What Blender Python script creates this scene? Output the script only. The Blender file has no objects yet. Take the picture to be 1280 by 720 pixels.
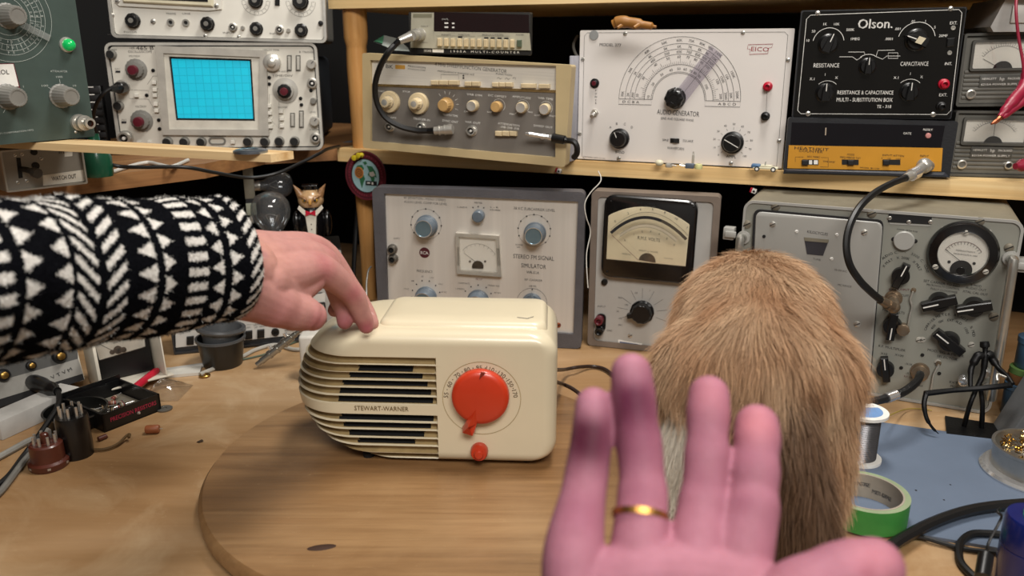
import bpy, bmesh, math, random
import numpy as np
from mathutils import Vector, Matrix, Euler, Quaternion
random.seed(7)
RNG = np.random.default_rng(11)
SC = bpy.context.scene
COL = SC.collection
PI = math.pi
rad = math.radians

# ---------------------------------------------------------------- camera geometry (1280x720, focal 1000 px)
PITCH = rad(16.5); CAMH = 0.42; FPX = 1000.0
_F = Vector((0, math.cos(PITCH), -math.sin(PITCH)))
_U = Vector((0, math.sin(PITCH), math.cos(PITCH)))
_C = Vector((0, 0, CAMH))
def ray(px, py):
    return _F + Vector((1, 0, 0))*((px-640)/FPX) + _U*((360-py)/FPX)
def G(px, py, z=0.0):
    d = ray(px, py); return _C + d*((z-CAMH)/d.z)
def P(px, py, depth):
    return _C + ray(px, py)*depth
def on_plane(px, py, p0, n):
    d = ray(px, py); return _C + d*((p0-_C).dot(n)/d.dot(n))

# ---------------------------------------------------------------- materials
def lin(c):
    if isinstance(c, str):
        c = c.lstrip('#'); c = [int(c[i:i+2], 16)/255 for i in (0, 2, 4)]
    return tuple(x/12.92 if x <= .04045 else ((x+.055)/1.055)**2.4 for x in c) + (1,)
_M = {}
class NT:
    def __init__(s, name):
        s.m = bpy.data.materials.new(name); s.m.use_nodes = True
        s.t = s.m.node_tree; s.b = s.t.nodes['Principled BSDF']; s.out = s.t.nodes['Material Output']
    def n(s, typ, **kw):
        nd = s.t.nodes.new(typ)
        for k, v in kw.items():
            if hasattr(nd, k): setattr(nd, k, v)
            else: nd.inputs[k.replace('_', ' ')].default_value = v
        return nd
    def l(s, a, b): s.t.links.new(a, b)
    def ramp(s, fac, stops):
        r = s.n('ShaderNodeValToRGB')
        e = r.color_ramp.elements
        while len(e) < len(stops): e.new(.5)
        for i, (p, c) in enumerate(stops):
            e[i].position = p; e[i].color = lin(c) if isinstance(c, str) else c
        s.l(fac, r.inputs[0]); return r.outputs[0]
    def coord(s, kind='Object', scale=(1, 1, 1), rot=(0, 0, 0)):
        tc = s.n('ShaderNodeTexCoord'); mp = s.n('ShaderNodeMapping')
        mp.inputs['Scale'].default_value = scale; mp.inputs['Rotation'].default_value = rot
        s.l(tc.outputs[kind], mp.inputs[0]); return mp.outputs[0]
    def noise(s, vec, scale, detail=3, rough=.5, dist=0):
        n = s.n('ShaderNodeTexNoise'); n.inputs['Scale'].default_value = scale
        n.inputs['Detail'].default_value = detail; n.inputs['Roughness'].default_value = rough
        n.inputs['Distortion'].default_value = dist
        if vec is not None: s.l(vec, n.inputs['Vector'])
        return n.outputs[0]
    def bump(s, fac, strength, dist=.001):
        b = s.n('ShaderNodeBump'); b.inputs['Strength'].default_value = strength
        b.inputs['Distance'].default_value = dist
        s.l(fac, b.inputs['Height']); s.l(b.outputs[0], s.b.inputs['Normal'])
def pm(name, col, rough=.5, metal=0, var=.12, scale=40, bump=0, bscale=None, coat=0, emis=0, stretch=None, spec=None, trans=0):
    if name in _M: return _M[name]
    t = NT(name); b = t.b
    v = t.coord('Object', stretch or (1, 1, 1))
    c = lin(col)
    f = t.noise(v, scale, 4, .6)
    lo = tuple(x*(1-var) for x in c[:3])+(1,); hi = tuple(min(1, x*(1+var)) for x in c[:3])+(1,)
    o = t.ramp(f, [(.3, lo), (.7, hi)])
    t.l(o, b.inputs['Base Color'])
    b.inputs['Roughness'].default_value = rough; b.inputs['Metallic'].default_value = metal
    if coat: b.inputs['Coat Weight'].default_value = coat; b.inputs['Coat Roughness'].default_value = .15
    if spec is not None: b.inputs['Specular IOR Level'].default_value = spec
    if trans: b.inputs['Transmission Weight'].default_value = trans
    if emis:
        t.l(o, b.inputs['Emission Color']); b.inputs['Emission Strength'].default_value = emis
    if bump:
        t.bump(t.noise(v, bscale or scale*8, 2), bump)
    _M[name] = t.m; return t.m
def glass(name, tint='#ffffff', refl=.12, op=0.0):
    """clear thin pane: mostly see-through with a weak mirror reflection"""
    if name in _M: return _M[name]
    t = NT(name); t.t.nodes.remove(t.b)
    tr = t.n('ShaderNodeBsdfTransparent'); tr.inputs[0].default_value = lin(tint)
    gl = t.n('ShaderNodeBsdfGlossy'); gl.inputs['Roughness'].default_value = .08
    df = t.n('ShaderNodeBsdfDiffuse'); df.inputs[0].default_value = lin(tint)
    nz = t.noise(t.coord(), 25, 3)
    fr = t.n('ShaderNodeLayerWeight'); fr.inputs[0].default_value = .25
    ma = t.n('ShaderNodeMath', operation='MULTIPLY_ADD'); ma.inputs[1].default_value = .5; ma.inputs[2].default_value = refl
    t.l(fr.outputs['Fresnel'], ma.inputs[0])
    m1 = t.n('ShaderNodeMixShader'); m2 = t.n('ShaderNodeMixShader')
    mo = t.n('ShaderNodeMath', operation='MULTIPLY'); mo.inputs[1].default_value = op*2
    t.l(nz, mo.inputs[0]); t.l(mo.outputs[0], m1.inputs[0])
    t.l(tr.outputs[0], m1.inputs[1]); t.l(df.outputs[0], m1.inputs[2])
    t.l(ma.outputs[0], m2.inputs[0]); t.l(m1.outputs[0], m2.inputs[1]); t.l(gl.outputs[0], m2.inputs[2])
    t.l(m2.outputs[0], t.out.inputs[0])
    _M[name] = t.m; return t.m
def wood(name, cols, rot=0, scale=(3, 40, 40), fine=1, rough=.45, worn=0, coat=0, bump=.15):
    if name in _M: return _M[name]
    t = NT(name)
    v = t.coord('Object', scale, (0, 0, rot))
    n1 = t.noise(v, 1.0, 5, .6, .6)
    base = t.ramp(n1, [(.25, cols[0]), (.5, cols[1]), (.75, cols[2])])
    v2 = t.coord('Object', (scale[0]*2.5, scale[1]*6, scale[2]*6), (0, 0, rot))
    n2 = t.noise(v2, 1.0, 3, .7)
    mx = t.n('ShaderNodeMix', data_type='RGBA', blend_type='MULTIPLY')
    mx.inputs[0].default_value = .45*fine
    t.l(base, mx.inputs[6]); t.l(t.ramp(n2, [(.3, (.45, .4, .35, 1)), (.6, (1, 1, 1, 1))]), mx.inputs[7])
    res = mx.outputs[2]
    if worn:
        vv = t.coord('Object', (1, 1, 1))
        n3 = t.noise(vv, 7, 6, .65, 1.2)
        m2 = t.n('ShaderNodeMix', data_type='RGBA', blend_type='MIX')
        t.l(t.ramp(n3, [(.5, (0, 0, 0, 1)), (.72, (worn, worn, worn, 1))]), m2.inputs[0])
        t.l(res, m2.inputs[6]); m2.inputs[7].default_value = lin(cols[3])
        n4 = t.noise(t.coord('Object', (60, 220, 60), (0, 0, .7)), 1, 2, .5, 2)
        m3 = t.n('ShaderNodeMix', data_type='RGBA', blend_type='MIX')
        t.l(t.ramp(n4, [(.68, (0, 0, 0, 1)), (.8, (.35, .35, .35, 1))]), m3.inputs[0])
        t.l(m2.outputs[2], m3.inputs[6]); m3.inputs[7].default_value = lin(cols[4])
        n5 = t.noise(vv, 3.1, 3, .5, .4)
        m4 = t.n('ShaderNodeMix', data_type='RGBA', blend_type='MULTIPLY'); m4.inputs[0].default_value = .8
        t.l(m3.outputs[2], m4.inputs[6]); t.l(t.ramp(n5, [(.35, (.72, .62, .5, 1)), (.6, (1, 1, 1, 1))]), m4.inputs[7])
        res = m4.outputs[2]
    t.l(res, t.b.inputs['Base Color'])
    t.b.inputs['Roughness'].default_value = rough
    if coat: t.b.inputs['Coat Weight'].default_value = coat
    if bump: t.bump(n2, bump, .0008)
    _M[name] = t.m; return t.m

# ---------------------------------------------------------------- mesh builder
def rrect(w, h, r, n=5, cx=0, cy=0):
    r = min(r, w/2-1e-6, h/2-1e-6); o = []
    for sx, sy, a0 in ((1, 1, 0), (-1, 1, 90), (-1, -1, 180), (1, -1, 270)):
        for k in range(n+1):
            a = rad(a0+90*k/n)
            o.append((cx+sx*(w/2-r)+r*math.cos(a), cy+sy*(h/2-r)+r*math.sin(a)))
    return o
def circ(r, n=24, cx=0, cy=0, a0=0, a1=360):
    full = abs(a1-a0) >= 360
    return [(cx+r*math.cos(rad(a0+(a1-a0)*k/(n if full else n-1))), cy+r*math.sin(rad(a0+(a1-a0)*k/(n if full else n-1)))) for k in range(n)]
_TXT = {}
_FONTS = {}
def text_mesh(s):
    if s in _TXT: return _TXT[s]
    cu = bpy.data.curves.new('t', 'FONT'); cu.body = s; cu.resolution_u = 2
    ob = bpy.data.objects.new('t', cu); COL.objects.link(ob)
    bpy.context.view_layer.update()
    me = ob.evaluated_get(bpy.context.evaluated_depsgraph_get()).to_mesh()
    v = [(a.co.x, a.co.y) for a in me.vertices]; f = [tuple(p.vertices) for p in me.polygons]
    ob.evaluated_get(bpy.context.evaluated_depsgraph_get()).to_mesh_clear()
    bpy.data.objects.remove(ob); bpy.data.curves.remove(cu)
    if v:
        x0 = min(a[0] for a in v); x1 = max(a[0] for a in v)
        v = [((a[0]-(x0+x1)/2)/.73, a[1]/.73) for a in v]; w = (x1-x0)/.73
    else: w = 0
    _TXT[s] = (v, f, w); return _TXT[s]
class MB:
    def __init__(s): s.v = []; s.f = []; s.m = []; s.s = []; s.mats = []
    def mi(s, m):
        if m not in s.mats: s.mats.append(m)
        return s.mats.index(m)
    def add(s, vs, fs, mat, T=None, smooth=False):
        b = len(s.v); i = s.mi(mat)
        if T is not None: vs = [T @ Vector(v) for v in vs]
        s.v.extend(tuple(v) for v in vs)
        for f in fs: s.f.append(tuple(b+k for k in f)); s.m.append(i); s.s.append(smooth)
        return s
    def box(s, x0, x1, y0, y1, z0, z1, mat, bev=0, T=None, seg=2):
        if bev <= 0:
            vs = [(x, y, z) for z in (z0, z1) for y in (y0, y1) for x in (x0, x1)]
            fs = [(0, 2, 3, 1), (4, 5, 7, 6), (0, 1, 5, 4), (1, 3, 7, 5), (3, 2, 6, 7), (2, 0, 4, 6)]
            return s.add(vs, fs, mat, T)
        bm = bmesh.new(); bmesh.ops.create_cube(bm, size=1)
        for v in bm.verts: v.co = Vector(((x0+x1)/2+v.co.x*(x1-x0), (y0+y1)/2+v.co.y*(y1-y0), (z0+z1)/2+v.co.z*(z1-z0)))
        bmesh.ops.bevel(bm, geom=list(bm.edges), offset=bev, segments=seg, affect='EDGES', profile=.5, clamp_overlap=True)
        bm.verts.index_update()
        vs = [v.co.copy() for v in bm.verts]; fs = [tuple(v.index for v in f.verts) for f in bm.faces]; bm.free()
        return s.add(vs, fs, mat, T, True)
    def prism(s, poly, h0, h1, mat, T=None, bev=0, smooth=False):
        n = len(poly)
        if bev:
            cx = sum(p[0] for p in poly)/n; cy = sum(p[1] for p in poly)/n
            mx = max(max(abs(p[0]-cx) for p in poly), 1e-9); my = max(max(abs(p[1]-cy) for p in poly), 1e-9)
            ins = [(cx+(p[0]-cx)*(1-bev/mx), cy+(p[1]-cy)*(1-bev/my)) for p in poly]
            rings = [[(x, y, h0) for x, y in poly], [(x, y, h1-bev) for x, y in poly], [(x, y, h1) for x, y in ins]]
        else: rings = [[(x, y, h0) for x, y in poly], [(x, y, h1) for x, y in poly]]
        vs = [v for r in rings for v in r]; fs = []
        for k in range(len(rings)-1):
            for i in range(n): j = (i+1) % n; fs.append((k*n+i, k*n+j, k*n+n+j, k*n+n+i))
        fs.append(tuple(range(n-1, -1, -1))); fs.append(tuple(range((len(rings)-1)*n, len(rings)*n)))
        return s.add(vs, fs, mat, T, smooth)
    def flat(s, poly, h, mat, T=None):
        return s.add([(x, y, h) for x, y in poly], [tuple(range(len(poly)))], mat, T)
    def ring(s, po, pi_, h0, h1, mat, T=None, closed=True):
        """band between two outlines of equal count"""
        n = len(po)
        vs = [(x, y, h0) for x, y in po]+[(x, y, h1) for x, y in po]+[(x, y, h1) for x, y in pi_]+[(x, y, h0) for x, y in pi_]
        fs = []
        for i in range(n if closed else n-1):
            j = (i+1) % n
            for k in range(4):
                a, b = k*n, ((k+1) % 4)*n
                fs.append((a+i, a+j, b+j, b+i))
        if not closed: fs += [(0, n, 2*n, 3*n), (n-1, 4*n-1, 3*n-1, 2*n-1)]
        return s.add(vs, fs, mat, T)
    def lathe(s, prof, mat, T=None, seg=24, flute=0, famp=.06, smooth=True, cap0=True, mats=None):
        vs = []; fs = []; rows = []
        for k, (r, h) in enumerate(prof):
            row = []
            for i in range(seg):
                a = 2*PI*i/seg; rr = r
                if flute and 0 < k < len(prof)-1: rr = r*(1+famp*(math.cos(a*flute)))
                row.append(len(vs)); vs.append((rr*math.cos(a), rr*math.sin(a), h))
            rows.append(row)
        mi = []
        for k in range(len(rows)-1):
            for i in range(seg):
                j = (i+1) % seg; fs.append((rows[k][i], rows[k][j], rows[k+1][j], rows[k+1][i])); mi.append(k)
        if cap0: fs.append(tuple(reversed(rows[0]))); mi.append(0)
        fs.append(tuple(rows[-1])); mi.append(len(rows)-1)
        b = len(s.f); s.add(vs, fs, mat, T, smooth)
        if mats:
            for q, k in enumerate(mi):
                if k in mats: s.m[b+q] = s.mi(mats[k])
        if smooth:
            for q in range(len(fs)-(2 if cap0 else 1), len(fs)): s.s[b+q] = False
        return s
    def tube(s, pts, r, mat, seg=8, T=None, caps=True, sm=0):
        pts = [Vector(p) for p in pts]
        if sm: pts = smooth_path(pts, sm)
        n = len(pts); rs = r if isinstance(r, (list, tuple)) else [r]*n
        if len(rs) != n:
            rs = [rs[min(len(rs)-1, int(round(i*(len(rs)-1)/(n-1))))] for i in range(n)]
        t0 = (pts[1]-pts[0]).normalized()
        u = t0.orthogonal().normalized(); vs = []; fs = []
        for i in range(n):
            t = (pts[min(i+1, n-1)]-pts[max(i-1, 0)])
            t = t.normalized() if t.length > 1e-9 else t0
            u = (u-t*u.dot(t)); u = u.normalized() if u.length > 1e-6 else t.orthogonal().normalized()
            w = t.cross(u)
            for k in range(seg):
                a = 2*PI*k/seg; vs.append(pts[i]+(u*math.cos(a)+w*math.sin(a))*rs[i])
        for i in range(n-1):
            for k in range(seg):
                j = (k+1) % seg; fs.append((i*seg+k, i*seg+j, (i+1)*seg+j, (i+1)*seg+k))
        if caps: fs.append(tuple(range(seg-1, -1, -1))); fs.append(tuple(range((n-1)*seg, n*seg)))
        return s.add(vs, fs, mat, T, True)
    def ball(s, c, r, mat, T=None, seg=16, rings=10, sc=(1, 1, 1)):
        prof = [(max(1e-5, r*math.sin(PI*k/rings)), -r*math.cos(PI*k/rings)) for k in range(rings+1)]
        T2 = Matrix.Translation(c) @ Matrix.Diagonal((*sc, 1))
        return s.lathe(prof, mat, (T @ T2) if T is not None else T2, seg)
    def text(s, st, h, mat, T, w=None, out=.0002):
        v, f, nw = text_mesh(st)
        if not v: return s
        k = h if w is None else w/nw
        return s.add([(a*k, (b-.5)*h, out) for a, b in v], f, mat, T)
    def obj(s, name, parent=None, label=None):
        me = bpy.data.meshes.new(name); me.from_pydata(s.v, [], s.f)
        for m in s.mats: me.materials.append(m)
        me.polygons.foreach_set('material_index', s.m); me.polygons.foreach_set('use_smooth', s.s)
        me.update()
        bm = bmesh.new(); bm.from_mesh(me); bmesh.ops.recalc_face_normals(bm, faces=bm.faces); bm.to_mesh(me); bm.free()
        if any(s.s):
            try: me.set_sharp_from_angle(angle=rad(40))
            except Exception: pass
        o = bpy.data.objects.new(name, me); COL.objects.link(o)
        if parent is not None: o.parent = parent
        if label: o['label'] = label
        return o
def smooth_path(pts, k):
    o = []; n = len(pts)
    for i in range(n-1):
        p0, p1, p2, p3 = pts[max(i-1, 0)], pts[i], pts[i+1], pts[min(i+2, n-1)]
        for j in range(k):
            t = j/k
            o.append(.5*((2*p1)+(p2-p0)*t+(2*p0-5*p1+4*p2-p3)*t*t+(3*p1-p0-3*p2+p3)*t**3))
    o.append(pts[-1]); return o
def tag(o, label, cat, group=None, kind=None):
    o['label'] = label; o['category'] = cat
    if group: o['group'] = group
    if kind: o['kind'] = kind
    return o
def struct(o):
    o['kind'] = 'structure'; return o
def empty(name, label, cat, mw=None, loc=None, rz=0, group=None):
    o = bpy.data.objects.new(name, None); COL.objects.link(o); o.empty_display_size = .02
    if mw is not None: o.matrix_world = mw
    if loc is not None: o.location = loc; o.rotation_euler = (0, 0, rz)
    return tag(o, label, cat, group)
def frame_at(p, x, z):
    """matrix with origin p, local x along x, local z as near as possible to z"""
    x = Vector(x).normalized(); z = Vector(z); z = (z-x*z.dot(x)).normalized(); y = z.cross(x)
    return Matrix(((x.x, y.x, z.x, p[0]), (x.y, y.y, z.y, p[1]), (x.z, y.z, z.z, p[2]), (0, 0, 0, 1)))
def axis_T(p, d, up=(0, 0, 1)):
    """matrix whose local z runs along d from p"""
    d = Vector(d).normalized(); u = Vector(up)
    if abs(d.dot(u)) > .98: u = Vector((1, 0, 0))
    x = u.cross(d).normalized(); y = d.cross(x)
    return Matrix(((x.x, y.x, d.x, p[0]), (x.y, y.y, d.y, p[1]), (x.z, y.z, d.z, p[2]), (0, 0, 0, 1)))

def Q(I, px, py, out=0):
    """point in front of an instrument's face by out metres"""
    return on_plane(px, py, I.M @ Vector((0, -out, 0)), I.n)
class Inst:
    """A box-shaped instrument: its front face is the vertical plane through one bottom corner with a given heading; details on
    the face are addressed by where they show in the photo and laid out on that plane in the instrument's own metres."""
    def __init__(s, name, label, cat, bl, br, tl, z, yaw, lean=0, anchor='br', group=None, level=False, p0=None):
        a = p0 if p0 is not None else G(*(br if anchor == 'br' else bl), z)
        y = rad(yaw); ux = Vector((math.cos(y), math.sin(y), 0))
        back = Vector((-math.sin(y), math.cos(y), 0))
        up = (Vector((0, 0, 1))*math.cos(rad(lean))+back*math.sin(rad(lean)))
        n = ux.cross(up)
        A = on_plane(*bl, a, n) if (anchor == 'br' or p0 is not None) else a
        B = on_plane(*br, a, n) if (anchor == 'bl' or p0 is not None) else a
        if level:
            if anchor == 'br': A = B-ux*(B-A).dot(ux)
            else: B = A+ux*(B-A).dot(ux)
        x = (B-A).normalized(); zz = (up-x*up.dot(x)).normalized()
        s.M = frame_at(A, x, zz); s.Mi = s.M.inverted(); s.n = n; s.p0 = A
        s.W = (B-A).length; t = s.Mi @ on_plane(*tl, a, n); s.H = t.z
        s.root = empty(name, label, cat, mw=s.M, group=group)
    def uv(s, px, py, out=0):
        p = on_plane(px, py, s.M @ Vector((0, -out, 0)), s.n); q = s.Mi @ p; return q.x, q.z
    def mpp(s, px, py):
        a = s.uv(px, py-4); b = s.uv(px, py+4); return math.hypot(a[0]-b[0], a[1]-b[1])/8
    def ft(s, px, py, rot=0, out=0, on=0):
        x, z = s.uv(px, py, on); return s.fl(x, z, rot, out)
    def fl(s, x, z, rot=0, out=0):
        return Matrix(((1, 0, 0, x), (0, 0, -1, -out), (0, 1, 0, z), (0, 0, 0, 1))) @ Matrix.Rotation(rad(rot), 4, 'Z')
    def poly(s, pts, on=0): return [s.uv(*p, on) for p in pts]
    F0 = None
    def face(s): return s.fl(0, 0)
    def text(s, mb, st, px, py, h, mat, w=None, rot=0, out=.0003, on=0):
        k = s.mpp(px, py); kw = k
        if w is not None:
            a = s.uv(px-w/2, py, on); b = s.uv(px+w/2, py, on); kw = math.hypot(a[0]-b[0], a[1]-b[1])
        mb.text(st, h*k, mat, s.ft(px, py, rot, 0, on), kw if w is not None else None, out+on)
    def arctext(s, mb, st, px, py, r, a0, a1, h, mat, on=0, out=.0003):
        """letters along an arc; r,h in metres"""
        n = len(st); x, z = s.uv(px, py, on)
        for i, c in enumerate(st):
            if c == ' ': continue
            a = a0+(a1-a0)*(i/(n-1) if n > 1 else .5)
            mb.text(c, h, mat, s.fl(x+r*math.cos(rad(a)), z+r*math.sin(rad(a)), a-90), None, out+on)
    def knob(s, px, py, r, prof, mat, name='knob', seg=28, flute=0, famp=.05, mats=None, line=None, rot=0, on=0, label=None, parent=None, dot=None):
        R = r*s.mpp(px, py)
        mb = MB(); T = s.ft(px, py, rot, on)
        mb.lathe([(a*R, b*R) for a, b in prof], mat, T, seg, flute, famp, mats=mats)
        if line:
            m, l0, l1, w, hh = line
            mb.box(-w*R/2, w*R/2, l0*R, l1*R, hh*R, hh*R+.0004, m, T=T)
        if dot:
            m, rr, hh = dot; mb.lathe([(rr*R, hh*R), (rr*R*.9, hh*R+.0006)], m, T, 16)
        return mb.obj(name, parent or s.root, label)
    def bnc(s, px, py, r, name='connector', metal=None, hole=None, on=0):
        R = r*s.mpp(px, py); mb = MB(); T = s.ft(px, py, 0, on)
        me = metal or MT['nickel']; ho = hole or MT['blackp']
        mb.lathe([(1.25*R, 0), (1.25*R, .25*R), (1*R, .3*R), (1*R, 1.3*R), (.72*R, 1.32*R), (.7*R, .5*R)], me, T, 20, mats={5: ho})
        mb.lathe([(.28*R, .4*R), (.28*R, 1.15*R), (.12*R, 1.2*R)], MT['white'], T, 10)
        for a in (0, PI): mb.lathe([(.16*R, .9*R), (.16*R, 1.15*R)], me, T @ Matrix.Rotation(a, 4, 'Z') @ Matrix.Translation((1.02*R, 0, 0)), 8)
        return mb.obj(name, s.root)
    def screw(s, mb, px, py, r, mat=None, rot=30, on=0):
        R = r*s.mpp(px, py); T = s.ft(px, py, rot, on)
        mb.lathe([(R, 0), (R*.95, R*.25), (R*.5, R*.42), (R*.01, R*.45)], mat or MT['nickel'], T, 14)
        mb.box(-R*.85, R*.85, -R*.12, R*.12, R*.3, R*.47, MT['dark'], T=T)
    def bar(s, mb, pts, w, mat, out=.0004, closed=False, on=0):
        """drawn line through photo points, w metres wide"""
        q = [Vector(s.uv(*p, on)) for p in pts]; s.bar_l(mb, q, w, mat, out+on, closed)
    def bar_l(s, mb, q, w, mat, out=.0004, closed=False):
        q = [Vector(p) for p in q]; n = len(q); L = []; Rr = []
        for i in range(n):
            a = q[(i-1) % n] if (closed or i > 0) else q[i]; b = q[(i+1) % n] if (closed or i < n-1) else q[i]
            d = (b-a).normalized(); nn = Vector((-d.y, d.x)); L.append(q[i]+nn*w/2); Rr.append(q[i]-nn*w/2)
        m = n if closed else n-1; vs = [(p.x, p.y, out) for p in L]+[(p.x, p.y, out) for p in Rr]
        mb.add(vs, [(i, (i+1) % n, n+(i+1) % n, n+i) for i in range(m)], mat, s.face())
    def arc(s, mb, px, py, r, a0, a1, w, mat, out=.0004, n=32):
        x, z = s.uv(px, py); s.bar_l(mb, [(x+r*math.cos(rad(a0+(a1-a0)*k/n)), z+r*math.sin(rad(a0+(a1-a0)*k/n))) for k in range(n+1)], w, mat, out)
    def ticks(s, mb, px, py, r0, r1, angs, w, mat, out=.0004):
        x, z = s.uv(px, py)
        for a in angs:
            c, d = math.cos(rad(a)), math.sin(rad(a)); s.bar_l(mb, [(x+r0*c, z+r0*d), (x+r1*c, z+r1*d)], w, mat, out)
    def quad(s, mb, pts, h0, h1, mat, bev=0): mb.prism(s.poly(pts), h0, h1, mat, s.face(), bev)
    def part(s, mb, name, label=None, parent=None): return mb.obj(name, parent or s.root, label)
    def case(s, mat, depth, back=0.0, rim=0, rimmat=None, r=.006, name='case', top_in=0, base=0, neck=None):
        """body behind the face"""
        mb = MB(); po = rrect(s.W, s.H-base, r, 4, s.W/2, (s.H+base)/2)
        if neck:
            d, k = neck; mb.prism(po, -d, 0, mat, s.face()); mb.prism(rrect(s.W-2*k, s.H-base-k, r, 4, s.W/2, (s.H+base-k)/2), -depth, -d, mat, s.face())
        else: mb.prism(po, -depth, 0, mat, s.face())
        if rim:
            pi_ = rrect(s.W-2*rim, s.H-base-2*rim, max(r-rim, .001), 4, s.W/2, (s.H+base)/2)
            mb.ring(po, pi_, -.002, .005, rimmat or mat, s.face())
        return mb.obj(name, s.root)
MT = {}
MT.update(
 nickel=pm('nickel_metal', '#c4c1b9', .3, .7), chrome=pm('chrome_metal', '#e2e2e2', .15, .8), brass=pm('brass_metal', '#a88648', .35, 1),
 copper=pm('copper_metal', '#9a5a40', .4, 1), dark=pm('dark_slot', '#0d0c0b', .7), blackp=pm('black_plastic', '#0c0c0d', .32, spec=.5),
 blackm=pm('black_matte', '#121113', .75), white=pm('white_paint', '#e6e4de', .5), ink=pm('black_ink', '#15151a', .7),
 inkg=pm('grey_ink', '#55524e', .7), winkg=pm('grey_white_ink', '#a9aba6', .7), wink=pm('white_ink', '#e2e0da', .6, emis=.03),
 redp=pm('red_plastic', '#b3122f', .3), redd=pm('dark_red_plastic', '#5a1422', .35), gold=pm('gold_metal', '#d8a648', .2, 1),
 cable=pm('black_rubber', '#0b0b0c', .45), greyk=pm('grey_knob_plastic', '#77756f', .45), void=pm('void_black', '#030303', .9),
 glass=glass('clear_glass'), silverk=pm('spun_aluminium', '#d6d3cb', .25, .6), whitecable=pm('white_cable', '#c9c6be', .5),
)
# ---------------------------------------------------------------- camera, light, room
cam = bpy.data.cameras.new('camera'); camo = bpy.data.objects.new('camera', cam); COL.objects.link(camo)
cam.sensor_width = 36; cam.lens = FPX/1280*36; cam.clip_start = .02
camo.location = _C; camo.rotation_euler = (PI/2-PITCH, 0, 0)
cam.dof.use_dof = True; cam.dof.focus_distance = .90; cam.dof.aperture_fstop = 7.0
SC.camera = camo
SC.view_settings.view_transform = 'Standard'; SC.view_settings.look = 'None'; SC.view_settings.exposure = 0.0
w = bpy.data.worlds.new('world'); SC.world = w; w.use_nodes = True
w.node_tree.nodes['Background'].inputs[0].default_value = lin('#fff3e4'); w.node_tree.nodes['Background'].inputs[1].default_value = .16
def area(name, loc, target, sx, sy, power, col):
    l = bpy.data.lights.new(name, 'AREA'); l.shape = 'RECTANGLE'; l.size = sx; l.size_y = sy; l.energy = power; l.color = lin(col)[:3]
    o = bpy.data.objects.new(name, l); COL.objects.link(o); o.location = loc
    o.rotation_euler = (Vector(target)-Vector(loc)).to_track_quat('-Z', 'Y').to_euler(); return o
area('ceiling_lamp_key', (.26, .86, 1.5), (.02, .78, 0), .5, .25, 17, '#fffaf3')
area('added_fill_light', (.22, -.72, 1.5), (.05, 1.0, .2), 1.1, .5, 32, '#fffaf4')  # fill added behind the camera to brighten the instrument fronts

YW = -21.7
E1 = Vector((math.cos(rad(YW)), math.sin(rad(YW)), 0)); E2 = Vector((-E1.y, E1.x, 0))
def Wp(a, b, z=0): v = E1*a+E2*b; return Vector((v.x, v.y, z))
def slab(name, pts, z0, z1, mat, origin=None, rz=0, parent=None):
    """flat board over a ground outline; own axes turned by rz so that the grain follows it"""
    o = Vector(origin) if origin is not None else Vector((sum(p[0] for p in pts)/len(pts), sum(p[1] for p in pts)/len(pts), 0))
    R = Matrix.Rotation(-rz, 3, 'Z'); mb = MB()
    loc = [R @ (Vector((p[0], p[1], 0))-o) for p in pts]
    mb.prism([(p.x, p.y) for p in loc], z0, z1, mat, bev=0)
    ob = mb.obj(name, parent); ob.location = o; ob.rotation_euler = (0, 0, rz); return ob
M_wall = pm('dark_wall_paint', '#040303', .9, scale=6)
M_floor = pm('dark_floor', '#3a3029', .7, scale=5)
mb = MB(); mb.prism([(-2.3, -2.5), (2.4, -2.5), (2.4, 1.9), (-2.3, 1.9)], -.80, -.76, M_floor); struct(mb.obj('floor'))
c0 = Wp(-1.25, 1.56); c1 = Wp(1.5, 1.56)
def wallseg(name, a, b, th=.05):
    d = (b-a).normalized(); n = Vector((-d.y, d.x, 0)); mb = MB()
    mb.prism([(a.x, a.y), (b.x, b.y), (b.x+n.x*th, b.y+n.y*th), (a.x+n.x*th, a.y+n.y*th)], -.76, 1.7, M_wall); return struct(mb.obj(name))
wallseg('wall_back', c0-E1*.05, c1)
wallseg('wall_left', Wp(-1.25, -.9), c0)

M_desk = wood('worn_plywood', ['#97764f', '#b08e66', '#c3a480', '#d0b896', '#e2d2b2'], .25, (2.2, 12, 12), .35, .5, .6)
M_pine = wood('pine_board', ['#c99f62', '#e5c288', '#efd5a2'], 0, (1.2, 60, 45), .5, .5)
M_oldpine = wood('old_pine_board', ['#6d4a2c', '#95693f', '#aa7f50'], 0, (2, 30, 30), .8, .6)
M_spindle = wood('varnished_spindle_wood', ['#b57d42', '#ca965a', '#d7a86e'], 0, (40, 40, 3), .4, .3)
M_turn = wood('turntable_wood', ['#73563a', '#93714c', '#a8865e', '#ab8b64', '#c2a57c'], .12, (2.4, 26, 26), .8, .38, .3)
desk = empty('workbench', 'worn light plywood workbench top covered with test gear and clutter', 'workbench', loc=(0, .9, 0))
D = [(-.58, 1.86), (-1.12, .50), (-1.05, .40), (1.25, .40), (1.52, 1.0)]
t = slab('bench_top', D, -.03, 0, M_desk, (0, .9, 0)); t.parent = desk; t.location = (0, 0, 0)
for x, y in ((-.95, .5), (1.15, .5), (-.55, 1.7), (1.4, .98)):
    mb = MB(); mb.box(x-.03, x+.03, y-.9-.03, y-.9+.03, -.76, -.03, M_oldpine); mb.obj('leg', desk)

SZ = .265
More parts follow.
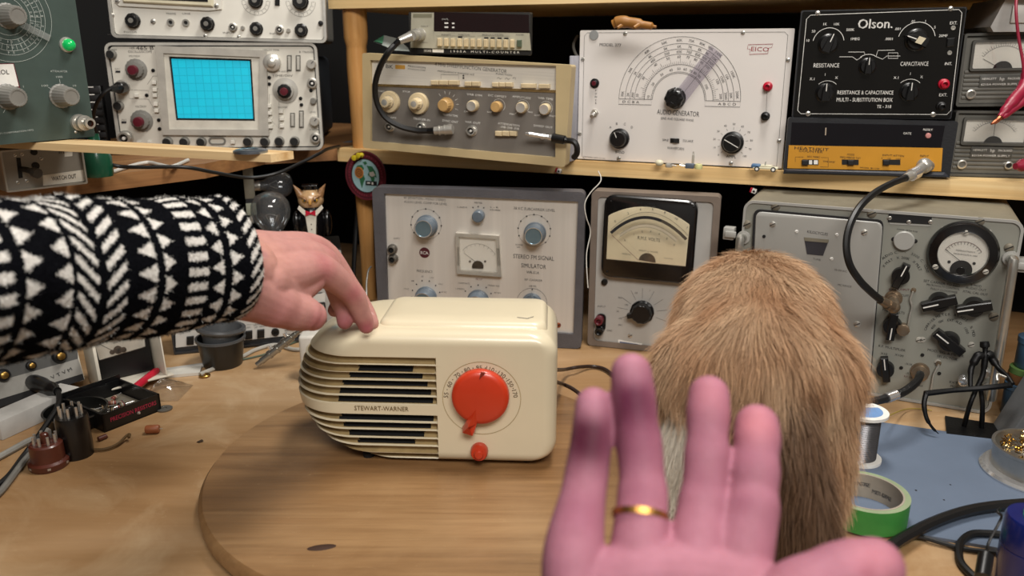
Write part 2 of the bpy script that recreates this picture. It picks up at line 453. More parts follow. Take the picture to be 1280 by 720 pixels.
# main shelf, its corner wing and the upper shelf, each a board
sh = slab('shelf_board', [Wp(-.765, 1.137), Wp(.62, 1.137), Wp(.62, 1.55), Wp(-.765, 1.55)], SZ-.021, SZ, M_pine, Wp(-.05, 1.3), rad(YW))
tag(sh, 'long pine shelf board carrying the white audio generator and its neighbours', 'shelf')
wing = slab('shelf_board', [Wp(-.768, 1.15), Vector((-.40, 1.30, 0)), Vector((-.441, 1.151, 0)), Vector((-.611, .944, 0)), Vector((-.87, .63, 0)), Wp(-1.24, .2), Wp(-1.24, 1.55), Wp(-.768, 1.55)],
            SZ-.021, SZ, M_oldpine, (-.7, 1.2, 0), rad(52))
tag(wing, 'old brown shelf board in the corner under the blue-screened oscilloscope', 'shelf')
UZ = .484
us = slab('shelf_board', [Wp(-.765, 1.137), Wp(.62, 1.137), Wp(.62, 1.55), Wp(-.765, 1.55)], UZ, UZ+.021, M_pine, Wp(-.05, 1.3), rad(YW))
tag(us, 'upper pine shelf board along the top edge, empty underside showing', 'shelf')
def spindle(z0, z1, label, pos, prof):
    mb = MB(); h = z1-z0; mb.lathe([(r, k*h) for r, k in prof], M_spindle, None, 24)
    o = mb.obj('shelf_spindle'); o.location = (pos.x, pos.y, z0); return tag(o, label, 'spindle', 'turned shelf posts')
sp = Wp(-.735, 1.165)
spindle(SZ, UZ, 'turned wooden post between the two shelves beside the function generator', sp,
        [(.0145, 0), (.0145, .04), (.0155, .2), (.0175, .6), (.0165, .72), (.0165, .74), (.0195, .80), (.0195, 1)])
spindle(0, SZ-.021, 'turned wooden post below the shelf, under the round patch', sp,
        [(.012, 0), (.012, .1), (.0125, .45), (.0155, .8), (.0175, .9), (.0175, 1)])
for e in (-.5, .5):
    pass

# round turntable
tb = empty('turntable', 'round wooden turntable board under the cream radio', 'turntable', loc=(-.083, .727, 0))
mb = MB(); R = .2205
mb.lathe([(R-.004, .004), (R, .008), (R, .017), (R-.004, .022)], M_turn, None, 96); top = mb.obj('turntable_top', tb)
mb = MB(); mb.lathe([(.012, 0), (.006, .0004)], pm('dark_knot', '#3a2418', .6), None, 20)
kn = mb.obj('knot', tb); kn.location = Vector(G(402, 684, .0223))-Vector((-.083, .727, 0)); kn.location.z = .0221; kn.scale = (1, .36, 1); kn.rotation_euler = (0, 0, .2)
mb = MB(); mb.lathe([(.13, 0), (.13, .005)], pm('black_rubber_base', '#161412', .7), None, 48); mb.obj('base', tb)
TZ = .022
# blue mat
mat_b = MB(); M_mat = pm('blue_mat_rubber', '#616e81', .6, var=.08, scale=9, bump=.1, bscale=400)
pl = [G(1030, 520), G(1250, 552), G(1330, 566), G(1345, 706), G(1245, 688), G(1142, 670), G(1060, 656)]
mat_b.prism([(p.x, p.y) for p in pl], 0.0002, .003, M_mat)
for x, y, r in ((1145, 613, .0012), (1188, 606, .0009), (1180, 625, .001)):
    p = G(x, y, .003); mat_b.lathe([(r, .003), (r*.8, .0034)], MT['dark'], Matrix.Translation((p.x, p.y, 0)), 8)
tag(mat_b.obj('bench_mat'), 'blue-grey rubber mat lying on the bench under solder spool and tape', 'mat')
# ---------------------------------------------------------------- oscilloscopes and left side gear
K1 = [(1, 0), (1, .5), (.92, .62), (.9, 1.3), (.82, 1.42), (.01, 1.42)]
SKIRT = [(1, 0), (1, .12), (.86, .2), (.84, .5), (.5, .55), (.48, 1.1), (.42, 1.2), (.01, 1.2)]
GREY = pm('scope_panel_paint', '#cfcbc0', .5, scale=8); RIM = pm('scope_bezel_plastic', '#b3b0a8', .4); BLUEP = pm('scope_case_blue', '#1d2329', .6)
sc = Inst('oscilloscope', 'grey oscilloscope with a glowing blue screen standing on the corner shelf', 'oscilloscope', (150, 192), (405, 187), (130, 53), SZ+.004, 6, level=True)
sc.case(BLUEP, .34, rim=.0042, rimmat=RIM, r=.011, neck=(.012, .022))
mb = MB(); mb.prism(rrect(sc.W-.012, sc.H-.012, .007, 4, sc.W/2, sc.H/2), .0002, .002, GREY, sc.face())
ON = .002
def T(st, x, y, h, w=None, m=None, rot=0): sc.text(mb, st, x, y, h, m or MT['inkg'], w, rot, on=ON)
T('TEK', 165, 59.5, 4, 8); T('465 B', 181, 60, 4.5, 22, MT['ink']); T('OSCILLOSCOPE', 175, 64.5, 3, 30)
T('VOLTS/DIV', 168, 70, 2.5, 14); T('VOLTS/DIV', 176, 133, 2.5, 14); T('A and B', 354, 89, 2.5, 12); T('TIME/DIV', 353, 94.5, 3, 26); T('B TRIGGER', 385, 65, 2.5, 22)
T('DELAY TIME', 339, 62.5, 2, 20); T('CH 1', 147, 86, 2.5, 6); T('CH 2', 155, 150, 2.5, 6); T('INTENSITY', 272, 170.5, 2, 22); T('TRIG MODE', 353, 134, 2, 12)
T('CALIBRATOR', 141, 62, 2, 10); T('LEVEL', 391, 140, 2, 8); T('A TRIGGER', 393, 162, 2, 12)
for x, y in ((148, 89.5), (155.5, 152.8)): mb.prism(sc.poly([(x-3, y-1.2), (x+3, y-1.2), (x+3, y+1.2), (x-3, y+1.2)]), ON, ON+.0005, MT['ink'], sc.face())
for q in ([(161, 112), (186, 113), (187, 124), (162, 123)], [(337, 148), (337, 118), (349, 118), (349, 160)]):
    sc.bar(mb, q, .0004, MT['inkg'], ON+.0004, True)
for q in ([(185, 105), (192, 95), (198, 95)], [(186, 124), (192, 134), (199, 143)]): sc.bar(mb, q, .0004, MT['inkg'], ON+.0004)
for x, y in ((199, 62.5), (322, 66), (211, 162), (329, 162)): sc.screw(mb, x, y, 3.2, on=ON)
sc.part(mb, 'front_panel')
# screen
mb = MB(); fr = pm('screen_bezel_plastic', '#aeaaa1', .45); ib = pm('screen_inner_bezel', '#cdc9bd', .45)
po = [(196, 57), (334, 63), (337, 169), (205, 168)]; pi_ = [(206, 66.5), (326, 71.5), (325, 161.5), (213, 161)]; ps = [(212, 70.5), (315, 74), (319.5, 151), (221, 150)]
sc.part(mb.ring(sc.poly(po), sc.poly(pi_), .002, .008, fr, sc.face()), 'screen_bezel')
mb = MB(); mb.ring(sc.poly(pi_), sc.poly(ps), .002, .005, ib, sc.face()); sc.part(mb, 'inner_bezel')
t_ = NT('blue_phosphor_screen'); br = t_.n('ShaderNodeTexBrick', offset=0.0, squash=1.0)
t_.l(t_.coord('Object', (1, 1, 1), (PI/2, 0, 0)), br.inputs[0])
br.inputs['Color1'].default_value = lin('#1fb9d4'); br.inputs['Color2'].default_value = lin('#22b2cf'); br.inputs['Mortar'].default_value = lin('#1ba0bb')
br.inputs['Scale'].default_value = 1; br.inputs['Brick Width'].default_value = .0115; br.inputs['Row Height'].default_value = .0115; br.inputs['Mortar Size'].default_value = .00045
t_.l(br.outputs[0], t_.b.inputs['Base Color']); t_.l(br.outputs[0], t_.b.inputs['Emission Color']); t_.b.inputs['Emission Strength'].default_value = .36; t_.b.inputs['Roughness'].default_value = .25
mb = MB(); mb.flat(sc.poly(ps), .0024, MT['void'], sc.face())
pin = [(214.8, 73.4), (312.6, 76.4), (317, 148.4), (223, 147.4)]; mb.prism(sc.poly(pin), .0025, .0028, t_.m, sc.face()); sc.part(mb, 'screen', 'glowing cyan screen with grid')
def pointer_line(k): return (MT['white'], .3, .95, .12, k)
for x, y, r in ((141, 68, 6), (150, 132, 6)): sc.knob(x, y, r, K1, MT['greyk'], mats={4: MT['dark'], 5: MT['dark']}, on=ON)
for x, y in ((171, 87), (178, 151)):
    k = sc.knob(x, y, 13.5, [(1, 0), (1, .08), (.75, .14), (.72, .5), (.45, .55)], MT['greyk'], seg=32, flute=16, famp=.03, on=ON, name='range_knob')
    sc.knob(x-1, y+.5, 6.3, [(1, 0), (1, 1.7), (.85, 1.95), (.01, 2)], MT['redd'], on=ON+.003, name='red_cap', parent=k)
sc.bnc(154, 109, 7.5, on=ON); sc.bnc(158, 172, 7.5, on=ON); sc.bnc(391, 104, 5.5, on=ON); sc.bnc(395, 172, 5.5, on=ON)
for x, y in ((211, 177), (232, 177), (253, 177), (311, 176.5), (332, 176.5), (350, 176), (369, 176)):
    sc.knob(x, y, 6, K1, MT['greyk'], mats={4: MT['dark'], 5: MT['dark']}, on=ON)
mb = MB(); a, b = sc.uv(272, 176); k = sc.mpp(272, 176)
mb.ring(rrect(21*k, 9.5*k, 4.5*k, 5, a, b), rrect(17*k, 6*k, 2.9*k, 5, a, b), ON, ON+.002, MT['greyk'], sc.face()); sc.part(mb, 'slot_frame')
BTN = pm('grey_button', '#d8d5cb', .45)
for x, y in ((194, 103), (195, 112), (195, 119), (196, 130), (197, 138), (172, 119), (175, 178), (188, 178), (292, 177), (337, 132), (338, 141), (338, 150), (339, 158), (352, 139), (353, 148), (353, 157)):
    mb = MB(); sc.quad(mb, [(x-2.6, y-2.2), (x+2.6, y-2.2), (x+2.6, y+2.2), (x-2.6, y+2.2)], ON, ON+.005, BTN, .0004)
    sc.part(mb, 'push_button')
for x, y in ((192, 88), (184, 119), (199, 150), (200, 161), (337, 97), (337, 105), (389, 113), (376, 123), (377, 131)):
    sc.knob(x, y, 2.4, [(1, 0), (.9, .5), (.01, .6)], MT['blackp'], name='indicator', on=ON, seg=12)
sc.knob(341, 78, 11, [(1, 0), (1, .5), (.92, .56), (.5, .6), (.48, .95), (.42, 1), (.01, 1)], MT['silverk'], on=ON, name='delay_dial')
k = sc.knob(357, 113, 16, [(1, 0), (1, .06), (.7, .12), (.68, .4), (.5, .45)], pm('clear_grey_dial', '#a5a29a', .35), on=ON, name='time_dial', seg=36)
sc.knob(357, 113.5, 9, [(1, 0), (.95, .5), (.6, .55)], MT['blackp'], on=ON+.006, name='black_ring', parent=k, flute=10, famp=.05)
sc.knob(357, 114, 5, [(1, 0), (1, .9), (.85, 1.1), (.01, 1.15)], MT['redd'], on=ON+.011, name='red_cap', parent=k)
for x, y, w_, h_ in ((362, 79, 3, 10), (373, 79, 3, 10), (366, 150, 3, 9), (377, 149, 3, 11)):
    mb = MB(); sc.quad(mb, [(x-w_, y-h_), (x+w_, y-h_), (x+w_, y+h_), (x-w_, y+h_)], ON, ON+.0006, pm('wheel_slot', '#5b5953', .6))
    sc.quad(mb, [(x-w_*.6, y-h_*.85), (x+w_*.6, y-h_*.85), (x+w_*.6, y+h_*.85), (x-w_*.6, y+h_*.85)], ON, ON+.003, RIM, .001); sc.part(mb, 'thumbwheel')
for x, y in ((390, 80), (394, 151)): sc.knob(x, y, 6.3, K1, MT['silverk'], flute=14, famp=.03, on=ON, line=(MT['ink'], .1, .8, .15, 1.42), rot=-40)
sc.knob(392, 126, 4, K1, MT['greyk'], on=ON)

# oscilloscope / instrument stacked on it, cut by the picture's top
WP = pm('white_instrument_paint', '#dcd9cf', .45, scale=8)
tz = sc.M @ Vector((sc.W*.9, 0, sc.H))
up = Inst('test_instrument', 'white instrument with black knobs stacked on the blue-screened oscilloscope', 'test instrument', (141, 47), (409, 54), (131, -40), tz.z+.004, 6,
          p0=tz+Vector((0, -.002, .0075)))
up.case(pm('grey_case_paint', '#77756f', .5), .28, neck=(.012, .02), rim=.004, rimmat=pm('aluminium_trim', '#c9c7c0', .35, .6), r=.008)
mb = MB(); mb.prism(rrect(up.W-.009, up.H-.009, .006, 4, up.W/2, up.H/2), .0002, .0015, WP, up.face())
for x, y, r in ((192, 27, 3.5), (141, 19, 3), (257, 45, 2.5), (299, 46, 2.5)): up.screw(mb, x, y, r, on=.0015)
for q in ([(135, 43), (400, 50)],): up.bar(mb, q, .0004, MT['inkg'], .002)
for st, x, y, w_ in (('FRAME', 214, 17, 12), ('LINE', 233, 17, 10), ('FOCUS', 163, 40, 16), ('INPUT', 286, 41, 14), ('INPUT', 344, 42, 14)): up.text(mb, st, x, y, 2.2, MT['inkg'], w_, on=.0016)
for x, y, r in ((320, 1, 18), (376, 2, 19)):
    R = r*up.mpp(x, y); up.arc(mb, x, y, R, -180, 0, .0004, MT['inkg'], .002); up.arc(mb, x, y, R*.75, -180, 0, .0003, MT['inkg'], .002)
    up.ticks(mb, x, y, R*.78, R*.95, range(-180, 1, 20), .0004, MT['inkg'], .002)
up.part(mb, 'front_panel')
CRM = pm('cream_bezel_plastic', '#d6cfb4', .45)
mb = MB(); pp = up.poly([(143, -30), (144, 3), (150, 8), (262, 14), (278, 12), (280, -25)]); mb.prism(pp, .0015, .005, WP, up.face(), .001)
up.quad(mb, [(152, -30), (156, 3), (268, 9), (268, -25)], .005, .010, CRM, .002)
up.screw(mb, 148.5, 1.5, 3.2, on=.005); up.screw(mb, 271.5, 7.5, 3.2, on=.005); up.part(mb, 'screen_bezel')
mb = MB(); up.quad(mb, [(170, -28), (172, -1), (262, 3), (262, -25)], .010, .0105, MT['void']); up.part(mb, 'screen')
BK = [(1, 0), (1, .3), (.85, .4), (.8, 1.0), (.7, 1.1), (.01, 1.1)]
for x, y, r in ((167, 26, 9.5), (260, 30, 9), (321, 36, 8.5), (377, 38, 8.5), (320, 1, 9.5), (376, 2, 10.5)): up.knob(x, y, r, BK, MT['blackp'], flute=9, famp=.04, on=.0015, dot=(MT['greyk'], .35, 1.1))
for x, y in ((214, 28), (233, 28.5)): up.knob(x, y, 5, [(1, 0), (.9, .5), (.5, .5), (.45, .1)], MT['nickel'], mats={3: MT['dark'], 4: MT['dark']}, on=.0015, name='jack')
for x, y in ((292, 34), (350, 37)): up.bnc(x, y, 4.5, on=.0015)
for x, y in ((304, 35), (361, 38)): up.knob(x, y, 2.7, K1, MT['nickel'], on=.0015, name='adjuster')
up.knob(401, 29, 3.2, [(1, 0), (.9, 1), (.01, 1.1)], MT['blackp'], on=.0015, name='post')
mb = MB(); up.quad(mb, [(344, -6), (350, -6), (350, 7), (344, 7)], .0015, .004, MT['blackp'], .0008); up.part(mb, 'slide_switch')

# grey attenuator box and green generator
wt = Inst('attenuator_box', 'small grey metal box with lever switch marked WATCH OUT at the left edge', 'attenuator', (8, 246), (108, 229), (-2, 188), SZ+.0005, 48, level=True)
SHF = pm('bare_grey_metal', '#8f8b82', .45, .5, scale=12)
wt.H = min(wt.H, .317-SZ)
wt.case(SHF, .15, rim=.002, rimmat=pm('dull_aluminium', '#a9a59b', .4, .7), r=.002)
mb = MB(); mb.prism(rrect(wt.W-.004, wt.H-.004, .001, 2, wt.W/2, wt.H/2), .0002, .001, SHF, wt.face())
TAPE = pm('white_label_tape', '#cdc8bb', .5)
wt.quad(mb, [(53, 219), (105, 212), (106, 226), (53.5, 232)], .001, .0014, TAPE); wt.text(mb, 'WATCH OUT', 80, 221.5, 5.5, MT['ink'], 31, 1, on=.0014)
wt.text(mb, '3M', 76, 190, 4, MT['ink'], 7, on=.0011); wt.quad(mb, [(80, 187), (90, 186), (90, 195), (80, 196)], .001, .0013, TAPE)
for x, y, r in ((18, 194, 2.2), (27, 193, 2.2), (51, 198, 2.4), (22, 228, 2.2), (33, 226, 2.2)): wt.screw(mb, x, y, r, on=.001)
for x, y, r in ((42, 190, 4), (44, 207, 4.5)): mb.lathe([(r*wt.mpp(x, y), .001), (r*wt.mpp(x, y), .002)], MT['dark'], wt.ft(x, y), 16)
wt.quad(mb, [(20, 197), (25, 197), (28, 222), (23, 223)], .001, .0016, MT['dark']); wt.part(mb, 'front_panel')
mb = MB(); x, z = wt.uv(26, 211)
mb.tube([wt.face() @ Vector((x, z, .001)), wt.face() @ Vector((x+.004, z-.001, .012)), wt.face() @ Vector((x+.009, z-.004, .026))], [.003, .0035, .006], pm('dark_lever_plastic', '#2c2822', .4), 10, sm=4)
wt.part(mb, 'lever')
# thin plank
M_thin = wood('thin_light_plank_wood', ['#c99f68', '#e3c492', '#ecd5aa'], 0, (2, 50, 50), .4, .5)
z1 = .325; pr = [G(30, 177.5, z1), G(338, 193, z1)]
d = (pr[1]-pr[0]).normalized(); nb = Vector((-d.y, d.x, 0))
q = [pr[0]-d*.16, pr[1], pr[1]+nb*.03+d*.005, pr[0]-d*.16+nb*.05]
pk = slab('plank', q, .3172, z1, M_thin, None, math.atan2(d.y, d.x)); tag(pk, 'thin pale wooden plank jutting out above the left shelf, metal disc on its end', 'plank')
mb = MB(); mb.lathe([(.0165, 0), (.0165, .002), (.014, .0032), (.008, .0034), (.007, .0026)], pm('zinc_disc', '#8d96a0', .3, .9), None, 32)
o = mb.obj('metal_disc'); p = G(310, 192, z1); o.location = (p.x, p.y+.008, z1); tag(o, 'flat grey metal disc on the end of the thin plank', 'disc')
GRN = pm('dark_green_hammer_paint', '#3c4a45', .5, scale=60, var=.08)
gn = Inst('signal_generator', 'dark green signal generator with ribbed grey knobs and a green lamp, at the left edge', 'signal generator', (-45, 190), (119, 170.5), (-80, -45), z1, 57, p0=G(120, 171, z1+.001)+Vector((-.004, .0, 0)), level=True)
gn.case(GRN, .07, r=.002)
mb = MB()
WG = pm('pale_panel_ink', '#a9b0aa', .7)
cx, cy = 8, 20; k0 = gn.mpp(40, 60)
for r in (22.5, 28, 34, 41, 46, 54): gn.arc(mb, cx, cy, r*k0*1.02, -180, 180, .0004, WG, .0004, 64)
x0, z0 = gn.uv(cx, cy)
for i in range(40): gn.ticks(mb, cx, cy, (34 if i % 3 else 28)*k0, 41*k0, [i*9], .00035, WG)
for r in (31, 37.5, 44): gn.arctext(mb, '10 20 30 40 50 60 70 80 90 110 130', cx, cy, r*k0, -170, 100, .0026, WG)
gn.text(mb, 'ATTENUATOR', 73.5, 89, 2.6, WG, 21, -2); gn.text(mb, '1000', 74, 96, 2.6, WG, 8); gn.text(mb, '100', 56, 107, 2.6, WG, 8); gn.text(mb, '10', 93, 107, 2.4, WG, 4)
gn.text(mb, '1', 29, 108, 3, WG); gn.text(mb, 'MEASUREMENTS CORPORATION MFG', 8, 166, 2.2, WG, 70, 2)
for q in ([(74, 99), (75, 104)], [(60, 109), (65, 112)], [(4, 141), (6, 137)]): gn.bar(mb, q, .0005, WG)
gn.quad(mb, [(-30, 80), (17, 79), (25, 110), (-20, 114)], .0002, .0006, MT['redd']); gn.quad(mb, [(-30, 81), (16, 80), (23, 108), (-20, 112)], .0006, .001, pm('white_label_card', '#dcdad4', .5))
gn.text(mb, 'CONTROL', -9, 90, 6, MT['ink'], 41, 0, on=.001); gn.part(mb, 'front_panel')
RK = [(1.2, 0), (1.2, .12), (1.05, .2), (.88, 1.95), (.8, 2.05), (.64, 2.05), (.62, 2.0), (.01, 2.0)]
for x, y, r in ((9, 20, 13.5), (9, 121, 13.5), (76, 120, 12.5)): gn.knob(x, y, r, RK, MT['greyk'], flute=20, famp=.025, seg=80, name='fluted_knob')
mb = MB(); gn.bar(mb, [(24, 30), (60, 48)], .007, glass('clear_plastic_pointer', '#d0d4d0', .1, .2), .004); gn.part(mb, 'dial_pointer')
gk = gn.knob(83.5, 56, 8.5, [(1.15, 0), (1.1, .2), (.95, .25)], MT['nickel'], name='lamp_bezel')
gn.knob(84, 56, 7.5, [(1, 0), (1, .4), (.92, .9), (.65, 1.3), (.3, 1.5), (.01, 1.54)], pm('green_lens', '#0fae55', .2, emis=.25), name='green_lamp', on=.001, label='bright green indicator lamp')
gn.knob(98, 153, 8, [(1.3, 0), (1.3, .5), (1, .55), (1, 1.2), (1.2, 1.3), (1.2, 1.9), (.7, 2.0), (.7, 2.9), (.85, 2.95), (.85, 3.4), (.5, 3.45), (.45, 3.0)], MT['nickel'], name='coax_connector', mats={10: MT['copper'], 11: MT['dark']})
gn.knob(95, 165, 2, [(1, 0), (.5, .5)], MT['nickel'], name='screw', seg=10)

# bottle, connector strip, cords on the corner shelf
mb = MB(); GB = pm('green_plastic_bottle', '#0f4a33', .3, coat=.3)
mb.lathe([(.004, -.0), (.017, .002), (.018, .006), (.018, .026), (.012, .040), (.007, .047), (.007, .055)], GB, None, 24)
o = mb.obj('bottle'); p = G(124, 222, SZ); o.location = (p.x, p.y, SZ); tag(o, 'dark green plastic bottle beside the WATCH OUT box', 'bottle')
mb = MB(); mb.box(-.011, .011, 0, .012, 0, .105, MT['blackp'], .001)
for k in range(9): mb.box(-.010, .010, -.002, 0, .006+k*.011, .014+k*.011, MT['blackm'], .0008); mb.box(-.010, .002, -.0024, -.0018, .0145+k*.011, .0158+k*.011, MT['white'])
for k in range(20): mb.box(-.0112, -.0085, -.0028, -.0018, .004+k*.005, .0055+k*.005, MT['white'])
o = mb.obj('terminal_strip'); p = G(134, 196, SZ); o.location = (p.x-.012, p.y+.01, SZ); o.rotation_euler = (0, 0, .1); tag(o, 'black terminal strip with white marks leaning beside the oscilloscope', 'terminal strip')
def cord(name, pts, r, mat, label, cat, z=None, sm=8, group=None, seg=8):
    mb = MB(); mb.tube(pts, r, mat, seg, sm=sm); return tag(mb.obj(name), label, cat, group)
zz = SZ+.003
cord('cord', [G(140, 215, zz), G(165, 207, zz), G(185, 203, zz), G(200, 206, zz), G(215, 208, zz), G(235, 200, zz)], .0025, MT['whitecable'], 'short white cord lying on the corner shelf under the plank', 'cord')
cord('cord', [P(127, 196, 1.03), P(133, 203, 1.02), P(150, 208, 1.03), P(180, 209, 1.03), P(230, 209, 1.04), P(270, 216, 1.08), P(310, 222, 1.12), P(345, 217, 1.14), P(375, 204, 1.18), P(397, 193, 1.21), P(410, 186, 1.255), P(424, 183, 1.33)], .0024, MT['cable'],
     'black cable sagging below the plank from bottle to scope', 'cable')
cord('probe_cable', [Q(sc, 146, 109, .035), Q(sc, 137, 111, .05), Q(sc, 128, 118, .055), Q(sc, 121, 129, .05), Q(sc, 117, 143, .04), Q(sc, 119, 158, .03), Q(sc, 126, 180, .02)], .0028, MT['cable'], 'black probe cable plugged into the oscilloscope', 'cable')
mb = MB(); a = Q(sc, 154, 109, .008); b = Q(sc, 137, 111.5, .05); mb.tube([a, a+(b-a)*.35, a+(b-a)*.4, b], [.0085, .0085, .0065, .0035], MT['blackp'], 14, sm=0)
tag(mb.obj('probe_plug'), 'black probe plug on the oscilloscope input socket', 'plug')
cord('cable_bundle', [P(404, 190, 1.40), P(420, 184, 1.42), P(438, 180, 1.42), P(452, 178, 1.45)], .006, pm('grey_cable_jacket', '#4b5156', .5), 'grey cable bundle on the shelf between oscilloscope and post', 'cable')
# ---------------------------------------------------------------- instruments on the long shelf
CREAM = pm('beige_case_plastic', '#b9a67e', .5, scale=8); PANG = pm('grey_panel', '#6f6a64', .45, scale=8)
BRUSH = pm('brushed_aluminium', '#e4dfd4', .28, .25, stretch=(.3, 1, 60), scale=30)
fg = Inst('function_generator', 'beige function generator with silver and grey panel, long black cable curling across it', 'function generator', (457, 184), (708, 208), (455, 66), SZ+.003, -18)
fg.case(CREAM, .14, r=.003, neck=(.016, .028))
mb = MB(); mb.ring(rrect(fg.W, fg.H, .003, 4, fg.W/2, fg.H/2), fg.poly([(697, 82)]+[(697, 82)]*4+[(466, 75)]*5+[(466, 176)]*5+[(696, 196)]*5), 0, .008, CREAM, fg.face()); fg.part(mb, 'case_rim')
mb = MB(); fg.quad(mb, [(465, 74), (698, 81), (697, 114), (465, 105)], .0002, .002, BRUSH); fg.quad(mb, [(465, 107), (697, 116), (697, 197), (465, 177)], .0002, .002, PANG)
fg.quad(mb, [(465, 104.5), (697, 112.5), (697, 116), (465, 107.5)], .0002, .003, pm('gold_trim_strip', '#c6a873', .25, .9))
def T(st, x, y, h, w=None, m=None, rot=-2): fg.text(mb, st, x, y, h, m or MT['winkg'], w, rot, on=.002)
T('BK', 487, 83, 5, 9, MT['ink']); fg.quad(mb, [(495, 81), (507, 81.5), (507, 86.5), (495, 86)], .002, .0023, pm('orange_logo_ink', '#c2923f', .5)); T('PRECISION', 521, 83.5, 2.6, 22, MT['inkg']); T('DYNASCAN CORP', 521, 87, 1.8, 22, MT['inkg'])
T('4 MHz SWEEP/FUNCTION GENERATOR', 588, 84.5, 4.6, 90, MT['inkg']); T('FREQUENCY RANGE HZ', 570, 91, 2.2, 46, MT['inkg'])
T('FUNCTION', 630, 93, 2.4, 20, MT['inkg'])
fg.bar(mb, [(552, 98), (552, 93), (574, 93.5), (574, 99)], .0004, MT['inkg'], .0024)
fg.bar(mb, [(622, 98), (624, 96.5), (626, 99), (628, 97.5)], .0005, MT['inkg'], .0024); fg.bar(mb, [(632, 99), (634, 97), (636, 99.5), (638, 98)], .0005, MT['inkg'], .0024); fg.bar(mb, [(642, 98.5), (642, 97), (645, 97), (645, 99.5)], .0005, MT['inkg'], .0024)
for x, y in ((580, 94.5), (580, 97.5)): fg.quad(mb, [(x-1, y-1), (x+1, y-1), (x+1, y+1), (x-1, y+1)], .002, .0023, MT['ink'])
for st, x, y, w_ in (('VAR SYM', 593, 118.5, 19), ('DC OFFSET', 622, 120, 23), ('AMPLITUDE', 652, 121.5, 23), ('VAR TIME', 682, 123, 19), ('TRIGGER IN', 527, 149, 21), ('SYNC OUT', 563, 151.5, 20), ('VAR OUT', 591, 153, 19), ('ATTENUATION', 636, 155.5, 27), ('-10dB -20dB -20dB', 637, 159.5, 24), ('SWEEP OUT', 679, 158, 24),
                     ('START', 476, 114, 9), ('STOP', 508, 114.5, 9), ('WIDTH TIME', 563, 144, 19), ('GATE', 492, 147, 7), ('OFF', 583, 139.5, 6), ('OFF', 612, 140, 6), ('MIN', 640, 142.5, 6), ('SLOW', 672, 144, 8), ('FAST', 691, 145, 8), ('MAX', 663, 140, 6)): T(st, x, y, 2.7 if w_ > 12 else 2.2, w_, MT['wink'])
R = 13*fg.mpp(558, 130); fg.ticks(mb, 559, 130.5, R, R*1.3, [100, 75, 50, 28, 5, -20, 130], .0005, MT['wink'], .0025)
for x, y in ((622, 133), (652, 134), (681, 136)): fg.arc(mb, x+2, y-1, 8.5*fg.mpp(x, y), -40, 140, .0004, MT['wink'], .0025, 16)
for x, y in ((591, 132), (621, 133), (652, 134), (681, 136)): fg.bar(mb, [(x-7, y+8), (x-4.5, y+5)], .0005, MT['wink'], .0025)
fg.part(mb, 'front_panel')
CRK = pm('cream_knob_plastic', '#cdbb97', .35); TANK = pm('tan_knob_plastic', '#bf9a63', .4)
for x, y in ((489, 127), (525, 129)):
    k = fg.knob(x, y, 13.5, [(1, 0), (1, .35), (.95, .45), (.62, .5)], CRK, name='dual_knob', on=.002, mats={3: MT['silverk'], 4: MT['silverk']}, seg=36)
    fg.knob(x, y, 6.4, [(1.2, 0), (1.2, .7), (1, .8), (.95, 1.9), (.6, 2.0), (.01, 2.0)], CRK, name='inner_knob', on=.008, mats={4: MT['silverk'], 5: MT['silverk']}, flute=12, parent=k)
fg.knob(559, 131, 8.2, [(1.2, 0), (1.15, .25), (.95, .3), (.9, 1.5), (.8, 1.6), (.01, 1.6)], TANK, on=.002, flute=16, famp=.03, seg=48)
fg.knob(623, 133, 7, [(1, 0), (.95, 1.4), (.85, 1.55), (.01, 1.55)], TANK, on=.002, flute=16, famp=.03, seg=48)
for x, y in ((593, 132), (654, 134), (683, 136)): fg.knob(x, y, 7, [(1.05, 0), (1, 1.2), (.9, 1.45), (.85, 1.5), (.01, 1.45)], CRK, on=.002, flute=16, famp=.03, seg=48, mats={3: MT['silverk'], 4: MT['silverk'], 5: MT['silverk']})
for x, y in ((489, 158), (528, 158), (563, 161), (591, 163)): fg.bnc(x, y, 5 if x < 590 else 5.6, on=.002)
for xs, y in (([(541, 551), (551, 563), (563, 576)], 103), ([(583, 592), (592, 602)], 104.5), ([(617, 626), (626, 634), (634, 643)], 105.5), ([(653, 672)], 107), ([(675, 689)], 107.5)):
    for a, b in xs:
        mb = MB(); fg.quad(mb, [(a+.4, y-2.8), (b-.4, y-2.6), (b-.4, y+2.8), (a+.4, y+2.6)], .002, .009, CRK, .0006); fg.part(mb, 'push_button')
for a in (621, 630, 639):
    mb = MB(); fg.quad(mb, [(a+.3, 163.2), (a+8.6, 163.7), (a+8.6, 169.5), (a+.3, 169)], .002, .009, CRK, .0006); fg.part(mb, 'push_button')
fg.knob(679, 170, 4, [(1, 0), (1, .5), (.5, .5)], MT['nickel'], name='jack', on=.002)
mb = MB(); fg.quad(mb, [(575, 110.5), (697, 115), (697, 116.5), (575, 112)], .003, .0034, MT['silverk']); 
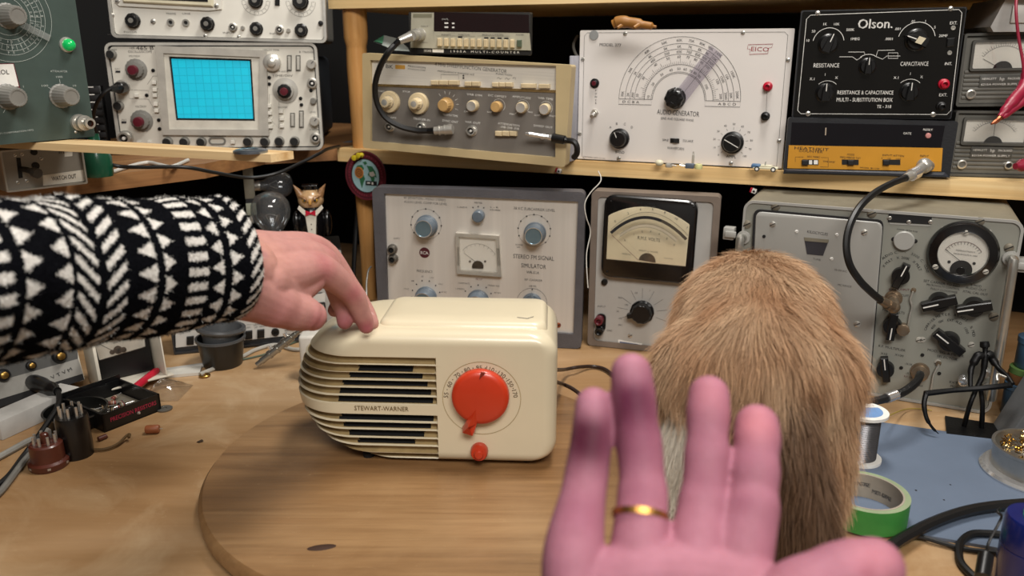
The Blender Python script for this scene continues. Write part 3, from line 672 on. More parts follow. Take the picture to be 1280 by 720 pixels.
# plugs and cables on it
def plugline(name, pts, rs, mats, label, cat, seg=14):
    mb = MB()
    for i in range(len(pts)-1):
        mb.tube([pts[i], pts[i+1]], [rs[i][0], rs[i][1]], mats[i], seg)
    return tag(mb.obj(name), label, cat)
Df = 1.165
plugline('phone_plug', [Q(fg, 657, 167, .022), Q(fg, 661, 167.4, .022), Q(fg, 686, 171.5, .016), Q(fg, 691, 172.5, .016), Q(fg, 706, 175, .018), Q(fg, 709, 176, .018)],
         [(.0022, .0028), (.0032, .0032), (.004, .004), (.0065, .006), (.005, .004)], [MT['chrome'], MT['chrome'], MT['chrome'], MT['blackp'], MT['blackp']], 'long silver plug with black sleeve hanging at the sweep output', 'plug')
cord('cable', [Q(fg, 708, 175.5, .018), Q(fg, 717, 177, .02), Q(fg, 721, 183, .02), Q(fg, 721, 192, .018), Q(fg, 717, 197, .014)], .004, MT['cable'], 'short black ribbed cable bending down from the silver plug', 'cable')

# multi-counter on top
fz = (fg.M @ Vector((fg.W, 0, fg.H))).z
CREG = pm('light_grey_bezel', '#a8a492', .5)
mc = Inst('frequency_counter', 'slim counter with dark red display window lying on the beige function generator', 'frequency counter', (512, 67), (662, 69.5), (516, 15), fz+.003, -16, p0=fg.M @ Vector((fg.W*.5, .02, fg.H+.004)))
mc.case(pm('dark_counter_case', '#2b2a27', .5), .09, r=.002, neck=(.012, .02))
mb = MB(); mc.quad(mb, [(514, 60), (663, 62), (663, 69), (513, 66)], .0002, .001, MT['blackm'])
mc.quad(mb, [(515.5, 16), (543.5, 16), (543, 60.5), (514.5, 59.5)], .0002, .004, CREG); mc.quad(mb, [(543.5, 39.5), (662, 41.5), (664, 63), (543, 60.5)], .0002, .004, CREG)
mc.quad(mb, [(518, 17.5), (541.5, 17.5), (541, 22), (517.5, 22)], .004, .0043, pm('olive_grey_plate', '#7b7864', .5))
def T(st, x, y, h, w=None, m=None, on=.004): mc.text(mb, st, x, y, h, m or MT['inkg'], w, 0, on=on)
mc.quad(mb, [(530, 61.2), (540, 61.4), (540, 65.6), (530, 65.4)], .001, .0013, MT['inkg']); mc.quad(mb, [(541, 61.2), (555, 61.5), (555, 65.8), (541, 65.4)], .001, .0013, MT['white']); T('FLUKE', 535, 63.4, 2.4, 8, MT['white'], .0013)
T('1 9 0 0 A    M U L T I - C O U N T E R', 606, 64.8, 2.8, 86, MT['white'], .001)
for st, x, w_ in (('RESET', 558, 12), ('FUNCTION', 580, 14), ('RESOLUTION', 616, 26), ('POWER', 650, 10)): T(st, x, 43.5, 2, w_)
for x0_, x1_ in ((547, 562), (564, 595), (598, 638)): mc.bar(mb, [(x0_, 45), (x1_, 45.4)], .0003, MT['inkg'], .0044)
for x in (557, 565): T('.', x, 47, 2)
for x, y in ((576.5, 46.5), (609, 47.5), (617, 47.7), (625.5, 47.9), (634, 48.1)): mc.quad(mb, [(x-2.6, y-1), (x+2.6, y-1), (x+2.6, y+1), (x-2.6, y+1)], .004, .0044, MT['ink'])
T('INPUT', 531, 33, 2, 9); T('1MOhm', 530, 53, 1.8, 9); mc.part(mb, 'front_panel')
mb = MB(); mc.quad(mb, [(543.5, 15), (661.5, 18.5), (662, 41), (543.5, 39)], .0002, .003, pm('dark_red_window', '#180609', .12, coat=.5))
T('OVFL', 556.5, 24, 2, 9, MT['winkg'], .003)
for x, y, w_ in ((559, 29, 4.5), (559, 34, 4.5), (567.5, 29.3, 3), (567.5, 34.3, 3)): mc.quad(mb, [(x-w_/2, y-.9), (x+w_/2, y-.9), (x+w_/2, y+.9), (x-w_/2, y+.9)], .003, .0033, MT['wink'])
mc.part(mb, 'display_window')
for k in range(12):
    x = 552+k*8.2; y = 52.7+k*.17
    mb = MB(); mc.quad(mb, [(x-2.4, y-5), (x+2.4, y-5), (x+2.4, y+5), (x-2.4, y+5)], .004, .010, CRK, .0008); mc.part(mb, 'push_button')
mb = MB(); mc.quad(mb, [(648, 50), (653.5, 50), (653.5, 59), (648, 59)], .004, .009, pm('dark_green_button', '#4f5a48', .4), .0008); mc.part(mb, 'power_button', 'dark green power button')
mc.bnc(527, 43, 6.5, on=.004)
a = mc.M @ Vector((*[mc.uv(527, 43)[0]], -.006, mc.uv(527, 43)[1]))
b0 = Q(mc, 514, 45, .045); c0_ = Q(mc, 499, 51, .055)
mb = MB(); mb.tube([a, a+(b0-a)*.5], [.0085, .0085], MT['nickel'], 16); mb.tube([a+(b0-a)*.5, b0], [.007, .007], MT['nickel'], 16); mb.tube([b0, c0_], [.0065, .005], MT['nickel'], 14)
d1 = Q(mc, 493, 57, .057); mb.tube([c0_, d1], [.0045, .004], MT['blackp'], 12)
tag(mb.obj('coax_plug'), 'silver coaxial plug on the front of the slim counter', 'plug')
e0 = Q(fg, 543, 163.5, .018)
cord('coax_cable', [d1, Q(fg, 485, 66, .05), Q(fg, 475, 84, .045), Q(fg, 469, 106, .04), Q(fg, 471, 128, .035), Q(fg, 482, 147, .03), Q(fg, 500, 158, .025), Q(fg, 520, 163, .02), Q(fg, 536, 163.5, .018)], .0042, MT['cable'], 'black coaxial cable looping from the slim counter to the function generator', 'cable')
mb = MB(); f0 = Q(fg, 566, 161.5, .014); mb.tube([Q(fg, 535, 163.6, .018), e0], [.0045, .005], MT['blackp'], 12)
for k, (u0, u1, r) in enumerate(((0, .25, .0055), (.25, .32, .0068), (.32, .55, .006), (.55, .62, .0072), (.62, 1, .0068))): mb.tube([e0+(f0-e0)*u0, e0+(f0-e0)*u1], [r, r], MT['nickel'], 16)
tag(mb.obj('coax_plug'), 'silver coaxial plug pushed into the sync output of the function generator', 'plug')
# green/white bag scrap left of counter
mb = MB(); M_bag = pm('pale_foil', '#9aa19c', .4)
pts = [P(467, 52, 1.27), P(480, 44, 1.30), P(497, 48, 1.30), P(510, 60, 1.27), P(512, 64, 1.24), P(492, 63, 1.24), P(482, 58, 1.24)]
mb.add(pts, [(0, 1, 6), (1, 2, 6), (2, 5, 6), (2, 3, 5), (3, 4, 5)], M_bag); mb.add([P(467.5, 51.5, 1.268), P(480, 44, 1.298), P(478, 54, 1.245)], [(0, 1, 2)], pm('green_foil_print', '#3f7a5c', .5))
tag(mb.obj('plastic_scrap'), 'crumpled pale bag with a green corner left of the slim counter', 'bag')

# ---------------------------------------------------------------- white audio generator
EW = pm('white_enamel', '#dbd6d1', .4, scale=6, var=.04)
ei = Inst('audio_generator', 'white audio generator with a large half-round dial and black knobs', 'audio generator', (722, 202), (977, 210.5), (725, 38), SZ+.002, -21.5, level=True)
ei.case(pm('grey_steel_case', '#8c8c90', .45), .13, r=.002, neck=(.006, .012))
mb = MB(); mb.prism(rrect(ei.W, ei.H, .002, 4, ei.W/2, ei.H/2), .0002, .002, EW, ei.face())
def T(st, x, y, h, w=None, m=None, rot=-2): ei.text(mb, st, x, y, h, m or MT['ink'], w, rot, on=.002)
ib = ei.poly([(731, 45), (735, 41), (981, 40), (985, 44), (971, 207), (967, 210), (732, 199), (728, 195)])
ei.bar_l(mb, ib, .0005, MT['inkg'], .0024, True)
for x, y in ((782, 42), (929, 41), (985, 75), (974, 176), (914, 204), (774, 198), (725, 167), (729, 74)): ei.screw(mb, x, y, 2.8, MT['nickel'], on=.002)
mb.lathe([(6.3*ei.mpp(743, 44), .002), (6*ei.mpp(743, 44), .0035)], pm('grey_disc', '#8d8f8e', .4), ei.ft(743, 44), 24)
T('MODEL 377', 763, 56, 4, 27); T('AUDIO GENERATOR', 847.5, 141, 6.5, 53); T('SINE AND SQUARE WAVE', 846.5, 149, 3.2, 41); T('BAND', 775, 190, 3.6, 11); T('WAVEFORM', 844.5, 185.5, 3.6, 21)
T('SINE', 832, 175, 3, 8); T('SQUARE', 860, 176, 3, 13); T('AMPL', 914, 195.5, 3.6, 12); T('ELECTRONIC INSTR. CO. INC.', 743, 197, 1.8, 28)
for c, yy in zip('POWER', (113, 117, 121, 125, 129)): T(c, 745, yy, 2.4)
for st, x, y in (('A', 763, 159), ('B', 771, 154.5), ('C', 781, 155), ('D', 790, 159)): T(st, x, y, 3)
for k in range(11):
    an = 225-27*k; x, z = ei.uv(916, 178); r = 23*ei.mpp(916, 178)
    mb.text(str(k*10), .0028, MT['ink'], ei.fl(x+r*math.cos(rad(an)), z+r*math.sin(rad(an))), None, .0023)
    ei.ticks(mb, 916, 178, r*.7, r*.82, [an], .0004, MT['ink'], .0024)
# dial
cx, cy = 848, 125; k0 = ei.mpp(848, 85); RR = 79*k0; x0, z0 = ei.uv(cx, cy)
for f in (1, .895, .81, .73, .565, .45, .43): ei.arc(mb, cx, cy, RR*f, 0, 180, .0005, MT['ink'], .0024, 48)
for sgn, (st) in ((-1, 'D C B A'), (1, 'A B C D')):
    xa, xb = x0+sgn*RR*.44, x0+sgn*RR
    ei.bar_l(mb, [(xa, z0), (xb, z0), (xb, z0-.0075), (xa, z0-.0075)], .0006, MT['ink'], .0024, True)
    mb.text(st, .0034, MT['ink'], ei.fl((xa+xb)/2+sgn*.006, z0-.0038), .024, .0023)
for k in range(61):
    a = 2+176*k/60; L = .66 if k % 5 == 0 else .615
    ei.ticks(mb, cx, cy, RR*.565, RR*L, [a], .00035, MT['ink'], .0024)
for rr, labs in ((.948, '20K 30K 40K 50K 60K 70K 80K 90K 100K 150K 200K'.split()), (.852, '2K 3K 4K 5K 6K 7K 8K 9K 10K 15K 20K'.split()), (.77, '200 300 400 500 600 700 800 900 1000 1500 2000'.split()), (.69, '20 30 40 50 60 70 80 90 100 150 200'.split()), (.50, '10 20 30 40 50 60 70 80 90 100'.split())):
    for lab, a in zip(labs, (175, 150, 126, 107, 92, 80, 69, 60, 50, 26, 6)):
        r = RR*rr; mb.text(lab, .0036, MT['ink'], ei.fl(x0+r*math.cos(rad(a)), z0+r*math.sin(rad(a)), a-90), None, .0023)
# badge with flag-shaped outline
RED = pm('red_badge_ink', '#8d1f2c', .5)
ei.bar(mb, [(935.5, 56), (966.5, 55), (964.5, 59.5), (961, 60), (960, 67), (937, 68), (938, 61.5), (934.5, 61)], .0007, RED, .0024, True); T('EICO', 950, 61.3, 5.6, 22, RED)
ei.bar(mb, [(959, 113), (958, 140)], .0004, MT['inkg'], .0024); ei.part(mb, 'front_panel')
mb = MB(); c, s_ = math.cos(rad(54)), math.sin(rad(54)); q = [(x0+.010*s_, z0-.010*c), (x0-.010*s_, z0+.010*c)]
q2 = [(q[1][0]+RR*.98*c, q[1][1]+RR*.98*s_), (q[0][0]+RR*.98*c, q[0][1]+RR*.98*s_)]; mb.prism([q[0], q2[1], q2[0], q[1]], .0036, .0044, glass('plastic_cursor', '#f2f0f4', .02, .04), ei.face())
ei.bar_l(mb, [(x0, z0), (x0+RR*.97*c, z0+RR*.97*s_)], .0004, MT['inkg'], .0034); ei.part(mb, 'dial_cursor')
EK = [(1.08, 0), (1.05, .2), (.95, .3), (.92, 1.0), (.8, 1.1), (.45, 1.1), (.42, 1.05), (.01, 1.05)]
ei.knob(845, 122.5, 12.3, EK, MT['blackp'], name='tuning_knob', flute=8, famp=.06, seg=64, on=.0045)
ei.knob(775, 173, 12.8, [(1, 0), (.98, .25), (.8, .32), (.78, .9), (.7, 1), (.01, 1)], MT['blackp'], name='band_knob', on=.002, line=(MT['white'], .2, .75, .06, 1), rot=25)
ei.knob(916, 178, 14, [(1, 0), (.98, .25), (.8, .32), (.78, .9), (.7, 1), (.01, 1)], MT['blackp'], name='amplitude_knob', on=.002, line=(MT['white'], -.7, .7, .06, 1), rot=62)
ei.knob(744, 104, 6, [(1, 0), (1, .3), (.75, .35), (.7, .7), (.01, .9)], MT['blackp'], name='pilot_lamp', on=.002, dot=(MT['redd'], .5, .8))
mb = MB(); Tt = ei.ft(744, 141, 0, .002); mb.lathe([(.0058, 0), (.0058, .002), (.004, .0025), (.004, .006)], MT['nickel'], Tt, 6); mb.tube([Tt @ Vector((0, 0, .005)), Tt @ Vector((0, -.004, .016))], [.002, .003], MT['chrome'], 10); ei.part(mb, 'toggle_switch')
mb = MB(); ei.quad(mb, [(838.5, 172.5), (849.5, 173), (849.5, 178.5), (838.5, 178)], .002, .004, MT['blackp']); ei.quad(mb, [(843, 173), (848, 173.2), (848, 177.8), (843, 177.5)], .004, .007, MT['blackm']); ei.part(mb, 'slide_switch')
JK = [(1, 0), (1, .5), (.95, .6), (.75, .65), (.7, 1.5), (.45, 1.6), (.4, .9)]
ei.knob(960, 108, 6, JK, MT['redp'], name='binding_post', on=.002, label='red binding post'); ei.knob(957, 145, 5.6, JK, MT['blackp'], name='binding_post', on=.002, label='black binding post')
mb = MB(); mb.tube([ei.ft(743, 60, 0, -.01)@Vector((0, 0, 0)), P(727, 65, 1.22)], .001, MT['cable'], 6)
cord('cable_tie', [P(722, 45, 1.25), P(717, 55, 1.24), P(719, 66, 1.235), P(727, 76, 1.225), P(736, 84, 1.215)], .0022, MT['greyk'], 'grey cable tie end curling over the left edge of the white audio generator', 'cable tie')
# thin grey panel standing between function generator and audio generator
mb = MB(); mb.box(0, .005, 0, .08, 0, .148, pm('pale_grey_sheet', '#9c9ca4', .5), .001); o = mb.obj('folder'); p = G(709.5, 203, SZ); o.location = (p.x, p.y+.004, SZ+.0005); o.rotation_euler = (0, 0, rad(-22)); tag(o, 'thin pale grey folder standing between the beige and the white generator', 'folder')
# toy figure on top of the audio generator
ez = (ei.M @ Vector((0, 0, ei.H))).z
mb = MB(); OR = pm('orange_rubber', '#8f6026', .5)
mb.tube([Vector((-.028, 0, .006)), Vector((-.018, 0, .009)), Vector((0, 0, .007)), Vector((.018, 0, .004)), Vector((.03, .0, .002))], [.006, .008, .007, .005, .002], OR, 10, sm=5)
for x in (-.014, .008): mb.tube([Vector((x, -.004, .005)), Vector((x-.005, -.011, .001))], [.003, .002], OR, 8)
o = mb.obj('toy_lizard'); p = G(792, 36, ez); o.location = (p.x, p.y, ez); o.rotation_euler = (0, 0, rad(-22)); tag(o, 'small orange rubber toy animal on top of the white audio generator', 'toy')

# ---------------------------------------------------------------- black and yellow counter with substitution box on it
BC = pm('black_crackle_paint', '#15171c', .55, bump=.2)
hk = Inst('frequency_counter', 'black and yellow counter with three slide switches under the black substitution box', 'frequency counter', (979, 214), (1187, 222), (985, 147), SZ+.002, -15)
hk.case(BC, .12, r=.003, neck=(.012, .02))
mb = MB(); hk.quad(mb, [(990, 153), (1181, 157), (1176, 184), (988, 182)], .0002, .001, pm('dark_filter_window', '#0b0910', .15, coat=.4))
YEL = pm('yellow_panel_paint', '#c48a22', .5, scale=8)
hk.quad(mb, [(986, 181.5), (1178, 185), (1176, 214), (984, 210)], .0002, .002, YEL)
hk.quad(mb, [(980, 211), (1180, 215), (1187, 221.5), (979, 216.5)], .0002, .008, pm('dark_blue_rim', '#23272f', .4), .003)
def T(st, x, y, h, w=None, m=None): hk.text(mb, st, x, y, h, m or MT['ink'], w, -1.5, on=.002)
T('HEATHKIT', 1014.5, 185.8, 3.6, 43); T('COUNTER', 1013.5, 189, 3, 30); T('MODE', 1063.5, 193.2, 2.4, 9); T('FREQ PERIOD TOT', 1063, 197, 2.2, 26); T('INPUT ATTEN', 1116.5, 194.3, 2.4, 27); T('1    10    100', 1114, 198.3, 2.2, 24)
T('INPUT', 1155.5, 195, 2.8, 11); T('MODEL IB-1100', 1087, 210, 1.8, 24); T('GATE', 1134, 166.6, 2.8, 10, MT['wink']); T('RESET', 1160, 162, 2.6, 12, MT['wink']); T('TIME BASE', 1036, 202, 2, 15); T('SEC MSEC', 1017, 196, 2, 16)
hk.bar(mb, [(1026, 196.5), (1035, 196.7), (1035, 208.5), (1025, 208.3)], .0004, MT['ink'], .0024); hk.bar(mb, [(994, 202), (994, 196), (1004, 196)], .0004, MT['ink'], .0024)
hk.quad(mb, [(1031.5, 159.5), (1033, 159.5), (1032.5, 169), (1031, 169)], .001, .0013, pm('dim_filament', '#b0a08c', .5)); hk.part(mb, 'front_panel')
hk.knob(1160, 169.5, 3.4, [(1, 0), (1, .3), (.8, .6), (.01, .7)], pm('pink_lens', '#c78a86', .3), name='reset_button', on=.001)
for x0_, x1_, sx in ((1003, 1023, 1006), (1052, 1073, 1063), (1103, 1125, 1107)):
    mb = MB(); hk.quad(mb, [(x0_, 199), (x1_, 199.4), (x1_, 206), (x0_, 205.5)], .002, .0024, MT['dark']); hk.quad(mb, [(sx-4, 199.5), (sx+4, 199.6), (sx+4, 206), (sx-4, 205.9)], .0024, .006, MT['blackm'], .001)
    if x0_ == 1003: hk.quad(mb, [(1011, 200), (1015, 200), (1015, 205), (1011, 205)], .0024, .0028, MT['white']); hk.quad(mb, [(1017, 200), (1022, 200), (1022, 205), (1017, 205)], .0024, .0028, MT['white'])
    hk.part(mb, 'slide_switch')
hk.bnc(1158, 206, 5.5, on=.002)
hz = (hk.M @ Vector((0, 0, hk.H))).z
ol = Inst('substitution_box', 'black resistance and capacitance substitution box with white lettering, standing on the yellow counter', 'substitution box', (990, 147), (1189, 149), (1006, 13), hz+.001, -15, p0=hk.M @ Vector((hk.W, .006, hk.H+.0012)))
GB2 = pm('gloss_black_panel', '#0a0908', .16, coat=.4)
ol.case(BC, .09, r=.002, neck=(.010, .02))
mb = MB(); mb.prism(rrect(ol.W-.003, ol.H-.003, .002, 3, ol.W/2, ol.H/2), .0002, .0015, GB2, ol.face())
def T(st, x, y, h, w=None, rot=0): ol.text(mb, st, x, y, h, MT['wink'], w, rot, on=.0015)
ol.bar(mb, [(1008, 24), (1013, 19), (1198, 12), (1202, 16), (1188, 138), (1183, 143), (1001, 142), (997, 138)], .0006, MT['wink'], .002, True)
for x, y in ((1022, 16.5), (1188, 11), (1010, 142), (1166, 143)): ol.screw(mb, x, y, 3.2, on=.0015)
T('Olson.', 1094, 29, 12, 43); T('Olson.', 1094.5, 29.3, 12, 43); T('RESISTANCE', 1033, 81.5, 5.4, 32); T('CAPACITANCE', 1143, 79.5, 5.4, 35); T('RESISTANCE & CAPACITANCE', 1081.5, 115.5, 5, 70); T('MULTI - SUBSTITUTION BOX', 1080.5, 124.5, 5, 70); T('TE - 318', 1105, 133, 4, 18)
T('EXT.', 1192, 28.5, 4, 9); T('INT.', 1185.5, 79.5, 3.8, 9); T('EXT.', 1179, 118.5, 3.8, 10)
for st, x, y in (('10', 1010, 50.5), ('50', 1017, 39), ('1K', 1031.5, 30), ('10K', 1046, 30), ('500K', 1063, 37), ('1MEG', 1069, 48.5), ('.0001', 1111, 48.5), ('.001', 1122, 36), ('.01', 1141, 26.5), ('.1', 1156, 26.5), ('.5', 1168, 34), ('20MF', 1179, 44.5), ('X.1', 1015, 98.5), ('1', 1031.5, 93), ('X', 1045.5, 97), ('X.1', 1120, 97), ('1', 1138, 92), ('X', 1152, 96)): T(st, x, y, 3.4)
for x, y, r, a0, a1 in ((1035, 54, 19, 10, 170), (1145, 50, 22, 12, 168), (1033, 116, 15, 45, 135), (1136, 115, 16, 45, 135), (1084, 83, 15, 50, 130)): ol.arc(mb, x, y, r*ol.mpp(x, y), a0, a1, .0006, MT['wink'], .002)
ol.bar(mb, [(1049, 71), (1065, 71), (1071, 75), (1077, 71)], .0005, MT['wink'], .002); ol.bar(mb, [(1060, 65), (1080, 65), (1081, 69)], .0005, MT['wink'], .002)
ol.bar(mb, [(1095, 70), (1097, 63), (1118, 62.5)], .0005, MT['wink'], .002); ol.bar(mb, [(1093, 70), (1103, 74), (1108, 70), (1125, 70)], .0005, MT['wink'], .002); ol.bar(mb, [(1110, 66), (1122, 66), (1122, 73), (1110, 73)], .0005, MT['wink'], .002, True); ol.part(mb, 'front_panel')
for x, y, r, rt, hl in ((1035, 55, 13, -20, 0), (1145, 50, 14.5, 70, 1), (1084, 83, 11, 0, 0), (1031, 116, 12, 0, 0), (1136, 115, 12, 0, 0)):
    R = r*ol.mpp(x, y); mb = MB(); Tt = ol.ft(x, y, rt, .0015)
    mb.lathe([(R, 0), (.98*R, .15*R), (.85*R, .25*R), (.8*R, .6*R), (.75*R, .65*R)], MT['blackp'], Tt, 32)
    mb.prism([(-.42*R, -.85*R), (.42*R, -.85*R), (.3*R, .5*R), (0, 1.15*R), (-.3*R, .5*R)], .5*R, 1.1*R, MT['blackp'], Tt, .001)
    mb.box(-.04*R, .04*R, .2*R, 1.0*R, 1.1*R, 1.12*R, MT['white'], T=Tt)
    if hl: mb.prism([(-.3*R, -.35*R), (.3*R, -.5*R), (.3*R, .1*R), (-.3*R, .2*R)], 1.1*R, 1.14*R, pm('cream_highlight', '#c9bfa4', .5), Tt)  # pale patch paints a highlight on top of this knob
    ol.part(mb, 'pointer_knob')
ol.knob(1179, 105, 6.6, JK, MT['redp'], name='binding_post', on=.0015, label='red binding post'); ol.knob(1176, 133, 6, JK, MT['blackp'], name='binding_post', on=.0015, label='black binding post')
for x, y in ((1191, 35), (1186.5, 66)): ol.knob(x, y, 3, [(1, 0), (.9, .4), (.5, .4), (.45, .1)], MT['nickel'], name='jack', on=.0015, seg=14)
mb = MB(); ol.quad(mb, [(1183, 48), (1193, 47), (1192, 58), (1182, 59)], .0015, .004, MT['blackp'], .001); ol.part(mb, 'slide_switch')
# coax elbow at the yellow counter, long black coax down to the military generator
a = hk.M @ Vector((hk.uv(1158, 206)[0], -.012, hk.uv(1158, 206)[1]))
mb = MB(); e = P(1154, 211, .985); mb.ball(P(1155.5, 207, .99), .0095, MT['nickel'], sc=(1, 1, 1)); mb.tube([a, P(1155.5, 207, .99)], [.0072, .0072], MT['nickel'], 16)
g1 = P(1146, 215.5, .975); g2 = P(1139, 219, .968); g3 = P(1132, 222.5, .962)
mb.tube([P(1155.5, 207, .99), g1], [.0065, .0065], MT['nickel'], 14); mb.tube([g1, g2], [.0075, .0075], MT['chrome'], 14); mb.tube([g2, g3], [.0055, .005], MT['nickel'], 14)
tag(mb.obj('coax_plug'), 'silver elbow coaxial plug on the yellow counter input', 'plug')
cord('coax_cable', [g3, P(1115, 229, .945), P(1095, 240, .93), P(1076, 257, .915), P(1063, 280, .905), P(1058, 305, .90), P(1062, 330, .90), P(1075, 351, .905), P(1090, 366, .915), P(1101, 375, .925)], .0042, MT['cable'], 'black coaxial cable hanging in a loop from the yellow counter to the olive-grey generator', 'cable')

# ---------------------------------------------------------------- two meter power supplies
HG = pm('dark_grey_hp_paint', '#4d4c47', .5); HG2 = pm('grey_ribbed_panel', '#66645d', .5); MF = pm('meter_face_card', '#ebe6da', .6, var=.03, emis=.08)  # MF glows faintly to brighten the meter cards behind their glass
def supply(bl, br, tl, z, label, rows, ht=None, nudge=None):
    s = Inst('power_supply', label, 'power supply', bl, br, tl, z, -12, p0=nudge or G(*bl, z))
    if ht: s.H = ht
    s.case(HG, .12, r=.003, rim=.003, neck=(.02, .012))
    mb = MB(); x0, z0 = .004, .004; W, H = s.W-.008, s.H-.008
    mb.prism(rrect(W, H, .002, 3, s.W/2, s.H/2), .0002, .001, HG2, s.face())
    for k in range(7): zz_ = .009+k*.0052; mb.box(.006, s.W-.006, -.0024, -.001, zz_, zz_+.0036, HG2, .0005)
    mb.box(.024, s.W-.034, -.0034, -.001, .023, .038, HG, .0005)
    lx = .024+(s.W-.058)/2
    mb.text('HEWLETT', .0028, MT['wink'], s.fl(lx-.0135, .0335), .016, .0036); mb.text('hp', .0042, MT['wink'], s.fl(lx+.001, .0335), None, .0036); mb.text('PACKARD', .0028, MT['wink'], s.fl(lx+.0155, .0335), .016, .0036); mb.text('6215A POWER SUPPLY', .0026, MT['wink'], s.fl(lx, .0268), .044, .0036)
    mb.text('LINE', .0018, MT['wink'], s.fl(s.W-.04, .018), None, .0026)
    s.part(mb, 'front_panel')
    mw, mh = s.W-.030, s.H*.42; mx, mz = .010, s.H-.008-mh
    mb = MB(); mb.ring(rrect(mw, mh, .003, 3, mx+mw/2, mz+mh/2), rrect(mw-.006, mh-.006, .002, 3, mx+mw/2, mz+mh/2), .001, .006, HG, s.face()); m = s.part(mb, 'meter_bezel')
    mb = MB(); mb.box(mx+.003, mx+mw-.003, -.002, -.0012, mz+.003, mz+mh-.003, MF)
    cx_, cz_ = mx+mw*.5, mz+.001
    q = [(cx_+.028*math.cos(rad(a)), cz_+.028*math.sin(rad(a))) for a in range(35, 146, 5)]; s.bar_l(mb, q, .0004, MT['ink'], .0023)
    for a in range(35, 146, 5): s.bar_l(mb, [(cx_+.028*math.cos(rad(a)), cz_+.028*math.sin(rad(a))), (cx_+(.031 if a % 10 else .0325)*math.cos(rad(a)), cz_+(.031 if a % 10 else .0325)*math.sin(rad(a)))], .0003, MT['ink'], .0023)
    mb.prism(circ(.011, 16, cx_, mz+.0005, 0, 180), .002, .0034, MT['dark'], s.face()); s.part(mb, 'meter_face', parent=m)
    mb = MB(); s.bar_l(mb, [(cx_, cz_), (cx_+.027*math.cos(rad(rows)), cz_+.027*math.sin(rad(rows)))], .0005, MT['ink'], .003); s.part(mb, 'needle', parent=m)
    mb = MB(); mb.box(mx+.002, mx+mw-.002, -.0052, -.0046, mz+.002, mz+mh-.002, MT['glass']); s.part(mb, 'meter_glass', parent=m)
    for x, r in ((.016, .0058), (s.W-.036, .005)):
        mb = MB(); mb.lathe([(r, 0), (r, .004), (r*.7, .0045), (r*.6, .003), (.0001, .003)], MT['nickel'], s.fl(x, .015, 0, .001), 20, mats={3: HG2 if x < .02 else MT['dark'], 4: MT['dark']}); s.part(mb, 'jack')
    return s
ps1 = supply((1182, 219), (1296, 222), (1193, 138), SZ+.001, 'dark grey meter power supply standing directly on the shelf', 92)
hz1 = (ps1.M @ Vector((0, 0, ps1.H))).z
ps2 = supply((1193, 133), (1310, 132), (1207, 42), hz1+.001, 'dark grey meter power supply stacked on another, reflections on its window', 150, nudge=ps1.M @ Vector((0, .004, ps1.H+.001)))
hz2 = (ps2.M @ Vector((0, 0, ps2.H))).z
mb = MB(); PB = pm('pale_grey_instrument', '#a9a7a3', .5)
zt = min(.06, UZ-.004-hz2-.001); mb.prism([(0, .006), (.004, .0), (.2, 0), (.2, zt), (.012, zt)], -.12, 0, PB, Matrix(((1, 0, 0, 0), (0, 0, -1, 0), (0, 1, 0, 0), (0, 0, 0, 1))), .0)
mb.box(.02, .19, -.003, 0, .010, zt-.008, pm('pale_panel', '#bdbab4', .45), .001)
o = mb.obj('instrument_case'); p = ps2.M @ Vector((.022, -.022, ps2.H+.001)); o.location = p; o.rotation_euler = (0, 0, rad(-12)); tag(o, 'pale grey instrument on top of the stacked power supplies, at the top right corner', 'instrument')
# red test lead with clip
M_rw = pm('red_wire', '#8f1433', .4)
mb = MB(); w1 = [P(1273, -25, .93), P(1270, 10, .93), P(1273, 45, .935), P(1279, 80, .94), P(1279, 100, .945)]; mb.tube(w1, .0017, M_rw, 8, sm=6)
mb.tube([P(1283, 92, .948), P(1281, 108, .946), P(1270, 122, .944), P(1258, 136, .942), P(1250, 146, .941)], [.006, .0075, .007, .0055, .0035], M_rw, 12, sm=4)
mb.tube([P(1284, 100, .95), P(1279, 125, .944), P(1262, 140, .942), P(1252, 147, .941)], [.004, .005, .004, .003], M_rw, 10, sm=4)
mb.tube([P(1252, 145, .941), P(1246, 151, .94), P(1239, 155, .939)], [.003, .0026, .0012], MT['copper'], 8, sm=3)
tag(mb.obj('test_lead'), 'red test lead with an alligator clip hanging in front of the power supplies', 'test lead')
mb = MB(); mb.tube([P(1292, 202, .97), P(1280, 206, .965), P(1269, 208, .962)], [.006, .0075, .004], M_rw, 12, sm=3); tag(mb.obj('clip_boot'), 'dark red clip boot at the right edge beside the lower power supply', 'clip')

# ---------------------------------------------------------------- crumbs on the shelf edge
def at_shelf(px, py): p = G(px, py, SZ); return p
p = at_shelf(956, 214)
t = empty('toy_car', 'tiny white and blue toy car parked on the shelf edge', 'toy car', loc=(p.x, p.y, SZ), rz=rad(-22))
TW = pm('toy_cream_plastic', '#d2cdb2', .35); TB = pm('toy_blue_plastic', '#466a8f', .35)
mb = MB(); mb.box(-.016, .017, -.006, .006, .003, .0065, TW, .0015); mb.box(-.006, .009, -.0055, .0055, .006, .0085, TW, .001); mb.box(-.0005, .0005, -.005, .005, .008, .0125, glass('toy_windscreen', '#cfd6d2', .1, .2)); mb.obj('body', t)
mb = MB(); mb.box(-.018, -.006, -.0058, .0058, .0035, .0095, TB, .002); mb.obj('bonnet', t, 'blue end of the toy car')
for x in (-.010, .011):
    for y in (-.0062, .0062):
        mb = MB(); mb.lathe([(.0034, -.001), (.0034, .001)], MT['blackm'], Matrix.Translation((x, y, .0034)) @ Matrix.Rotation(PI/2, 4, 'X'), 16)
        mb.lathe([(.0019, -.0013), (.0019, .0013)], MT['white'], Matrix.Translation((x, y, .0034)) @ Matrix.Rotation(PI/2, 4, 'X'), 12); mb.obj('wheel', t)
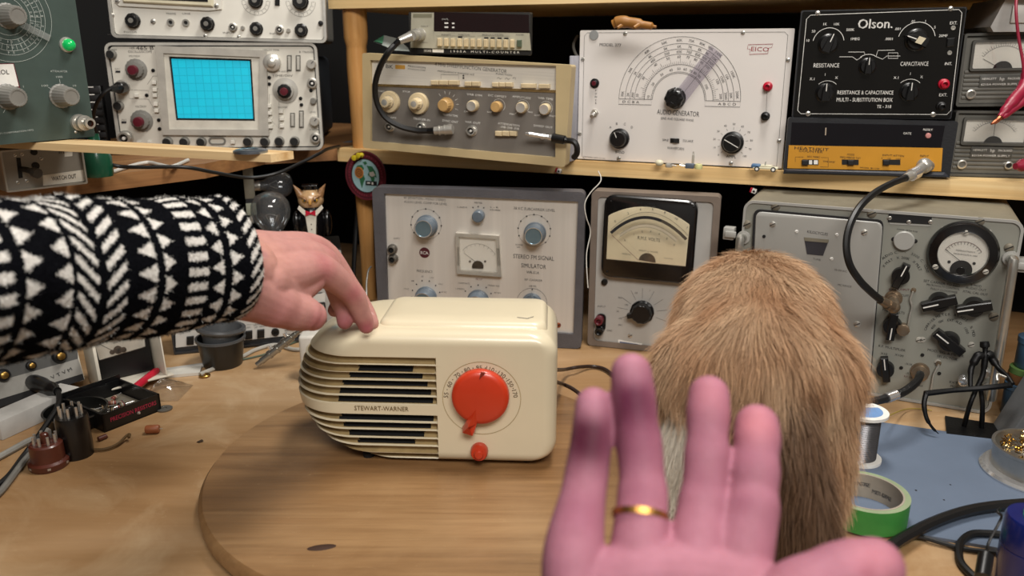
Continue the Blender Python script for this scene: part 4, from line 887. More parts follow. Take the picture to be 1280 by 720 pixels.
def crumb(name, label, cat, px, py, build, rz=-22, group=None):
    p = at_shelf(px, py); mb = MB(); build(mb); o = mb.obj(name); o.location = (p.x, p.y, SZ); o.rotation_euler = (0, 0, rad(rz)); return tag(o, label, cat, group)
crumb('pebble', 'cream pebble-like lump on the shelf under the band knob', 'lump', 824, 207.5, lambda m: m.ball((0, 0, .0045), .0055, TW, sc=(1.1, .9, .8)))
crumb('dome_nut', 'grey metal nut with a tail lying right of the cream lump', 'nut', 836, 209, lambda m: (m.lathe([(.005, 0), (.0055, .002), (.004, .005), (.001, .006)], MT['nickel'], None, 6), m.tube([(.004, 0, .003), (.010, .002, .002)], .001, MT['nickel'], 6)))
crumb('transistor', 'small blue component with wire legs on the shelf edge', 'component', 862, 211, lambda m: (m.box(-.006, .006, -.003, .003, .0005, .0075, pm('slate_blue_plastic', '#55606e', .4), .001), m.tube([(-.006, 0, .003), (-.014, -.001, .0045)], .0007, MT['nickel'], 6), m.tube([(-.006, .001, .004), (-.013, .003, .006)], .0007, MT['nickel'], 6)))
crumb('screw_bottle', 'tiny clear tube standing upright behind the blue component', 'tube', 866, 207, lambda m: m.lathe([(.002, 0), (.002, .014), (.0014, .015), (.0014, .019), (.0007, .02)], glass('milky_tube', '#d8d6cc', .1, .35), None, 12))
crumb('pale_bead', 'pale yellow ring bead right of the blue component', 'bead', 873, 211.5, lambda m: m.lathe([(.0025, 0), (.0052, .0005), (.0055, .004), (.0045, .007), (.0025, .0075), (.002, .003)], pm('pale_yellow_plastic', '#c9c78d', .4), None, 18))
crumb('match', 'thin wooden stick with a red tip on the shelf below the function generator', 'stick', 640, 201.5, lambda m: (m.tube([(-.030, 0, .0012), (.015, 0, .0012)], .0011, M_thin, 6), m.tube([(.015, 0, .0015), (.024, 0, .0015)], .0017, MT['redp'], 8)), -20)
for px, py, lab in ((700, 213, 'tiny white cube part with red side stuck to the shelf front below the grey folder'), (943, 238, 'tiny white cube part with red side stuck to the shelf front below the toy car')):
    p = on_plane(px, py, Wp(0, 1.137, 0), E2); mb = MB(); mb.box(-.003, .003, -.006, -.0002, -.003, .003, MT['white'], .0006); mb.box(-.0055, -.003, -.0058, -.0002, -.003, .003, MT['redp'], .0004); mb.lathe([(.0016, 0), (.0016, .0003)], MT['dark'], Matrix.Translation((0, -.006, 0)) @ Matrix.Rotation(PI/2, 4, 'X'), 12)
    mb.tube([(.003, -.003, 0), (.0045, -.001, -.001)], .0007, MT['nickel'], 6)
    o = mb.obj('trimmer_part'); o.location = p; o.rotation_euler = (.1, .3, rad(YW)); tag(o, lab, 'component')
cord('thin_wire', [P(748, 214, 1.09), P(751, 226, 1.085), P(738, 241, 1.085), P(731, 255, 1.085), P(733, 272, 1.09), P(738, 290, 1.10), P(733, 320, 1.10), P(735, 360, 1.10)], .0007, MT['whitecable'], 'thin pale wire dangling from the shelf beside the voltmeter', 'wire')
# ---------------------------------------------------------------- instruments standing on the bench
HAM = pm('grey_hammertone', '#57565a', .45, .2, bump=.3, bscale=500); SILV = pm('silver_panel', '#d3cec6', .34, .3, stretch=(8, 1, .1), scale=8, var=.06)
BLK = pm('blue_grey_knob', '#5b6670', .35); BLC = pm('blue_grey_cap', '#6f8590', .25, .5)
rc = Inst('stereo_simulator', 'silver-faced stereo signal simulator with blue-grey knobs, behind the cream radio', 'signal generator', (476, 422), (727, 434), (468, 233), .001, -8, level=True)
rc.case(HAM, .12, r=.008, neck=(.02, .025))
mb = MB(); po = rrect(rc.W, rc.H, .008, 4, rc.W/2, rc.H/2)
def ptl(pts): return [p for q in pts for p in [q]*5]
pi_ = rc.poly(ptl([(723, 251), (482, 241), (487, 398), (717, 416)]))
mb.ring(po, pi_, 0, .007, HAM, rc.face()); rc.part(mb, 'case_rim')
mb = MB(); rc.quad(mb, [(723, 251), (482, 241), (487, 398), (717, 416)], .0002, .0015, SILV)
def T(st, x, y, h, w=None, m=None, rot=-2): rc.text(mb, st, x, y, h, m or MT['ink'], w, rot, on=.0015)
T('RF DEVIATION - MONO STEREO', 531, 248.5, 3, 52, MT['inkg']); T('AUDIO LEVEL COMP FOR LEVEL', 532, 253.5, 3, 54, MT['inkg']); T('38 KC SUBCARRIER LEVEL', 668, 261.5, 3.4, 52, MT['inkg'])
T('STEREO FM SIGNAL', 667, 321.5, 5.5, 51); T('SIMULATOR', 667, 332.5, 5.5, 31); T('WR-51A', 666, 340.5, 3.6, 16); T('FREQUENCY', 531, 339, 3.2, 20, MT['inkg']); T('RF CARRIER', 667, 350, 2.8, 22, MT['inkg']); T('100 MC', 666, 357.5, 2.4, 9)
T('OUTPUT', 496, 298, 2.2, 8, MT['inkg']); T('METER', 598, 253.5, 2.2, 10); T('L AND R', 578, 259, 2, 12); T('L - R', 618, 259, 2, 10); T('SUBCARRIER', 619, 262.5, 1.8, 13); T('PILOT', 599, 349, 2.4, 8, MT['redd'])
for st, x, y in (('60', 528, 345.5), ('1 KC', 540, 347), ('400', 516, 351), ('19 KC', 508, 361), ('38 KC', 508, 373), ('5 KC', 551, 355), ('67 KC', 555, 365), ('30 KC', 556, 374)): T(st, x, y, 1.9, None, MT['inkg'])
for st, x, y in (('L STEREO', 575, 361), ('COMPOSITE', 580, 354), ('STEREO ADJ', 617, 357), ('RF OFF', 622, 366), ('POWER', 649, 306), ('OFF', 648, 309)): T(st, x, y, 1.9, None, MT['inkg'])
for px, py, r, a0, a1, n in ((533, 280, 19, -35, 215, 9), (668, 288, 20, -45, 200, 10)):
    R = r*rc.mpp(px, py); rc.arc(mb, px, py, R, 0, 360, .0003, MT['inkg'], .002, 48); x, z = rc.uv(px, py)
    for k in range(n): a = rad(a0+(a1-a0)*k/(n-1)); mb.prism(circ(.0011, 8, x+R*math.cos(a), z+R*math.sin(a)), .0015, .0021, MT['ink'], rc.face())
for x, y in ((521, 355), (528, 350.5), (537, 351), (545, 356.5), (550, 365), (516, 362.5), (515, 371), (589, 358), (598, 356), (608, 359), (614, 366.5), (582, 363.5), (665.5, 361.5), (684, 382), (591.5, 259), (598, 258), (605, 259.5)):
    a, b = rc.uv(x, y); mb.prism(circ(.001, 8, a, b), .0015, .0021, MT['ink'], rc.face())
rc.arc(mb, 665, 378, 18*rc.mpp(665, 378), -20, 200, .0004, MT['ink'], .002)
rc.screw(mb, 698, 406, 3.2, MT['copper'], on=.0015)
a, b = rc.uv(531, 315.5); k = rc.mpp(531, 315)
mb.prism(circ(6.5*k, 24, a, b), .0015, .002, pm('maroon_logo_ink', '#4d1620', .5), rc.face()); mb.text('RCA', 4.2*k, MT['white'], rc.fl(a, b), 9.5*k, .0022); rc.part(mb, 'front_panel')
RKN = [(1.02, 0), (1, .25), (.93, .3), (.85, 1.35), (.8, 1.42), (.72, 1.42), (.68, 1.36), (.01, 1.36)]
for x, y, r in ((534, 282, 13.5), (669, 291, 13.5), (533, 371, 13), (598, 375, 13)):
    kb = rc.knob(x, y, r, RKN, BLK, on=.0015, flute=0, mats={4: MT['chrome'], 5: BLC, 6: BLC})
rc.knob(599, 269, 7.5, [(1, 0), (.95, 1.3), (.8, 1.45), (.01, 1.45)], BLK, on=.0015, name='selector_knob')
mb = MB(); R = 12*rc.mpp(665, 378); Tt = rc.ft(665, 378, 0, .0015); mb.lathe([(R, 0), (.9*R, .5*R)], BLK, Tt, 28); mb.prism([(-R*.8, -R*.3), (R*.8, -R*.3), (R*.5, R*.3), (0, R*1.2), (-R*.5, R*.3)], .4*R, 1.1*R, BLK, Tt, .001); rc.part(mb, 'pointer_knob')
for x, y in ((491.5, 310.5), (492.5, 322.5)): rc.knob(x, y, 6, [(1, 0), (1, .5), (.8, .55), (.8, 1.4), (.55, 1.45), (.5, .8)], pm('dull_zinc', '#77736c', .4, .8), on=.0015, name='jack', mats={4: MT['dark'], 5: MT['dark']})
mb = MB(); q = [(571, 289.5), (625, 293), (628, 344), (573, 340)]; qi = [(575, 294), (621, 297), (623.5, 339.5), (576.5, 336)]
rc.quad(mb, q, .0015, .0028, pm('clear_meter_case', '#cbc3b4', .3), .0004); m = rc.part(mb, 'meter_base')
mb = MB(); mb.ring(rc.poly(q), rc.poly(qi), .0028, .010, pm('smoky_clear_rim', '#c2bcb0', .15), rc.face()); rc.part(mb, 'meter_rim', parent=m)
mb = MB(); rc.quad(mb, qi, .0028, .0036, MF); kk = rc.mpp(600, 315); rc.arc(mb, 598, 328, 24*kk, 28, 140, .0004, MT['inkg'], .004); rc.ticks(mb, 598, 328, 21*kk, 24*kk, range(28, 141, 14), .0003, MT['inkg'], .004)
a, b = rc.uv(598, 332); mb.prism(circ(7*kk, 20, a, b, -20, 200), .0036, .006, MT['dark'], rc.face())
for x in (588, 607): a, b = rc.uv(x, 326); mb.prism(circ(1.4*kk, 10, a, b), .0036, .0045, MT['inkg'], rc.face())
rc.part(mb, 'meter_face', parent=m)
mb = MB(); rc.bar(mb, [(598, 328), (581, 315)], .0005, MT['ink'], .0062); rc.part(mb, 'needle', parent=m)
mb = MB(); rc.quad(mb, q, .010, .0106, MT['glass']); rc.part(mb, 'meter_glass', parent=m)

# ---- big-meter voltmeter
VC = pm('brown_grey_case', '#75695f', .5); VP = pm('voltmeter_panel', '#b0aea9', .45, scale=8)
vm = Inst('voltmeter', 'grey voltmeter with a big black-framed cream meter reading R.M.S. volts, beside the cat', 'voltmeter', (735, 430), (886, 455), (745, 238), .001, -16, anchor='bl', level=True)
vm.case(VC, .12, r=.006, neck=(.025, .02))
mb = MB(); mb.ring(rrect(vm.W, vm.H, .006, 4, vm.W/2, vm.H/2), rrect(vm.W-.018, vm.H-.016, .006, 4, vm.W/2, vm.H/2), 0, .005, VC, vm.face()); vm.part(mb, 'case_rim')
mb = MB(); mb.prism(rrect(vm.W-.017, vm.H-.015, .006, 4, vm.W/2, vm.H/2), .0002, .002, VP, vm.face())
for k in range(9):
    a = rad(200-27*k); x, z = vm.uv(803, 390); kk = vm.mpp(803, 390)
    vm.bar_l(mb, [(x+17*kk*math.cos(a), z+17*kk*math.sin(a)), (x+30*kk*math.cos(a), z+30*kk*math.sin(a))], .0004, MT['inkg'], .0024)
for st, x, y in (('300', 775, 372), ('100', 783, 381), ('30', 772, 389), ('10', 776, 398), ('.001', 775, 406), ('.03', 795, 366), ('.1', 812, 363)): vm.text(mb, st, x, y, 2.4, MT['inkg'], on=.002)
vm.text(mb, 'INPUT', 752, 383, 2.4, MT['inkg'], 10, on=.002); vm.text(mb, 'GND', 762, 413, 2.2, MT['inkg'], 7, on=.002)
vm.screw(mb, 788, 419, 2.8, on=.002); vm.part(mb, 'front_panel')
mb = MB(); vm.quad(mb, [(773, 424), (803, 429), (802, 436), (773, 432)], .002, .0026, MT['white']); vm.quad(mb, [(775, 426), (798, 429.5), (798, 434), (775, 431)], .0026, .003, pm('blue_grey_plate', '#626b86', .4)); vm.part(mb, 'name_plate')
MBK = pm('meter_bakelite', '#0d0c0d', .25, coat=.3)
mb = MB()
def rq(pts, n=5, f=.12):
    """rounded outline through four photo corners"""
    c = [Vector(p) for p in pts]; o = []
    for i in range(4):
        p, a, b = c[i], c[i-1], c[(i+1) % 4]
        for k in range(n+1):
            t = k/n; u = p+(a-p)*f; w_ = p+(b-p)*f; o.append(tuple((1-t)**2*u+2*t*(1-t)*p+t*t*w_))
    return o
out = vm.poly(rq([(758.5, 240.5), (874, 249.5), (866, 352), (753, 342)], 5, .13)); mb.prism(out, .002, .016, MBK, vm.face(), .002)
for x, y, r in ((766, 249, 1.2), (868, 256, 1.2), (761, 336, 1.4)): vm.screw(mb, x, y, r, MT['blackp'], on=.016)
m = vm.part(mb, 'meter_case')
mb = MB(); ON = .016; top = [(763, 267)]
for k in range(11):
    t = k/10; top.append((766+(96)*t, 265+(12)*t-19.5*4*t*(1-t)*.75))
face = [(760.5, 320)]+top+[(863, 279), (858, 329)]
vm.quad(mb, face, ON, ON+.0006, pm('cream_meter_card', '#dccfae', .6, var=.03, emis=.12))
def A(x0_, y0_, x1_, y1_, sag, w_, mat, n=24, o=.0011, t0=0, t1=1): vm.bar(mb, [(x0_+(x1_-x0_)*t, y0_+(y1_-y0_)*t-sag*4*t*(1-t)) for t in [t0+(t1-t0)*k/n for k in range(n+1)]], w_, mat, ON+o, on=ON)
A(766, 288, 859, 296, 23, .0042, MT['ink'], t0=0, t1=.67); A(766, 288, 859, 296, 23, .0042, pm('mirror_strip', '#7d776c', .15, .8), t0=.67, t1=1)
A(766, 284, 861, 291, 25, .0005, MT['inkg']); A(777, 291, 847, 297, 15, .0028, pm('scale_ink_pale', '#b3a994', .6)); A(777, 293, 846, 299, 15, .0004, MT['inkg']); A(777, 289.5, 848, 295.5, 15.5, .0004, MT['inkg'])
for i, t in enumerate((.03, .2, .36, .52, .68, .83, .97)):
    x = 766+96*t; y = 279+8*t-22*4*t*(1-t); vm.text(mb, str(i*2 if i < 6 else 1), x, y, 3, MT['ink'], rot=25-50*t, on=ON+.0008)
    x = 779+66*t; y = 300+6*t-16*4*t*(1-t); vm.text(mb, str(i), x, y+2, 2.6, MT['ink'], rot=20-45*t, on=ON+.0008)
vm.text(mb, 'R.M.S. VOLTS', 811, 298.5, 4.4, MT['ink'], 28, -4, on=ON+.0008); vm.text(mb, 'DECIBELS', 810, 254.5, 2.4, MT['ink'], 26, -2, on=ON+.0008); vm.text(mb, '1 MW 600 OHMS', 812, 258, 1.6, MT['inkg'], 14, -2, on=ON+.0008)
vm.text(mb, 'HEWLETT  hp  PACKARD', 810.5, 314, 1.8, MT['inkg'], 24, -3, on=ON+.0008); vm.text(mb, 'MODEL 400', 783, 317.5, 1.6, MT['inkg'], 11, -4, on=ON+.0008); vm.text(mb, 'PALO ALTO CALIF', 836, 323, 1.6, MT['inkg'], 11, -4, on=ON+.0008)
a, b = vm.uv(809, 325.5, ON); mb.prism(circ(10*vm.mpp(809, 325), 18, a, b-.001, -6, 174), ON, ON+.0016, MT['dark'], vm.face()); vm.part(mb, 'meter_face', parent=m)
mb = MB(); vm.bar(mb, [(800, 321.5), (767, 290)], .0005, MT['redd'], ON+.002, on=ON); vm.part(mb, 'needle', parent=m)
mb = MB(); vm.quad(mb, face, ON+.0026, ON+.0032, MT['glass']); vm.part(mb, 'meter_glass', parent=m)
kb = vm.knob(803, 389, 14, [(1, 0), (1, .2), (.86, .3), (.82, .85), (.74, .95), (.01, .95)], MT['blackp'], name='range_knob', on=.002, flute=10, famp=.03, seg=60)
mb = MB(); R = 14*vm.mpp(803, 389); mb.prism([(-.25*R, 0), (.25*R, 0), (.18*R, 1.2*R), (-.18*R, 1.2*R)], .3*R, .9*R, MT['blackp'], vm.ft(803, 389, 105, .002), .0008); vm.part(mb, 'pointer', parent=kb)
vm.knob(756, 352, 4, [(1, 0), (.9, .7), (.01, .9)], MT['blackp'], name='pilot_lamp', on=.002)
mb = MB(); x, z = vm.uv(751, 401); mb.prism(rrect(.014, .026, .006, 5, x+.001, z-.001), .002, .005, MT['blackp'], vm.face()); vm.part(mb, 'terminal_plate')
PO = [(1, 0), (1, .8), (.8, .9), (1, 1.1), (1, 2.0), (.7, 2.1), (.5, 2.0), (.45, 1.4)]
vm.knob(750.5, 397.5, 5.2, PO, MT['redd'], name='binding_post', on=.004, label='dark red binding post'); vm.knob(751, 410.5, 5, PO, MT['blackp'], name='binding_post', on=.004, label='black binding post')

# ---- olive-grey military style generator behind the cat
OG = pm('olive_grey_paint', '#8c8c83', .45, scale=8, var=.06); OG2 = pm('door_grey_paint', '#a09f9a', .4, scale=6, var=.04); OT = pm('dark_olive_paint', '#7a7464', .5)  # OT: darker olive for the case and the dial window strip
sg = Inst('signal_generator', 'large olive-grey signal generator with round black meter and chained connectors, behind the cat', 'signal generator', (913, 466), (1237, 517), (925, 249), .001, -25.5, level=True)
sg.case(OT, .16, r=.012)
mb = MB(); mb.ring(rrect(sg.W, sg.H, .012, 5, sg.W/2, sg.H/2), rrect(sg.W-.006, sg.H-.006, .010, 5, sg.W/2, sg.H/2), 0, .004, OG2, sg.face()); sg.part(mb, 'case_rim')
mb = MB(); mb.prism(rrect(sg.W-.005, sg.H-.005, .010, 5, sg.W/2, sg.H/2), .0002, .002, OG, sg.face())
def T(st, x, y, h, w=None, rot=-3, m=None): sg.text(mb, st, x, y, h, m or MT['ink'], w, rot, on=.002)
for x, y in ((970, 258), (1090, 266.5), (1225, 276), (1261, 309), (1242, 395), (934, 280)): sg.screw(mb, x, y, 5.5, pm('paint_screw', '#7d7668', .5, .4), on=.002)
for x, y in ((1180, 286), (1235.5, 290), (1149, 424), (1214, 430), (1153, 424), (1172, 452)): sg.screw(mb, x, y, 3.6, pm('pale_rivet', '#aeaaa0', .4), on=.002)
sg.quad(mb, [(1111, 266), (1165, 269), (1164, 280), (1110, 277)], .002, .0028, MT['blackm']); T('TM 11-5551 URM-25', 1138, 270.5, 2.6, 40, -3, MT['winkg']); sg.quad(mb, [(1112, 278.2), (1163, 280.8), (1163, 282.5), (1112, 279.7)], .002, .0028, OG2)
for x, y in ((1112, 272), (1163, 277), (1136, 277)): sg.screw(mb, x, y, 2.6, on=.0028)
T('POWER METER FUSE', 1134, 288, 1.8, 26)
def AT(st, x, y, r, a0, a1, h): sg.arctext(mb, st, x, y, r*sg.mpp(x, y), a0, a1, h*sg.mpp(x, y), MT['ink'], .002)
AT('A.F. AUDIO C.  -  5000 C. CONT', 1126, 344, 29, 165, 15, 3.2); AT('X MULT  X 200K  X MULT', 1126, 344, 22, 155, 25, 3.2)
T('SET CARRIER TO RED', 1177, 354, 3.3, 46); T('MICROVOLTS CONTROL', 1179, 358.5, 2.6, 42); T('FULLY CLOCKWISE', 1180, 363, 2.6, 34); T('% MOD', 1220, 357, 3, 14); T('AUDIO OUT', 1220, 361, 3, 26); T('XTAL CAL OUT', 1219, 366, 3, 32)
T('R.F. OUTPUT', 1124, 362, 2.8, 26, 6, MT['redd']); T('OPEN CIRCUIT', 1122, 369, 2.8, 28, 4); T('MICROVOLTS', 1117, 389, 3, 28)
AT('METER READS', 1186, 420, 27, 125, 55, 3.3); AT('CARRIER                % MOD', 1186, 420, 26, 170, 10, 3); AT('400  CW  EXT AUD  1000', 1186, 420, 20, 160, 20, 3)
T('R.F. MULTIPLIER', 1115, 435, 3, 34); T('X10', 1105, 442, 2.8, 8); T('X100', 1124, 444, 2.8, 11); T('-X1K', 1136, 455, 2.8, 10); T('-X10K', 1138, 467, 2.8, 12)
T('MOD. SIG. & METER', 1182, 441, 3.2, 46); T('SELECTOR', 1184, 447, 3.2, 26); T('R.F. OUTPUT', 1140, 472, 2.4, 20, -3, MT['redd']); T('5 V. MAX', 1146, 481, 2.6, 16); T('EXT', 1192, 478, 3, 10); T('MOD', 1193, 483, 2.6, 10)
for x, y in ((1172, 452), (1153, 443), (1126.5, 459), (1174, 466)): a, b = sg.uv(x, y); mb.lathe([(.0022, .002), (.002, .0032)], MT['dark'], sg.fl(a, b), 12)
a, b = sg.uv(1130, 300); mb.lathe([(.0115, .002), (.0115, .006), (.0105, .007), (.0001, .007)], OG2, sg.fl(a, b), 28)
for x, y in ((1117, 298.5), (1144, 301)): sg.screw(mb, x, y, 2.7, MT['dark'], on=.002)
sg.part(mb, 'front_panel')
# left door panel
mb = MB(); door = rq([(946, 263), (1104, 277), (1087, 479), (937, 463)], 4, .05)
mb.ring(sg.poly([(x+(1.2 if x > 1020 else -3), y+(-2.5 if y < 380 else 2)) for x, y in door]), sg.poly(door), .002, .006, MT['blackm'], sg.face()); mb.prism(sg.poly(door), .002, .007, OG2, sg.face(), .001)
ON = .007
for x, y in ((967, 279), (1081, 289), (1072, 403)): sg.screw(mb, x, y, 3.8, on=ON)
for x, y in ((996.5, 288), (1046.5, 292), (1040, 322)): sg.screw(mb, x, y, 2, MT['white'], on=ON)
for x, y in ((955, 295.5),): a, b = sg.uv(x, y, ON); mb.lathe([(.0022, ON), (.002, ON+.001)], MT['dark'], sg.fl(a, b), 12)
sg.text(mb, 'KILOCYCLES', 1022, 291, 3.4, MT['ink'], 26, -3, on=ON); sg.text(mb, 'TUNE', 1021, 324, 2.6, MT['inkg'], 10, -3, on=ON); sg.text(mb, '10-50 KC', 1051, 338, 2.6, MT['inkg'], 16, -3, on=ON); sg.text(mb, 'MC RANGE', 1056, 357, 2.6, MT['inkg'], 17, -3, on=ON)
sg.quad(mb, [(1006, 295), (1037, 298), (1029.5, 318), (1009.5, 316)], ON, ON+.0006, pm('dial_window_dark', '#3a3a3f', .3)); sg.quad(mb, [(1006, 295), (1037, 298), (1036, 302), (1007, 299.5)], ON+.0006, ON+.001, OT); sg.part(mb, 'door_panel', 'paler grey left panel with trapezoid dial window')
# meter
a, b = sg.uv(1203, 315); k = sg.mpp(1203, 315); mb = MB(); Tm = sg.fl(a, b, 0, .002)
mb.lathe([(39*k, 0), (39*k, .006), (36.5*k, .010), (29*k, .011), (27.5*k, .0115), (26.5*k, .006)], MBK, Tm, 48)
for x, y in ((1207, 288), (1169, 330.5), (1231, 336.5)): sg.screw(mb, x, y, 3.4, pm('pale_rivet', '#aeaaa0', .4), on=.012)
m = sg.part(mb, 'meter_case')
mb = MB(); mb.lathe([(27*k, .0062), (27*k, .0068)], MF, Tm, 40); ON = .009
sg.arc(mb, 1202, 322, 22*k, 30, 150, .0005, MT['redd'], ON+.0008); sg.ticks(mb, 1202, 322, 18.5*k, 22*k, range(30, 151, 10), .0004, MT['ink'], ON+.0008)
sg.text(mb, 'MODULATION %', 1207, 314, 1.8, MT['ink'], 24, -2, on=ON+.0004); sg.text(mb, 'MICROVOLTS X 1000', 1207, 318.5, 1.8, MT['ink'], 30, -2, on=ON+.0004)
a2, b2 = sg.uv(1201, 333); mb.prism(circ(12*k, 20, a2, b2-.002, -25, 205), ON, ON+.0015, MT['dark'], sg.face())
for x, y in ((1186, 325), (1217, 327)): a2, b2 = sg.uv(x, y); mb.prism(circ(1.8*k, 10, a2, b2), ON, ON+.001, MT['dark'], sg.face())
a2, b2 = sg.uv(1200, 336); mb.lathe([(5*k, ON+.001), (4.5*k, ON+.003)], MT['blackp'], sg.fl(a2, b2), 18); sg.part(mb, 'meter_face', parent=m)
mb = MB(); sg.bar(mb, [(1199, 323), (1181, 309)], .0006, MT['ink'], ON+.002); sg.part(mb, 'needle', parent=m)
mb = MB(); mb.lathe([(27*k, .0085), (27*k, .009)], MT['glass'], Tm, 32); sg.part(mb, 'meter_glass', parent=m)
for x, y, r, rt in ((1126, 343, 10, -18), (1174, 376, 12, 112), (1217, 382, 12, 108), (1186, 425, 12, 55), (1115.5, 405, 10.5, 178), (1107, 459, 9.5, 12)):
    R = r*sg.mpp(x, y); mb = MB(); Tt = sg.ft(x, y, rt, .002)
    mb.lathe([(R, 0), (.97*R, .5*R), (.85*R, .95*R), (.01, 1.0*R)], MT['blackp'], Tt, 28)
    mb.prism([(-.42*R, -1.55*R), (.42*R, -1.55*R), (.48*R, 0), (.42*R, 1.6*R), (-.42*R, 1.6*R), (-.48*R, 0)], .15*R, 1.15*R, MT['blackp'], Tt, .0012)
    mb.box(-.06*R, .06*R, .1*R, 1.5*R, 1.15*R, 1.18*R, MT['white'], T=Tt); sg.part(mb, 'bar_knob')
for x0_, y0_, x1_, y1_ in ((930, 296, 922, 440), (1263, 322, 1237, 484)):
    mb = MB(); A0 = sg.face() @ Vector((*sg.uv(x0_, y0_), .002)); A1 = sg.face() @ Vector((*sg.uv(x1_, y1_), .002)); o = Vector((0, -.028, 0))
    dd = (A1-A0).normalized()
    mb.tube([A0, A0+o*.7, A0+o+dd*.010, A1+o-dd*.010, A1+o*.7, A1], .0052, pm('satin_steel', '#c2c1ba', .3, .9), 12, sm=6); mb.tube([A0, A0+o*.15], .0085, OG2, 14); mb.tube([A1, A1+o*.15], .0085, OG2, 14); sg.part(mb, 'handle')
for x, y in ((911, 292), (1281, 332)):
    mb = MB(); a, b = sg.uv(x, y); sgn = 1 if x < 1000 else -1
    mb.box(a-.007, a+.007, -.002, .012, b-.008, b+.008, OG2, .001); mb.box(a-.004, a+.010*sgn, -.006, -.002, b-.004, b+.004, OG2, .001) if sgn > 0 else mb.box(a-.010, a+.004, -.006, -.002, b-.004, b+.004, OG2, .001); sg.part(mb, 'latch')
# chained caps and connectors
CU = pm('tarnished_brass', '#8b7a66', .35, .8)
def chain(pts):
    mb = MB(); n = len(pts); p = smooth_path([sg.face() @ Vector((*sg.uv(x, y), .005)) for x, y in pts], 8)
    for i, q in enumerate(p): mb.ball(q, .0013, MT['nickel'], seg=6, rings=4, sc=(1, 1, 1.3))
    sg.part(mb, 'bead_chain')
chain([(1141, 364), (1138, 373), (1140, 382), (1137, 394), (1135, 406)]); chain([(1173, 455), (1167, 466), (1165, 477), (1163, 488)])
a, b = sg.uv(1117, 372); sg.knob(1117, 372, 9, [(1.1, 0), (1.1, .25), (.85, .3), (.85, 1.1), (.6, 1.15), (.55, .6)], CU, name='coax_socket', on=.002, mats={4: MT['dark'], 5: MT['dark']})
sg.knob(1129, 408, 6, [(.9, 0), (.9, 1.6), (1.15, 1.7), (1.15, 2.3), (.9, 2.4)], CU, name='socket_cap', on=.002, flute=10, seg=40); sg.knob(1142, 362, 3, [(1, 0), (.9, .8), (.01, 1)], CU, name='chain_stud', on=.002)
sg.knob(1150, 463, 9, [(1.15, 0), (1.15, .3), (.9, .35), (.9, .9), (1, .95), (1, 1.3), (.6, 1.4)], CU, name='coax_socket', on=.002); sg.knob(1173, 453, 3.2, [(1, 0), (.9, .8), (.01, 1)], CU, name='chain_stud', on=.002)
sg.knob(1203, 472, 5, [(1, 0), (1, .6), (.8, .7), (1, .9), (1, 1.6), (.8, 1.7), (1, 1.9), (1, 2.6), (.7, 2.8)], MT['chrome'], name='binding_post', on=.002)
sg.knob(1232, 464, 5, [(1, 0), (1, .6), (.8, .7), (1, .9), (1, 1.6), (.7, 1.9)], MT['chrome'], name='binding_post', on=.002)
# plugs
mb = MB(); q0 = P(1101, 375, .925); q1 = P(1109, 380, .93); q2 = P(1117, 384, .935); ctr = sg.M @ Vector((sg.uv(1117, 372)[0], -.015, sg.uv(1117, 372)[1]))
mb.tube([q0, q1], [.0052, .0055], CU, 12); mb.tube([q1, q2], [.0068, .0068], CU, 12); mb.tube([q2, ctr], [.006, .006], CU, 12); mb.ball(q2, .0075, CU)
tag(mb.obj('coax_plug'), 'tarnished brass coaxial plug on the upper socket of the olive-grey generator', 'plug')
s0 = sg.M @ Vector((sg.uv(1150, 463)[0], -.013, sg.uv(1150, 463)[1]))
cord('coax_cable', [s0, P(1150, 469, .92), P(1146, 477, .90), P(1137, 485, .885), P(1125, 492, .875), P(1108, 498, .865), P(1090, 502, .86), P(1060, 507, .85)], .0046, MT['cable'], 'black cable from the lower socket of the olive-grey generator toward the solder spool', 'cable')
mb = MB(); mb.tube([P(1120, 493.5, .871), P(1108, 498, .864)], .0056, MT['chrome'], 12); tag(mb.obj('cable_band'), 'silver band around the black cable above the solder spool', 'band')
# elbow connector under the generator's lower edge
mb = MB(); EL = pm('dull_connector_metal', '#57534d', .4, .6)
e = [sg.M @ Vector((*[sg.uv(1166, 497)[0]], -.012, sg.uv(1166, 497)[1])), sg.M @ Vector((sg.uv(1178, 500)[0], -.013, sg.uv(1178, 500)[1])), sg.M @ Vector((sg.uv(1190, 496)[0], -.012, sg.uv(1190, 493)[1])), sg.M @ Vector((sg.uv(1212, 495)[0], -.010, sg.uv(1212, 495)[1]))]
mb.tube(e[:2], [.0095, .0075], EL, 14); mb.tube(e[1:3], [.005, .006], EL, 12); mb.tube(e[2:], [.0085, .006], EL, 14); sg.part(mb, 'hanging_connector')
# ---------------------------------------------------------------- behind and under the arm
iso = Inst('isolation_transformer', 'low white-fronted isolation transformer behind the black cups', 'transformer', (218, 442), (410, 421), (217, 395), .001, 17, anchor='bl')
iso.case(pm('dark_grey_steel', '#2a2a2c', .45), .05, r=.002, rim=.0025)
mb = MB(); IW = pm('off_white_panel', '#c6c3bd', .45, scale=8); iso.H = iso.H
iso.quad(mb, [(219, 399), (406, 366), (407, 414), (220, 434)], .0002, .002, IW)
def T(st, x, y, h, w=None, rot=5): iso.text(mb, st, x, y, h, MT['ink'], w, rot, on=.002)
T('ISOLATION TRANSFORMER & SUPPLY', 300, 383.5, 3.6, 108, 7); T('VOLTMETER - CAPACITANCE', 300, 390.5, 3.2, 80, 6); T('LEAKAGE', 325, 404.5, 2.8, 17, 4); T('AC', 311, 409, 2.4, 5); T('LO  HIGH', 325, 408, 2.4, 14); T('PROBE', 343, 405, 2.6, 11); T('ON', 235, 414, 2.4, 5); T('METER', 362, 412, 2.2, 12)
